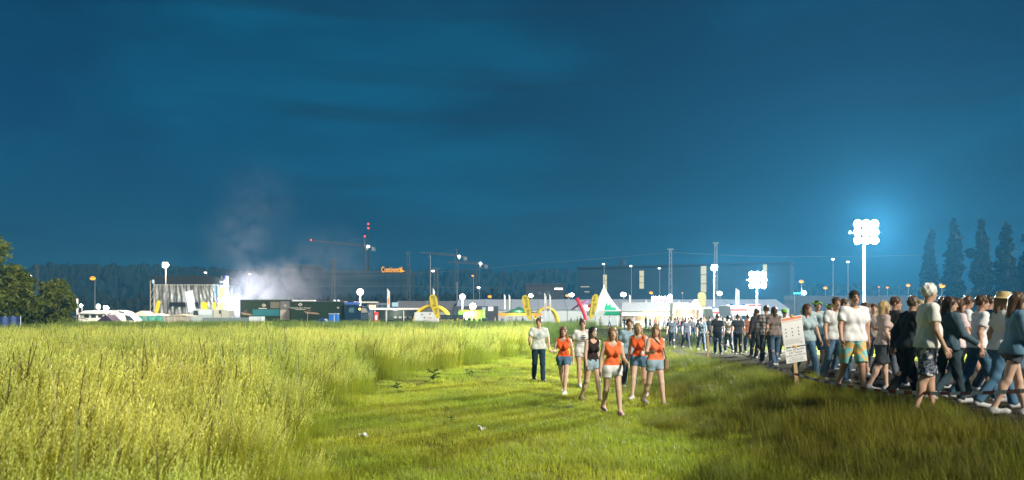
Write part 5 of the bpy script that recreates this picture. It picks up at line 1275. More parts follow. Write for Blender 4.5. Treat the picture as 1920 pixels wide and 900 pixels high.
skin_m = vcol('skin', 0.5, var=0.0, spec=0.35)
cloth_cache = {}
def cloth(name, col, var=0.12):
    return mat('cloth_' + name, col, 0.85, var=var, scale=18, bump=0.25, spec=0.15)
def pattern(name, kind):
    if name in MATS: return MATS[name]
    m = bpy.data.materials.new(name); m.use_nodes = True; nt = m.node_tree; b = nt.nodes['Principled BSDF']; b.inputs['Roughness'].default_value = 0.85
    tc = nt.nodes.new('ShaderNodeTexCoord'); r = nt.nodes.new('ShaderNodeValToRGB'); e = r.color_ramp.elements
    if kind == 'floral':
        v = nt.nodes.new('ShaderNodeTexVoronoi'); v.feature = 'SMOOTH_F1'; v.inputs['Scale'].default_value = 13
        n = nt.nodes.new('ShaderNodeTexNoise'); n.inputs['Scale'].default_value = 22; n.inputs['Distortion'].default_value = 2.5
        nt.links.new(tc.outputs['Object'], v.inputs['Vector']); nt.links.new(tc.outputs['Object'], n.inputs['Vector'])
        ad = nt.nodes.new('ShaderNodeMath'); ad.operation = 'MULTIPLY'; nt.links.new(v.outputs[0], ad.inputs[0]); nt.links.new(n.outputs[0], ad.inputs[1])
        r.color_ramp.interpolation = 'CONSTANT'
        e[0].color = (0.62, 0.62, 0.58, 1); e[1].position = 0.14; e[1].color = (0.015, 0.03, 0.07, 1); x = e.new(0.24); x.color = (0.40, 0.45, 0.5, 1); x = e.new(0.27); x.color = (0.012, 0.025, 0.06, 1)
        nt.links.new(ad.outputs[0], r.inputs[0]); nt.links.new(r.outputs[0], b.inputs['Base Color'])
    elif kind == 'check':
        ms = []
        for ax in (0, 2):
            sp = nt.nodes.new('ShaderNodeSeparateXYZ'); nt.links.new(tc.outputs['Object'], sp.inputs[0])
            k = nt.nodes.new('ShaderNodeMath'); k.operation = 'MULTIPLY'; k.inputs[1].default_value = 62; nt.links.new(sp.outputs[ax], k.inputs[0])
            w = nt.nodes.new('ShaderNodeMath'); w.operation = 'SINE'; nt.links.new(k.outputs[0], w.inputs[0]); g_ = nt.nodes.new('ShaderNodeMath'); g_.operation = 'GREATER_THAN'; g_.inputs[1].default_value = 0.2; nt.links.new(w.outputs[0], g_.inputs[0]); ms.append(g_)
        ad = nt.nodes.new('ShaderNodeMath'); ad.operation = 'ADD'; nt.links.new(ms[0].outputs[0], ad.inputs[0]); nt.links.new(ms[1].outputs[0], ad.inputs[1])
        hv = nt.nodes.new('ShaderNodeMath'); hv.operation = 'MULTIPLY'; hv.inputs[1].default_value = 0.5; nt.links.new(ad.outputs[0], hv.inputs[0])
        e[0].color = (0.42, 0.38, 0.33, 1); e[1].color = (0.05, 0.055, 0.08, 1); x = e.new(0.5); x.color = (0.17, 0.15, 0.14, 1)
        nt.links.new(hv.outputs[0], r.inputs[0]); nt.links.new(r.outputs[0], b.inputs['Base Color'])
    else:
        n = nt.nodes.new('ShaderNodeTexNoise'); n.inputs['Scale'].default_value = 7; nt.links.new(tc.outputs['Object'], n.inputs['Vector'])
        r.color_ramp.interpolation = 'CONSTANT'; e[0].color = (0.25, 0.62, 0.58, 1); e[1].position = 0.55; e[1].color = (0.75, 0.48, 0.16, 1)
        nt.links.new(n.outputs[0], r.inputs[0]); nt.links.new(r.outputs[0], b.inputs['Base Color'])
    MATS[name] = m; return m

def person(label, px, Y, H=1.75, rot=0.0, sex='m', legs=(18, 4, -14, 16), arms=((-10, 14, 12), (12, 12, 14)), lean=3.0, head=(0, 0), build=1.0,
           skin=(0.56, 0.33, 0.22), hair=(0.06, 0.035, 0.02), hairlen=0, top=('tee', (0.7, 0.7, 0.68)), bottom=('long', (0.03, 0.04, 0.06)), shoes=(0.5, 0.5, 0.5),
           hat=None, group='people walking across the field', h=0.0135, belly=0.0, extras=None, name='person', X=None):
    """one walking figure: a continuous body, with clothes, hair and shoes as its parts; it faces -y before turning by rot"""
    fe = sex == 'f'; s = H / 1.75
    hipx = 0.095; shx = 0.165 if fe else 0.19
    J = {}
    la, lb_, ra_, rb_ = [R(v) for v in legs]
    for k, (a, b, sg) in {'L': (la, lb_, 1), 'R': (ra_, rb_, -1)}.items():
        hip = np.array([sg * hipx, 0, 0.92]); kn = hip + 0.42 * np.array([0, -math.sin(a), -math.cos(a)]); an = kn + 0.415 * np.array([0, -math.sin(a - b), -math.cos(a - b)])
        J[k] = [hip, kn, an]
    dz = 0.085 - min(J['L'][2][2], J['R'][2][2])
    for k in 'LR':
        for q in range(3): J[k][q] = J[k][q] + np.array([0, 0, dz])
        an = J[k][2]; pitch = -0.35 if an[2] > 0.12 else 0.0
        J[k].append(an + np.array([0, -0.155, -0.045 + 0.155 * math.sin(pitch)]))
    hz = 0.92 + dz
    ln = R(lean); cl_, sl_ = math.cos(ln), math.sin(ln)
    def up(P):                                            # into the upright frame of the trunk
        q = P - np.array([0, 0, hz]); return np.stack([q[:, 0], q[:, 1] * cl_ + q[:, 2] * sl_, -q[:, 1] * sl_ + q[:, 2] * cl_ + 0.92], 1)
    def dn(p):
        y, z = p[1], p[2] - 0.92; return np.array([p[0], y * cl_ - z * sl_, y * sl_ + z * cl_ + hz])
    A = {}
    for k, sg, (sw, ab, el) in (('L', 1, arms[0]), ('R', -1, arms[1])):
        sw, ab, el = R(sw), R(ab), R(el); sh = np.array([sg * shx, 0.0, 1.415])
        d = np.array([sg * math.sin(ab), -math.sin(sw) * math.cos(ab), -math.cos(sw) * math.cos(ab)]); e = sh + d * 0.285
        d2 = np.array([sg * math.sin(ab * 0.4), -math.sin(sw + el) * math.cos(ab * 0.4), -math.cos(sw + el) * math.cos(ab * 0.4)]); w = e + d2 * 0.25
        A[k] = [sh, e, w, d2]
    bw = build; wst = 0.088 if fe else 0.105
    def torso(P, o=0.0):
        S = (1, 1.28, 1)
        d = [rc(P, (-0.085, 0, 0.95), (0.085, 0, 0.95), 0.105 * bw + (0.012 if fe else 0), 0.105 * bw + (0.012 if fe else 0), S),
             rc(P, (-0.05 * bw, 0, 1.10), (0.05 * bw, 0, 1.10), wst * bw, wst * bw, S),
             rc(P, (-0.07, 0, 1.29), (0.07, 0, 1.29), (0.102 if fe else 0.118) * bw, (0.102 if fe else 0.118) * bw, S),
             rc(P, (-shx + 0.035, 0.005, 1.415), (shx - 0.035, 0.005, 1.415), 0.058, 0.058)]
        if fe: d += [ell(P, (sg * 0.066, -0.082, 1.26), (0.062, 0.055, 0.062)) for sg in (-1, 1)]
        d += [ell(P, (sg * 0.068, 0.062, 0.91), (0.08, 0.07, 0.09)) for sg in (-1, 1)]
        if belly: d.append(ell(P, (0, -0.035, 1.08), (0.15, 0.09 + belly, 0.17)))
        return union(d, 0.05) - o
    def leg(P, k, o=0.0):
        a, b, c, t = J[k]; mid = b + (c - b) * 0.28 + np.array([0, 0.016, 0])
        return union([rc(P, a, b, 0.084 * (0.5 + 0.5 * bw), 0.055), rc(P, b, c, 0.052, 0.037), ell(P, mid, (0.052, 0.055, 0.11))], 0.03) - o
    def foot(P, k, o=0.0):
        a, b, c, t = J[k]; return union([rc(P, c, c + np.array([0, 0.035, -0.045]), 0.038, 0.036), rc(P, c + np.array([0, 0.02, -0.05]), t, 0.033, 0.026), rc(P, t, t + np.array([0, -0.03, 0]), 0.03, 0.022)], 0.025) - o
    hy, hp = R(head[0]), R(head[1]); hc = np.array([0, -0.012, 1.635])
    Mz = np.array([[math.cos(hy), -math.sin(hy), 0], [math.sin(hy), math.cos(hy), 0], [0, 0, 1]]); Mx = np.array([[1, 0, 0], [0, math.cos(hp), -math.sin(hp)], [0, math.sin(hp), math.cos(hp)]])
    HM = Mz @ Mx
    def hl(P): return (P - hc) @ HM                       # head frame
    def headf(Pu):
        P = hl(Pu)
        d = [ell(P, (0, 0.008, 0.015), (0.074, 0.094, 0.098)), ell(P, (0, -0.022, -0.052), (0.054, 0.066, 0.064)), ell(P, (0, -0.055, -0.088), (0.028, 0.03, 0.024))]
        r = union(d, 0.03)
        r = smin(r, rc(P, (0, -0.088, 0.005), (0, -0.108, -0.03), 0.007, 0.013), 0.014)
        for sg in (-1, 1):
            r = smin(r, ell(P, (sg * 0.078, 0.012, -0.012), (0.011, 0.02, 0.032)), 0.008)
            r = np.maximum(r, -ell(P, (sg * 0.03, -0.102, 0.010), (0.016, 0.016, 0.012)))
        return r
    def armf(Pu, k, o=0.0, frac=1.0):
        sh, e, w, d2 = A[k]
        if frac <= 0.99: return rc(Pu, sh, sh + (e - sh) * frac, 0.052, 0.052 - 0.012 * frac) - o
        r = union([rc(Pu, sh, e, 0.05 * (0.5 + 0.5 * bw), 0.039), rc(Pu, e, w, 0.039, 0.026)], 0.02)
        return r - o
    def handf(Pu, k, fine):
        sh, e, w, d = A[k]; sg = 1 if k == 'L' else -1
        fwd = np.array([0, -1.0, 0]); t = fwd - d * (fwd @ d); t /= np.linalg.norm(t); nrm = np.cross(d, t)
        if nrm[0] * sg > 0: nrm = -nrm                     # palm looks inward
        p0 = w + d * 0.02; p1 = w + d * 0.085
        dl = [rc(Pu, w, p0, 0.026, 0.024)]
        dl += [rc(Pu, p0 + t * q * 0.5, p1 + t * q, 0.0135, 0.0115) for q in (-0.03, -0.01, 0.01, 0.03)]
        r = union(dl, 0.012)
        for q, L in ((0.032, 0.062), (0.011, 0.07), (-0.011, 0.066), (-0.031, 0.052)):
            a = p1 + t * q; b = a + d * L * 0.5 + nrm * L * 0.14; c = b + d * L * 0.40 + nrm * L * 0.34
            r = np.minimum(r, np.minimum(rc(Pu, a, b, 0.0088, 0.008), rc(Pu, b, c, 0.008, 0.0068)))
        a = p0 + t * 0.03; b = a + d * 0.03 + t * 0.026 + nrm * 0.008; c = b + d * 0.03 + t * 0.004 + nrm * 0.008
        return smin(r, np.minimum(rc(Pu, a, b, 0.0115, 0.010), rc(Pu, b, c, 0.0095, 0.0075)), 0.006)
    lo = (-0.46, -0.50, -0.01); hi = (0.46, 0.50, 1.86)
    ys = [p[1] for k in 'LR' for p in J[k]] + [dn(A[k][2])[1] for k in 'LR'] + [dn(hc)[1]]; xs_ = [abs(A[k][2][0]) for k in 'LR']
    lo = (-max(xs_ + [0.22]) - 0.1, min(ys) - 0.14, -0.01); hi = (max(xs_ + [0.22]) + 0.1, max(ys + [0.1]) + 0.14, 1.80 + dz)
    kind = top[0]; bare_arm = kind in ('tank', 'tee', 'vest')
    def bodyf(P):
        Pu = up(P)
        ds = [torso(Pu), rc(Pu, (0, 0.012, 1.42), (0, 0.0, 1.56), 0.056 if not fe else 0.047, 0.05 if not fe else 0.043)]
        for k in 'LR': ds += [armf(Pu, k), leg(P, k), foot(P, k)]
        r = union(ds, 0.028)
        for k in 'LR': 
            sh, e, w, d2 = A[k]; r = smin(r, rc(Pu, w, w + d2 * 0.05, 0.025, 0.02), 0.01)
        return smin(r, headf(Pu), 0.02)
    V, Qd = field_mesh(bodyf, lo, hi, h)
    for k in 'LR':
        w = A[k][2] + A[k][3] * 0.08; wd = dn(w)
        Vh, Qh = field_mesh(lambda P: handf(up(P), k, True), wd - 0.14, wd + 0.14, 0.0072 if h < 0.02 else 0.011)
        Qd = np.concatenate([Qd, Qh + len(V)]); V = np.concatenate([V, Vh])
    Vu = up(V); Vh_ = hl(Vu); C = np.tile(np.array(skin), (len(V), 1)) * (1 + 0.08 * np.sin(V * 37).sum(1, keepdims=True) / 3)
    front = (Vh_[:, 1] < -0.05)
    for sg in (-1, 1):
        C[front & (np.linalg.norm((Vh_ - np.array([sg * 0.03, -0.09, 0.010])) * np.array([1, 0.4, 1.5]), axis=1) < 0.016)] = (0.05, 0.035, 0.03)
        C[front & (np.abs(Vh_[:, 0] - sg * 0.031) < 0.02) & (np.abs(Vh_[:, 2] - 0.032) < 0.006)] = np.array(hair) * 1.2
    C[front & (np.abs(Vh_[:, 0]) < 0.024) & (np.abs(Vh_[:, 2] + 0.062) < 0.008)] = np.array(skin) * np.array([0.75, 0.45, 0.45])
    if X is None: X = (px - 960.0) * Y / F
    t = thing(name, label, 'person', (X, Y, float(hgt(X, Y))), rot, group); t.scale = (s, s, s)
    link_mesh('body', np_mesh('body', V, Qd, C, True), skin_m, t)
    wr = lambda P, a=0.004: a * (np.sin(P[:, 2] * 31 + 4 * np.sin(P[:, 0] * 19 + P[:, 1] * 11)) + np.sin(P[:, 0] * 43 + P[:, 2] * 17))
    # upper garment
    hem = {'tank': 0.96, 'tee': 0.90, 'vest': 0.93, 'shirt': 0.86, 'jacket': 0.88}[kind]
    def topf(P):
        Pu = up(P); loose = {'tank': 0.010, 'tee': 0.022, 'vest': 0.012, 'shirt': 0.026, 'jacket': 0.034}[kind]
        d = torso(Pu, loose)
        if not fe or kind in ('tee', 'shirt', 'jacket'): d = smin(d, rc(Pu, (-0.09, 0, 0.95), (0.09, 0, 0.95), 0.11 * bw + loose, 0.11 * bw + loose, (1, 1.25, 1)), 0.04)
        fr = {'tank': 0.0, 'tee': 0.62, 'vest': 0.0, 'shirt': 1.0, 'jacket': 1.0}[kind]
        if fr: 
            for k in 'LR':
                sh, e, w, d2 = A[k]
                if fr < 1:
                    a = rc(Pu, sh, sh + (e - sh) * (fr + 0.2), 0.056, 0.055) - loose * 0.5
                    ax = (e - sh) / np.linalg.norm(e - sh); a = np.maximum(a, (Pu - sh) @ ax - 0.285 * fr)
                else:
                    a = union([rc(Pu, sh, e, 0.058, 0.05), rc(Pu, e, w, 0.05, 0.036)], 0.02) - loose * 0.45
                d = smin(d, a, 0.03)
        else:
            for sg in (-1, 1): d = np.maximum(d, -(rc(Pu, (sg * 0.215, 0, 1.50), (sg * 0.20, 0, 1.30), 0.075, 0.06)))
        d = np.maximum(d + wr(P), hem - Pu[:, 2])
        nk = {'tank': 0.098, 'tee': 0.072, 'vest': 0.10, 'shirt': 0.062, 'jacket': 0.062}[kind]
        d = np.maximum(d, -ell(Pu, (0, -0.03, 1.50), (nk, nk * 1.05, nk * (1.25 if kind in ('tank', 'vest') else 0.8))))
        return d
    V, Qd = field_mesh(topf, lo, hi, h); tm = top[1] if not isinstance(top[1], tuple) else cloth('%02d%02d%02d' % tuple(int(c * 99) for c in top[1]), top[1])
    gname = {'tank': 'tank_top', 'tee': 'tee_shirt', 'vest': 'vest', 'shirt': 'shirt', 'jacket': 'jacket'}[kind]
    link_mesh(gname, np_mesh(gname, V, Qd, None, True), tm, t)
    # lower garment
    bk = bottom[0]
    def botf(P):
        Pu = up(P); lo_ = {'short': 0.018, 'knee': 0.03, 'long': 0.02}[bk]
        d = np.maximum(torso(Pu, 0.012), Pu[:, 2] - 1.02)
        for k in 'LR':
            a, b, c, _ = J[k]
            if bk == 'long': l = union([rc(P, a, b, 0.09 * (0.5 + 0.5 * bw), 0.066), rc(P, b, c + np.array([0, 0, 0.01]), 0.064, 0.058)], 0.03) - lo_ * 0.5; l = np.maximum(l, (c[2] - 0.045) - P[:, 2])
            else:
                fr = 0.34 if bk == 'short' else 0.93; ax = (b - a) / np.linalg.norm(b - a)
                l = rc(P, a, a + (b - a) * (fr + 0.25), 0.09, 0.086 if bk == 'short' else 0.082) - lo_ * 0.6; l = np.maximum(l, (P - a) @ ax - 0.42 * fr)
            d = smin(d, l, 0.025)
        return d + wr(P, 0.003)
    V, Qd = field_mesh(botf, lo, (hi[0], hi[1], 1.12 + dz), h); bm_ = bottom[1] if not isinstance(bottom[1], tuple) else cloth('%02d%02d%02d' % tuple(int(c * 99) for c in bottom[1]), bottom[1], 0.2)
    gname = {'short': 'shorts', 'knee': 'knee_shorts', 'long': 'trousers'}[bk]
    link_mesh(gname, np_mesh(gname, V, Qd, None, True), bm_, t)
    # hair
    def hairf(P):
        Pu = up(P); q = hl(Pu)
        d = ell(q, (0, 0.016, 0.026), (0.086, 0.104, 0.104)) + 0.004 * np.sin(q[:, 0] * 150) * np.sin(q[:, 2] * 60 + q[:, 1] * 90) + 0.006 * np.sin(q[:, 0] * 47 + 2 * q[:, 1] * 38) * np.cos(q[:, 2] * 53)
        d = np.maximum(d, -(ell(q, (0, -0.10, -0.045), (0.075, 0.09, 0.10))))
        d = np.maximum(d, -0.05 - q[:, 2])
        if hairlen: 
            L = hairlen
            d = smin(d, rc(q, (0, 0.07, 0.0), (0, 0.085, -0.10 - L), 0.072, 0.05), 0.03)
            for sg in (-1, 1): d = smin(d, rc(q, (sg * 0.07, 0.01, 0.02), (sg * 0.085, 0.0, -0.08 - L * 0.8), 0.026, 0.02), 0.02)
        return d
    hcw = dn(hc); 
    V, Qd = field_mesh(hairf, hcw - np.array([0.2, 0.24, 0.30 + hairlen]), hcw + np.array([0.2, 0.24, 0.2]), 0.011)
    hn = mat('hair_%02d%02d' % (int(hair[0] * 99), int(hair[2] * 99)), hair, 0.45, var=0.3, scale=60, bump=0.4)
    link_mesh('hair', np_mesh('hair', V, Qd, None, True), hn, t)
    for k in 'LR':
        c = J[k][2]
        V, Qd = field_mesh(lambda P: np.maximum(foot(P, k, 0.011), P[:, 2] - c[2] - 0.015), np.array([c[0] - 0.09, c[1] - 0.30, max(-0.012, c[2] - 0.18)]), c + np.array([0.09, 0.12, 0.06]), 0.011)
        sh_ = link_mesh('shoe', np_mesh('shoe', V, Qd, None, True), mat('shoe_%02d' % int(shoes[0] * 99), shoes, 0.6), t)
    if hat:
        mb = MB(); me_ = None
        if hat[0] == 'straw':
            mb.lathe([(0.175, 0.032), (0.17, 0.045), (0.10, 0.055), (0.098, 0.10), (0.085, 0.14), (0.03, 0.145)], (0, 0.012, 0.0), 20)
        elif hat[0] == 'wreath':
            pts = [(0.098 * math.cos(a), 0.012 + 0.115 * math.sin(a), 0.055 + 0.02 * math.sin(3 * a)) for a in [2 * math.pi * q / 24 for q in range(25)]]; mb.tube(pts, [0.020 + 0.010 * ((q * 7) % 3 == 0) for q in range(25)], 6)
        else:
            mb.lathe([(0.100, 0.02), (0.108, 0.06), (0.095, 0.105), (0.06, 0.130), (0.01, 0.137)], (0, 0.012, 0.0), 16)
            mb.add([(-0.08, -0.08, 0.035), (0.08, -0.08, 0.035), (0.05, -0.18, 0.02), (-0.05, -0.18, 0.02), (-0.08, -0.08, 0.045), (0.08, -0.08, 0.045), (0.05, -0.18, 0.03), (-0.05, -0.18, 0.03)], [(0, 3, 2, 1), (4, 5, 6, 7), (0, 1, 5, 4), (1, 2, 6, 5), (2, 3, 7, 6), (3, 0, 4, 7)])
        mb.v = [tuple(dn(HM @ np.array(v) + hc)) for v in mb.v]
        me_ = bpy.data.meshes.new('hat'); me_.from_pydata(mb.v, [], mb.f)
        link_mesh({'straw': 'straw_hat', 'wreath': 'leaf_wreath', 'cap': 'cap'}[hat[0]], me_, mat('hat_' + hat[0] + '%02d' % int(hat[1][0] * 99), hat[1], 0.8, var=0.25, scale=25), t)
    if extras: extras(t, dn, A, J)
    return t
orange = (0.85, 0.13, 0.03); denim = (0.10, 0.20, 0.32); pale_denim = (0.30, 0.42, 0.50); pale = (0.62, 0.42, 0.30); blond = (0.42, 0.30, 0.13); brown = (0.09, 0.05, 0.025)
G1 = 'people coming across the mown strip'
def chest_print(col):
    def fn(t, dn, A, J):
        mb = MB(); 
        for k in range(4): mb.box(-0.07 + 0.012 * k, 0.07 - 0.02 * (k % 2), -0.152, -0.148, 1.20 + k * 0.045, 1.225 + k * 0.045)
        me = bpy.data.meshes.new('shirt_print'); me.from_pydata([tuple(dn(np.array(v))) for v in mb.v], [], mb.f); link_mesh('shirt_print', me, cloth('print_%02d' % int(col[0] * 99), col), t)
    return fn
def wristband(col, k='L'):
    def fn(t, dn, A, J):
        w = A[k][2]; d = A[k][3]; a, b = Vector(dn(w - d * 0.03)), Vector(dn(w - d * 0.005)); mb = MB().tube([a, b], 0.036, 12); me = bpy.data.meshes.new('wristband'); me.from_pydata(mb.v, [], mb.f); link_mesh('wristband', me, cloth('band', col), t)
    return fn
def shoulder_bag(col):
    def fn(t, dn, A, J):
        mb = MB().box(0.17, 0.27, -0.14, 0.14, 0.80, 1.02); me = bpy.data.meshes.new('bag'); me.from_pydata([tuple(dn(np.array(v))) for v in mb.v], [], mb.f); b = link_mesh('shoulder_bag', me, cloth('bag%02d' % int(col[0] * 99), col), t)
        md = b.modifiers.new('edge', 'BEVEL'); md.width = 0.03; md.segments = 3
        st_ = MB().tube([Vector(dn(np.array(p_))) for p_ in ((0.21, -0.10, 1.01), (0.13, -0.13, 1.25), (-0.06, -0.05, 1.475), (-0.08, 0.06, 1.45), (0.10, 0.13, 1.25), (0.21, 0.10, 1.01))], 0.011, 6); me = bpy.data.meshes.new('strap'); me.from_pydata(st_.v, [], st_.f); link_mesh('strap', me, cloth('strap', (0.05, 0.04, 0.03)), b)
    return fn
person('man in pale grey tee shirt and dark jeans, walking at the edge of the group', 1010, 22.5, 1.80, 0.1, 'm', (16, 4, -12, 14), ((-8, 16, 18), (20, 16, 55)), 2, head=(-20, 0), top=('tee', (0.62, 0.66, 0.62)), bottom=('long', (0.02, 0.045, 0.07)), shoes=(0.03, 0.03, 0.03), hair=brown, group=G1, extras=chest_print((0.35, 0.5, 0.52)))
person('woman in orange top and blue denim shorts beside the grey tee shirt man', 1057, 18.6, 1.60, -0.35, 'f', (20, 6, -16, 22), ((-14, 10, 16), (18, 8, 75)), 3, head=(25, 4), build=0.95, skin=pale, hair=(0.20, 0.06, 0.04), hairlen=0.12, top=('tank', orange), bottom=('short', denim), shoes=(0.7, 0.7, 0.7), group=G1)
person('man in white tee shirt with dark print, behind the women in orange', 1092, 20.6, 1.76, 0.0, 'm', (-14, 14, 18, 5), ((12, 12, 20), (-10, 14, 14)), 2, top=('tee', (0.72, 0.74, 0.72)), bottom=('short', (0.55, 0.55, 0.52)), shoes=(0.5, 0.5, 0.5), hair=brown, group=G1, extras=chest_print((0.05, 0.05, 0.05)))
person('woman in black vest and pale denim shorts between the two orange tops', 1110, 17.0, 1.62, 0.55, 'f', (14, 3, -10, 20), ((-12, 8, 20), (6, 10, 10)), 2, skin=pale, hair=(0.03, 0.02, 0.015), hairlen=0.16, top=('vest', (0.03, 0.022, 0.02)), bottom=('short', pale_denim), shoes=(0.3, 0.22, 0.15), group=G1)
person('woman in orange tank top and white shorts, nearest of the group', 1148, 14.9, 1.66, 0.12, 'f', (19, 4, -15, 22), ((10, 10, 62), (-6, 12, 16)), 2, skin=pale, hair=(0.26, 0.15, 0.07), hairlen=0.10, top=('tank', (0.85, 0.17, 0.05)), bottom=('short', (0.76, 0.78, 0.77)), shoes=(0.55, 0.30, 0.32), group=G1, extras=wristband((0.7, 0.6, 0.1)))
person('man in light blue tee shirt behind the nearest woman', 1180, 19.8, 1.77, 0.0, 'm', (12, 4, -14, 14), ((8, 10, 12), (-10, 10, 12)), 2, top=('tee', (0.30, 0.45, 0.55)), bottom=('long', (0.05, 0.07, 0.10)), hair=brown, group=G1)
person('blonde woman in orange top and blue denim shorts, head turned aside', 1198, 17.4, 1.69, -0.45, 'f', (-12, 16, 16, 4), ((22, 8, 60), (-12, 14, 20)), 3, head=(30, 0), build=0.93, skin=pale, hair=blond, hairlen=0.17, top=('tank', orange), bottom=('short', denim), shoes=(0.6, 0.6, 0.6), group=G1)
person('woman in orange top and pale denim shorts with brown shoulder bag', 1228, 16.0, 1.64, 0.35, 'f', (16, 4, -14, 18), ((-10, 12, 14), (15, 18, 85)), 3, head=(-35, 6), build=1.06, skin=pale, hair=(0.30, 0.18, 0.08), hairlen=0.14, top=('tank', (0.82, 0.20, 0.08)), bottom=('short', pale_denim), shoes=(0.45, 0.4, 0.36), group=G1, extras=shoulder_bag((0.30, 0.20, 0.10)))
G2 = 'crowd on the gravel path'
person('man in checked shirt seen from behind beside the notice', 1437, 24.5, 1.80, math.pi - 0.1, 'm', (12, 4, -10, 12), ((6, 14, 20), (-6, 14, 20)), 2, top=('shirt', pattern('checked_cloth', 'check')), bottom=('long', (0.05, 0.07, 0.09)), hair=brown, group=G2)
person('person in green cap behind the notice, half hidden by it', 1470, 26.0, 1.72, 0.1, 'm', top=('tee', (0.30, 0.34, 0.36)), bottom=('long', (0.04, 0.05, 0.07)), hat=('cap', (0.22, 0.48, 0.06)), group=G2)
person('person in bright green cap between the notice and the wreathed pair', 1506, 27.0, 1.74, 0.0, 'm', top=('tee', (0.16, 0.18, 0.2)), bottom=('long', (0.04, 0.05, 0.07)), hat=('cap', (0.28, 0.55, 0.08)), group=G2)
person('person in grey tee shirt with green leaf wreath, nearer of the wreathed pair', 1531, 19.6, 1.73, 0.1, 'm', (14, 4, -12, 14), top=('tee', (0.42, 0.52, 0.52)), bottom=('knee', (0.10, 0.20, 0.28)), hat=('wreath', (0.18, 0.36, 0.05)), group=G2)
person('person in dark top with green leaf wreath, farther of the wreathed pair', 1556, 22.0, 1.76, 0.0, 'm', top=('tee', (0.10, 0.12, 0.13)), bottom=('long', (0.06, 0.08, 0.1)), hat=('wreath', (0.16, 0.34, 0.05)), group=G2)
person('man in brilliant white tee shirt and turquoise orange shorts', 1600, 14.0, 1.82, 0.05, 'm', (14, 4, -16, 18), ((-10, 14, 12), (12, 14, 16)), 2, build=1.12, top=('tee', (0.86, 0.86, 0.85)), bottom=('knee', pattern('surf_shorts', 'surf')), shoes=(0.25, 0.25, 0.25), hair=(0.04, 0.03, 0.02), group=G2)
person('man in pale shirt just behind the white tee shirt man', 1566, 16.6, 1.80, 0.1, 'm', top=('tee', (0.66, 0.68, 0.66)), bottom=('long', (0.12, 0.22, 0.32)), hair=brown, group=G2)
for px, Y, H, tc_, bc, lab in ((1638, 19.5, 1.70, (0.35, 0.30, 0.26), (0.05, 0.07, 0.1), 'person in brown tee shirt beyond the white tee shirt man'), (1660, 17.6, 1.66, (0.60, 0.50, 0.46), (0.10, 0.12, 0.15), 'woman in pale rose tee shirt far behind the dusty pink tee shirt'),
                            (1681, 18.6, 1.70, (0.24, 0.22, 0.20), (0.04, 0.05, 0.06), 'person in dark brown tee shirt far behind the tall man in dark shirt')):
    person(lab, px, Y, H, 0.3 * math.sin(px), 'm' if px != 1660 else 'f', top=('tee', tc_), bottom=('long', bc), hair=(brown, blond, (0.12, 0.07, 0.04))[int(px) % 3], hairlen=0.1 if px == 1660 else 0, group=G2, skin=(0.6, 0.38, 0.27))
person('man in dark grey jacket walking close behind the white haired man', 1702, 12.6, 1.70, 1.75, 'm', (20, 6, -18, 22), ((-18, 10, 20), (18, 10, 26)), 8, top=('jacket', (0.035, 0.045, 0.05)), bottom=('long', (0.02, 0.022, 0.024)), shoes=(0.05, 0.05, 0.05), hair=(0.10, 0.08, 0.06), group=G2)
person('white haired man in pale shirt and navy floral shorts beside the tape', 1738, 10.9, 1.80, 1.42, 'm', (10, 6, -8, 8), ((6, 10, 20), (4, 12, 22)), 2, head=(18, 6), build=1.10, belly=0.035, skin=(0.55, 0.34, 0.24), hair=(0.74, 0.73, 0.68), top=('tee', (0.80, 0.80, 0.74)), bottom=('knee', pattern('floral_cloth', 'floral')), shoes=(0.08, 0.09, 0.10), group=G2)
person('woman in pale pink top and dark trousers following the white haired man', 1792, 13.2, 1.68, 1.5, 'f', (20, 5, -16, 20), ((-16, 10, 30), (18, 10, 40)), 4, hair=brown, hairlen=0.08, top=('tee', (0.72, 0.58, 0.58)), bottom=('long', (0.05, 0.09, 0.11)), group=G2, extras=shoulder_bag((0.24, 0.13, 0.07)))
person('person in white shirt and blue jeans between pink top and straw hat', 1834, 12.4, 1.68, 1.35, 'm', (-16, 18, 18, 5), ((16, 10, 30), (-14, 10, 22)), 4, hair=brown, top=('tee', (0.76, 0.76, 0.76)), bottom=('long', (0.06, 0.14, 0.22)), group=G2)
person('person in white top and jeans wearing a straw hat', 1874, 11.4, 1.68, 1.4, 'f', (18, 5, -14, 18), ((-14, 10, 24), (14, 12, 34)), 4, hair=(0.2, 0.13, 0.07), hairlen=0.05, top=('tee', (0.78, 0.78, 0.76)), bottom=('long', (0.08, 0.18, 0.28)), hat=('straw', (0.62, 0.50, 0.24)), group=G2)
person('person in dark blue top behind the straw hat, cut by the picture edge', 1916, 12.6, 1.74, 1.45, 'm', (14, 5, -16, 18), top=('tee', (0.55, 0.56, 0.57)), bottom=('knee', (0.10, 0.14, 0.18)), hair=brown, group=G2, lean=4) if False else person('person in pale grey top and blue shorts, last of the crowd at the edge', 1914, 12.6, 1.72, 1.45, 'm', (14, 5, -16, 18), top=('tee', (0.55, 0.56, 0.57)), bottom=('knee', (0.10, 0.18, 0.26)), hair=brown, group=G2, lean=4)
G3 = 'dark clothed people farther along the path'
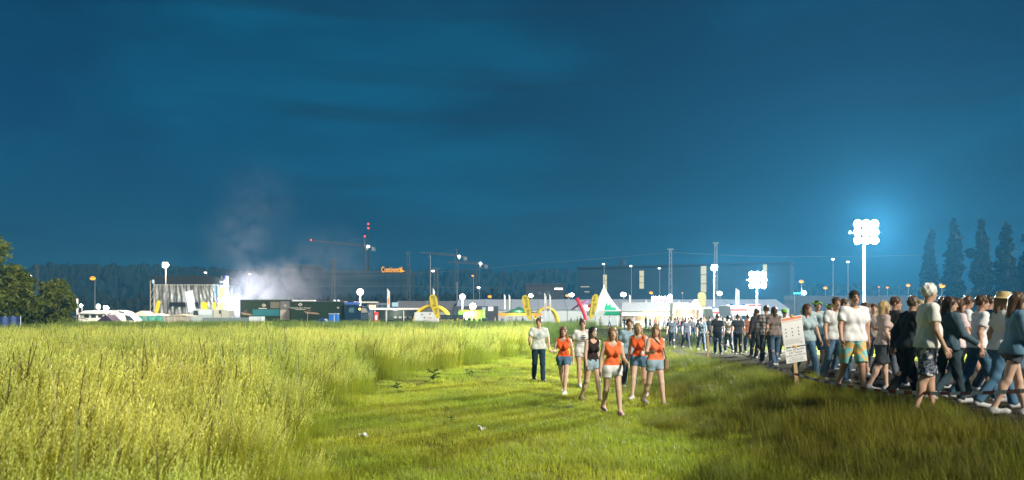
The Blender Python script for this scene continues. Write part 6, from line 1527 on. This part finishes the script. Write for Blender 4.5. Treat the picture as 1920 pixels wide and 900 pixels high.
for k, (px, Y, H, tc_, bc, rt, lab) in enumerate(((1346, 34, 1.74, (0.03, 0.035, 0.04), (0.03, 0.04, 0.05), 3.0, 'person in black tee shirt walking away, nearest the stake'), (1366, 38, 1.78, (0.12, 0.10, 0.08), (0.03, 0.035, 0.04), 3.3, 'person in brown tee shirt walking away, second from the stake'),
        (1384, 33, 1.70, (0.05, 0.06, 0.07), (0.02, 0.025, 0.03), 2.9, 'person in charcoal tee shirt below the ambulance'), (1403, 36, 1.76, (0.30, 0.12, 0.07), (0.04, 0.05, 0.06), 3.1, 'person in rust red tee shirt below the ambulance bonnet'), (1418, 30, 1.72, (0.07, 0.06, 0.055), (0.03, 0.035, 0.04), 3.4, 'person in dark brown tee shirt beside the checked shirt'),
        (1260, 46, 1.75, (0.03, 0.035, 0.04), (0.02, 0.025, 0.03), 3.0, 'dark figure on the grass beyond the orange tops'), (1286, 44, 1.76, (0.02, 0.02, 0.024), (0.02, 0.02, 0.024), 0.2, 'black clothed figure standing on the grass before the stake'), (1315, 40, 1.72, (0.04, 0.05, 0.05), (0.04, 0.05, 0.06), 0.1, 'dark figure standing by the cream flag pole'),
        (1358, 44, 1.70, (0.42, 0.40, 0.38), (0.06, 0.07, 0.09), 3.2, 'person in pale tee shirt among the dark figures'), (1455, 31, 1.74, (0.06, 0.08, 0.10), (0.03, 0.035, 0.04), 3.0, 'person in dark blue tee shirt behind the checked shirt'))):
    person(lab, px, Y, H, rt, 'm', (12 + k, 4, -10 - k, 12), top=('tee', tc_), bottom=('long', bc), hair=(brown, (0.02, 0.016, 0.012), (0.14, 0.09, 0.05))[k % 3], group=G3, h=0.02)
# more of the crowd on the path, overlapping unevenly
rr = random.Random(8)
MORE = ((1655, 14.6, 1.66, 'f', 1.2, 'tee', (0.52, 0.40, 0.36), 'knee', (0.05, 0.06, 0.07), blond, 'woman in dusty pink tee shirt between the two white shirted men'),
        (1676, 15.8, 1.78, 'm', 1.6, 'shirt', (0.10, 0.09, 0.08), 'long', (0.03, 0.03, 0.04), brown, 'man in dark brown shirt, tall behind the grey jacket'),
        (1718, 16.5, 1.72, 'f', 0.9, 'tee', (0.45, 0.36, 0.28), 'long', (0.06, 0.10, 0.14), blond, 'fair haired woman in tan tee shirt behind the white haired man'),
        (1764, 15.0, 1.74, 'm', 1.4, 'tee', (0.66, 0.60, 0.58), 'long', (0.05, 0.06, 0.08), brown, 'man in pale rose tee shirt just beyond the white haired man'),
        (1778, 12.3, 1.64, 'f', 1.7, 'jacket', (0.07, 0.12, 0.15), 'long', (0.03, 0.05, 0.06), (0.05, 0.03, 0.02), 'dark haired woman in teal jacket close in front of the pink top'),
        (1812, 15.6, 1.80, 'm', 1.3, 'tee', (0.74, 0.74, 0.73), 'knee', (0.20, 0.18, 0.14), brown, 'tall man in white tee shirt and khaki shorts farther back'),
        (1852, 14.2, 1.73, 'm', 1.6, 'shirt', (0.10, 0.20, 0.30), 'long', (0.05, 0.07, 0.10), (0.03, 0.02, 0.015), 'man in denim shirt between white shirt and straw hat'),
        (1893, 13.8, 1.70, 'f', 1.2, 'tee', (0.74, 0.72, 0.70), 'long', (0.08, 0.16, 0.24), brown, 'woman in cream tee shirt behind the straw hat'),
        (1900, 10.6, 1.66, 'f', 1.55, 'jacket', (0.12, 0.24, 0.33), 'short', (0.08, 0.09, 0.10), (0.10, 0.06, 0.03), 'woman in blue denim jacket and shorts nearest the edge'),
        (1620, 17.8, 1.68, 'f', 0.4, 'tee', (0.50, 0.46, 0.42), 'knee', (0.08, 0.10, 0.14), brown, 'woman in beige tee shirt close beyond the white tee shirt man'),
        (1581, 19.0, 1.76, 'm', 0.3, 'tee', (0.16, 0.24, 0.30), 'long', (0.07, 0.12, 0.17), brown, 'man in slate blue tee shirt behind the white tee shirt man'),
        (1513, 17.4, 1.66, 'f', 0.2, 'tee', (0.34, 0.44, 0.46), 'long', (0.10, 0.20, 0.28), brown, 'woman in grey green tee shirt beside the notice'),
        (1452, 22.2, 1.66, 'f', 2.9, 'tee', (0.20, 0.16, 0.14), 'long', (0.07, 0.12, 0.17), brown, 'woman in brown tee shirt walking away behind the notice'),
        (1422, 27.5, 1.78, 'm', 3.3, 'jacket', (0.05, 0.05, 0.055), 'long', (0.03, 0.035, 0.04), brown, 'man in black jacket beside the checked shirt'))
for px, Y, H, sx_, rt, tk, tc_, bk_, bc, hc_, lab in MORE:
    a = rr.uniform(6, 22)
    person(lab, px, Y, H, rt + rr.uniform(-0.25, 0.25), sx_, (a, rr.uniform(2, 8), -a + rr.uniform(-4, 6), rr.uniform(8, 26)) if rr.random() < 0.5 else (-a, rr.uniform(8, 26), a, rr.uniform(2, 8)), ((rr.uniform(-20, 20), rr.uniform(8, 18), rr.uniform(8, 70)), (rr.uniform(-20, 20), rr.uniform(8, 18), rr.uniform(8, 50))), rr.uniform(1, 6), head=(rr.uniform(-35, 35), rr.uniform(-8, 8)), build=rr.uniform(0.92, 1.14), hair=hc_, hairlen=rr.uniform(0.05, 0.18) if sx_ == 'f' else 0, top=(tk, tc_), bottom=(bk_, bc), skin=rr.choice(((0.56, 0.33, 0.22), (0.62, 0.41, 0.30), (0.50, 0.30, 0.20))), group=G2, h=0.016)
# far visitors: small single figures before the stalls
far_m = vcol('far_people', 0.8, var=0.0)
def far_body(seed, tc_, bc):
    r = np.random.default_rng(seed); a = R(r.uniform(8, 18)); sw = R(r.uniform(-10, 25))
    def fn(P):
        d = [rc(P, (-0.07, 0, 0.95), (0.07, 0, 0.95), 0.11, 0.11), rc(P, (-0.08, 0, 1.3), (0.08, 0, 1.3), 0.12, 0.12), rc(P, (-0.15, 0, 1.41), (0.15, 0, 1.41), 0.06, 0.06), rc(P, (0, 0, 0.95), (0, 0, 1.3), 0.12, 0.12), rc(P, (0, 0, 1.42), (0, 0, 1.55), 0.05, 0.05), ell(P, (0, 0, 1.64), (0.085, 0.1, 0.115))]
        for sg in (-1, 1):
            k = (sg * 0.1, -sg * math.sin(a) * 0.42, 0.5); d += [rc(P, (sg * 0.095, 0, 0.92), k, 0.085, 0.06), rc(P, k, (sg * 0.1, -sg * math.sin(a) * 0.6, 0.06), 0.06, 0.045), rc(P, (sg * 0.1, -sg * math.sin(a) * 0.6, 0.05), (sg * 0.1, -sg * math.sin(a) * 0.6 - 0.15, 0.04), 0.045, 0.035)]
            e = (sg * 0.24, sg * math.sin(sw) * 0.15, 1.14); d += [rc(P, (sg * 0.19, 0, 1.41), e, 0.055, 0.042), rc(P, e, (sg * 0.25, sg * math.sin(sw) * 0.1 - 0.12, 0.92), 0.04, 0.04)]
        return union(d, 0.03)
    V, Qd = field_mesh(fn, (-0.42, -0.5, -0.02), (0.42, 0.5, 1.82), 0.04)
    C = np.tile(np.array((0.5, 0.32, 0.23)), (len(V), 1)); C[V[:, 2] < 1.47] = tc_; C[(V[:, 2] < 0.97) & (np.abs(V[:, 0]) < 0.21)] = bc; C[V[:, 2] < 0.1] = (0.05, 0.05, 0.05); C[(V[:, 2] > 1.69) | ((V[:, 2] > 1.58) & (V[:, 1] > 0.03))] = (0.05, 0.03, 0.02)
    return V, Qd, C
def far_person(label, px, Y, H, tc_, bc, rt, seed):
    V, Qd, C = far_body(seed, tc_, bc)
    X = (px - 960.0) * Y / F
    o = link_mesh('person', np_mesh('person', V, Qd, C, True), far_m); o.location = (X, Y, float(hgt(X, Y))); o.rotation_euler = (0, 0, rt); s = H / 1.75; o.scale = (s, s, s)
    tag(o, label, 'person', 'far visitors before the stalls')
FP = ((871, 112, (0.03, 0.03, 0.035), (0.03, 0.03, 0.04), 'far black clothed visitor at the green stall, first from the banner'), (880, 113, (0.05, 0.04, 0.05), (0.03, 0.03, 0.05), 'far dark visitor at the green stall, second from the banner'), (889, 112, (0.35, 0.12, 0.09), (0.05, 0.05, 0.06), 'far visitor in red top below the low balloon light'), (899, 113, (0.05, 0.05, 0.06), (0.04, 0.04, 0.05), 'far dark visitor at the green stall beside the red top'),
      (906, 112, (0.02, 0.02, 0.025), (0.02, 0.02, 0.03), 'far black figure at the end of the green stall'), (911, 111, (0.03, 0.05, 0.06), (0.02, 0.02, 0.03), 'far tall dark figure next to the end of the green stall'), (928, 116, (0.4, 0.4, 0.42), (0.1, 0.1, 0.12), 'far visitor in pale top before the green pavilion'), (942, 118, (0.12, 0.14, 0.2), (0.05, 0.05, 0.07), 'far visitor in blue top at the pavilion corner'),
      (956, 117, (0.5, 0.35, 0.25), (0.1, 0.1, 0.12), 'far visitor in tan top under the orange valance'), (968, 119, (0.3, 0.3, 0.34), (0.06, 0.06, 0.08), 'far visitor in grey top under the orange valance'), (980, 116, (0.06, 0.05, 0.05), (0.05, 0.05, 0.05), 'far dark visitor beside the second yellow flag'), (1004, 117, (0.45, 0.45, 0.45), (0.08, 0.1, 0.14), 'far visitor in pale grey beyond the second yellow flag'),
      (1014, 115, (0.12, 0.1, 0.1), (0.05, 0.05, 0.06), 'far dark visitor below the second yellow arch'), (1071, 112, (0.30, 0.38, 0.46), (0.06, 0.06, 0.09), 'far visitor in light blue by the red inflatable'), (1083, 113, (0.04, 0.04, 0.05), (0.03, 0.03, 0.04), 'far black clothed visitor under the red inflatable'), (1089, 110, (0.03, 0.03, 0.03), (0.02, 0.02, 0.03), 'far dark figure at the foot of the red inflatable'),
      (1126, 112, (0.4, 0.4, 0.36), (0.1, 0.1, 0.1), 'far visitor in cream before the peaked tent'), (1143, 113, (0.2, 0.3, 0.36), (0.05, 0.06, 0.08), 'far visitor in blue below the green print'), (1171, 106, (0.03, 0.03, 0.03), (0.03, 0.03, 0.04), 'far black figure at the end of the grey roofed stall'), (1186, 112, (0.6, 0.5, 0.42), (0.1, 0.1, 0.12), 'far visitor in cream at the grey roofed stall'),
      (1211, 105, (0.16, 0.17, 0.2), (0.05, 0.05, 0.06), 'far visitor in grey at the middle of the grey roofed stall'), (1219, 102, (0.05, 0.06, 0.08), (0.03, 0.03, 0.04), 'far tall dark visitor before the grey roofed stall'), (1229, 98, (0.8, 0.3, 0.14), (0.1, 0.1, 0.1), 'far visitor in orange before the kebab booth'), (1246, 108, (0.5, 0.5, 0.55), (0.2, 0.2, 0.25), 'far visitor in white before the kebab booth'),
      (1264, 96, (0.3, 0.42, 0.55), (0.06, 0.07, 0.1), 'far visitor in light blue before the snack container'), (1281, 92, (0.7, 0.14, 0.08), (0.1, 0.1, 0.12), 'far visitor in red before the snack container'), (1294, 95, (0.6, 0.6, 0.6), (0.15, 0.3, 0.5), 'far visitor in white top and blue trousers at the hatch'), (1301, 78, (0.5, 0.52, 0.6), (0.12, 0.25, 0.42), 'far visitor in pale blue before the cream flag'), (1331, 84, (0.1, 0.1, 0.1), (0.04, 0.04, 0.05), 'far dark visitor before the white cabin'), (1352, 80, (0.28, 0.25, 0.22), (0.05, 0.05, 0.06), 'far visitor in brown before the farther rescue van'))
for i, (px, Y, tc_, bc, lab) in enumerate(FP): far_person(lab, px, Y, random.uniform(1.64, 1.84), tc_, bc, random.uniform(-3, 3), i)

# the far throng below the floodlights, which reads as one dark mass
cv, cq, cc, nb_ = [], [], [], 0
pal = ((0.04, 0.04, 0.045), (0.08, 0.07, 0.06), (0.16, 0.14, 0.12), (0.05, 0.06, 0.09), (0.30, 0.10, 0.07), (0.35, 0.34, 0.33), (0.12, 0.16, 0.2), (0.03, 0.03, 0.03))
kinds = [far_body(200 + k, pal[k], (0.03, 0.035, 0.045)) for k in range(8)]
for k in range(120):
    V, Qd, C = kinds[k % 8]
    if k < 75: px, Y = rr.uniform(1250, 1480), rr.uniform(48, 96)
    else: px, Y = rr.uniform(1480, 1930), rr.uniform(26, 60)
    X = (px - 960.0) * Y / F; a = rr.uniform(0, 6.28); s_ = rr.uniform(0.9, 1.05)
    M_ = np.array([[math.cos(a), -math.sin(a), 0], [math.sin(a), math.cos(a), 0], [0, 0, 1]]) * s_
    cv.append(V @ M_.T + np.array([X, Y, float(hgt(X, Y))])); cq.append(Qd + nb_); cc.append(C * rr.uniform(0.7, 1.3)); nb_ += len(V)
o = link_mesh('crowd', np_mesh('crowd', np.concatenate(cv), np.concatenate(cq), np.concatenate(cc), True), far_m); tag(o, 'far throng of people below the floodlights', None, None, 'stuff')

# ------------------------------------------------------------------ notice, stakes and tape
wood = mat('raw_timber', (0.48, 0.34, 0.18), 0.75, var=0.25, scale=9)
Y = 15.4; X = (1487 - 960) * Y / F; gz = float(hgt(X, Y))
o = thing('notice_board', 'white notice sheets on a tilted timber post beside the path', 'sign', (X, Y, gz))
TL = 0.07
def npt(px, py, dy=0.0): p_ = at(px, py, Y); return Vector((p_.x, Y + dy, p_.z))
b0 = Vector((X + 0.07, Y, gz - 0.02)); b1 = npt(1484, 590)
ax_ = (b1 - b0).normalized(); sd = Vector((ax_.z, 0, -ax_.x))
pb = MB(); w2, d2 = 0.034, 0.022
pb.add([b0 - sd * w2 - Vector((0, d2, 0)), b0 + sd * w2 - Vector((0, d2, 0)), b0 + sd * w2 + Vector((0, d2, 0)), b0 - sd * w2 + Vector((0, d2, 0)), b1 - sd * w2 - Vector((0, d2, 0)), b1 + sd * w2 - Vector((0, d2, 0)), b1 + sd * w2 + Vector((0, d2, 0)), b1 - sd * w2 + Vector((0, d2, 0))],
       [(3, 2, 1, 0), (4, 5, 6, 7), (0, 1, 5, 4), (1, 2, 6, 5), (2, 3, 7, 6), (3, 0, 4, 7)])
pb.build('post', wood, o)
paper = mat('paper_white', (0.80, 0.80, 0.79), 0.5, var=0.03)
A0, A1, A2, A3 = npt(1463, 597), npt(1502, 590), npt(1509, 646), npt(1470, 652)       # upper sheet corners
def sheet(u, v, dy=-0.032):
    p_ = A0.lerp(A1, u).lerp(A3.lerp(A2, u), v); bow = 0.018 * math.sin(math.pi * v)
    return (p_.x - 0.012 * math.sin(math.pi * v), Y + dy - bow, p_.z)
up_ = MB().grid(lambda u, v: sheet(u, v), 8, 10, (0, 0.006, 0)).build('upper_sheet', paper, o)
def on_sheet(name, u0, u1, v0, v1, m, par):
    MB().grid(lambda u, v: sheet(u0 + (u1 - u0) * u, v0 + (v1 - v0) * v, -0.0345), 4, 2).build(name, m, par)
og = mat('header_orange', (0.80, 0.26, 0.12), 0.5); ink = mat('ink_grey', (0.10, 0.10, 0.11), 0.6); ink2 = mat('ink_pale', (0.42, 0.42, 0.42), 0.6)
on_sheet('header', 0.03, 0.97, 0.03, 0.105, og, up_); on_sheet('header_line', 0.03, 0.97, 0.135, 0.16, mat('header_pink', (0.75, 0.45, 0.36)), up_)
for i in range(3):
    for j in range(3):
        u, v = 0.17 + 0.3 * i, 0.40 + 0.115 * j; on_sheet('pictogram', u - 0.025, u + 0.03, v - 0.012, v + 0.02, ink, up_); on_sheet('pictogram', u - 0.012, u + 0.015, v - 0.03, v - 0.014, ink, up_)
for j in range(5): on_sheet('print_line', 0.06, 0.92 - 0.07 * (j % 3), 0.76 + j * 0.032, 0.768 + j * 0.032, ink2, up_)
on_sheet('pictogram', 0.80, 0.86, 0.88, 0.91, ink, up_)
L0, L1, L2, L3 = npt(1470, 654.5), npt(1509, 648), npt(1512, 675.5), npt(1474, 682)
lw = MB(); lw.add([L0 + Vector((0, -0.036, 0)), L1 + Vector((0, -0.036, 0)), L2 + Vector((0, -0.036, 0)), L3 + Vector((0, -0.036, 0)), L0 + Vector((0, -0.028, 0)), L1 + Vector((0, -0.028, 0)), L2 + Vector((0, -0.028, 0)), L3 + Vector((0, -0.028, 0))],
                  [(3, 2, 1, 0), (4, 5, 6, 7), (0, 1, 5, 4), (1, 2, 6, 5), (2, 3, 7, 6), (3, 0, 4, 7)])
lo_ = lw.build('lower_board', paper, o)
tang = math.atan2((L1 - L0).z, (L1 - L0).x); rot = Matrix.Rotation(-tang, 3, 'Y') @ UPR
wid = (L1 - L0).length
for k, (s_, sz, v) in enumerate((('Kein EINLASS', 0.060, 0.14), ('mit Tasche', 0.060, 0.33), ('größer als DIN A4', 0.050, 0.52), ('Sie müssen Ihre Tasche', 0.029, 0.68), ('vor dem Einlass abgeben', 0.029, 0.79), ('KEIN EINLASS MIT TASCHE', 0.026, 0.90))):
    c_ = ((L0 + L1) / 2).lerp((L3 + L2) / 2, v); text('lettering', s_, sz, ink, (c_.x, Y - 0.0375, c_.z), rot, lo_)
MB().box(npt(1482, 590).x, npt(1486, 590).x, Y - 0.05, Y - 0.034, npt(0, 595).z, npt(0, 590.5).z).build('clip', mat('clip_orange', (0.8, 0.4, 0.08)), o)
MB().box(npt(1487, 0).x, npt(1493, 0).x, Y - 0.05, Y - 0.034, npt(0, 651).z, npt(0, 647.5).z).build('clip', mat('clip_orange'), o)
stakes = []
for px, Y, H, lab in ((1327, 25.0, 1.0, 'short timber stake holding the tape at the far end'), (1935, 8.6, 0.66, 'timber stake at the near end of the tape')):
    X = (px - 960) * Y / F; z = float(hgt(X, Y)); o = thing('tape_stake', lab, 'stake', (X, Y, z), 0, 'stakes of the barrier tape')
    MB().box(X - 0.03, X + 0.03, Y - 0.03, Y + 0.03, z - 0.02, z + H).build('post', wood, o, bevel=0.006); stakes.append(Vector((X, Y - 0.034, z + H - 0.1)))
    MB().box(X - 0.034, X + 0.034, Y - 0.034, Y + 0.034, z + H - 0.16, z + H - 0.04).build('tape_wrap', mat('tape_white', (0.7, 0.7, 0.68)), o)
tred = mat('tape_red', (0.30, 0.035, 0.025), 0.5); twh = mat('tape_white')
def tape(label, a, b, sag, twist):
    o = thing('barrier_tape', label, 'tape', (a + b) / 2, 0, 'spans of red and white barrier tape'); L = (b - a).length; n = int(L / 0.22)
    def fr_(t): return a.lerp(b, t) - Vector((0, 0, sag * 4 * t * (1 - t)))
    for k in range(n):
        mb = MB(); N_ = 3; v = []
        for q in range(N_ + 1):
            t = (k + q / N_) / n; c_ = fr_(t); tw = twist * math.sin(t * 9 + 0.6) ; w_ = Vector((math.sin(tw) * 0.024, 0, math.cos(tw) * 0.024)); v += [c_ - w_, c_ + w_]
        mb.add(v, [(2 * q, 2 * q + 2, 2 * q + 3, 2 * q + 1) for q in range(N_)]); mb.build('stripe', (tred, twh)[k % 2], o)
mid_ = Vector(((1487 - 960) * 15.4 / F + 0.03, 15.4 - 0.03, CAMZ - (701 - HOR) * 15.4 / F))
tape('red and white tape span from the far stake to the notice post', stakes[0], mid_, 0.12, 0.7)
tape('red and white tape span passing the shins of the white haired man', mid_, stakes[1], 0.16, 0.5)

# ------------------------------------------------------------------ night air
hz = MB().box(-900, 900, -60, 900, -3, 66).build('haze', None)
hm = bpy.data.materials.new('haze'); hm.use_nodes = True; nt = hm.node_tree; nt.nodes.clear()
o_ = nt.nodes.new('ShaderNodeOutputMaterial'); pv_ = nt.nodes.new('ShaderNodeVolumePrincipled'); nt.links.new(pv_.outputs[0], o_.inputs['Volume'])
pv_.inputs['Color'].default_value = (0.12, 0.58, 1.0, 1); pv_.inputs['Density'].default_value = 0.00042; pv_.inputs['Anisotropy'].default_value = 0.0
hm.cycles.homogeneous_volume = True
hz.data.materials.append(hm); tag(hz, 'thin night haze', None, None, 'stuff')
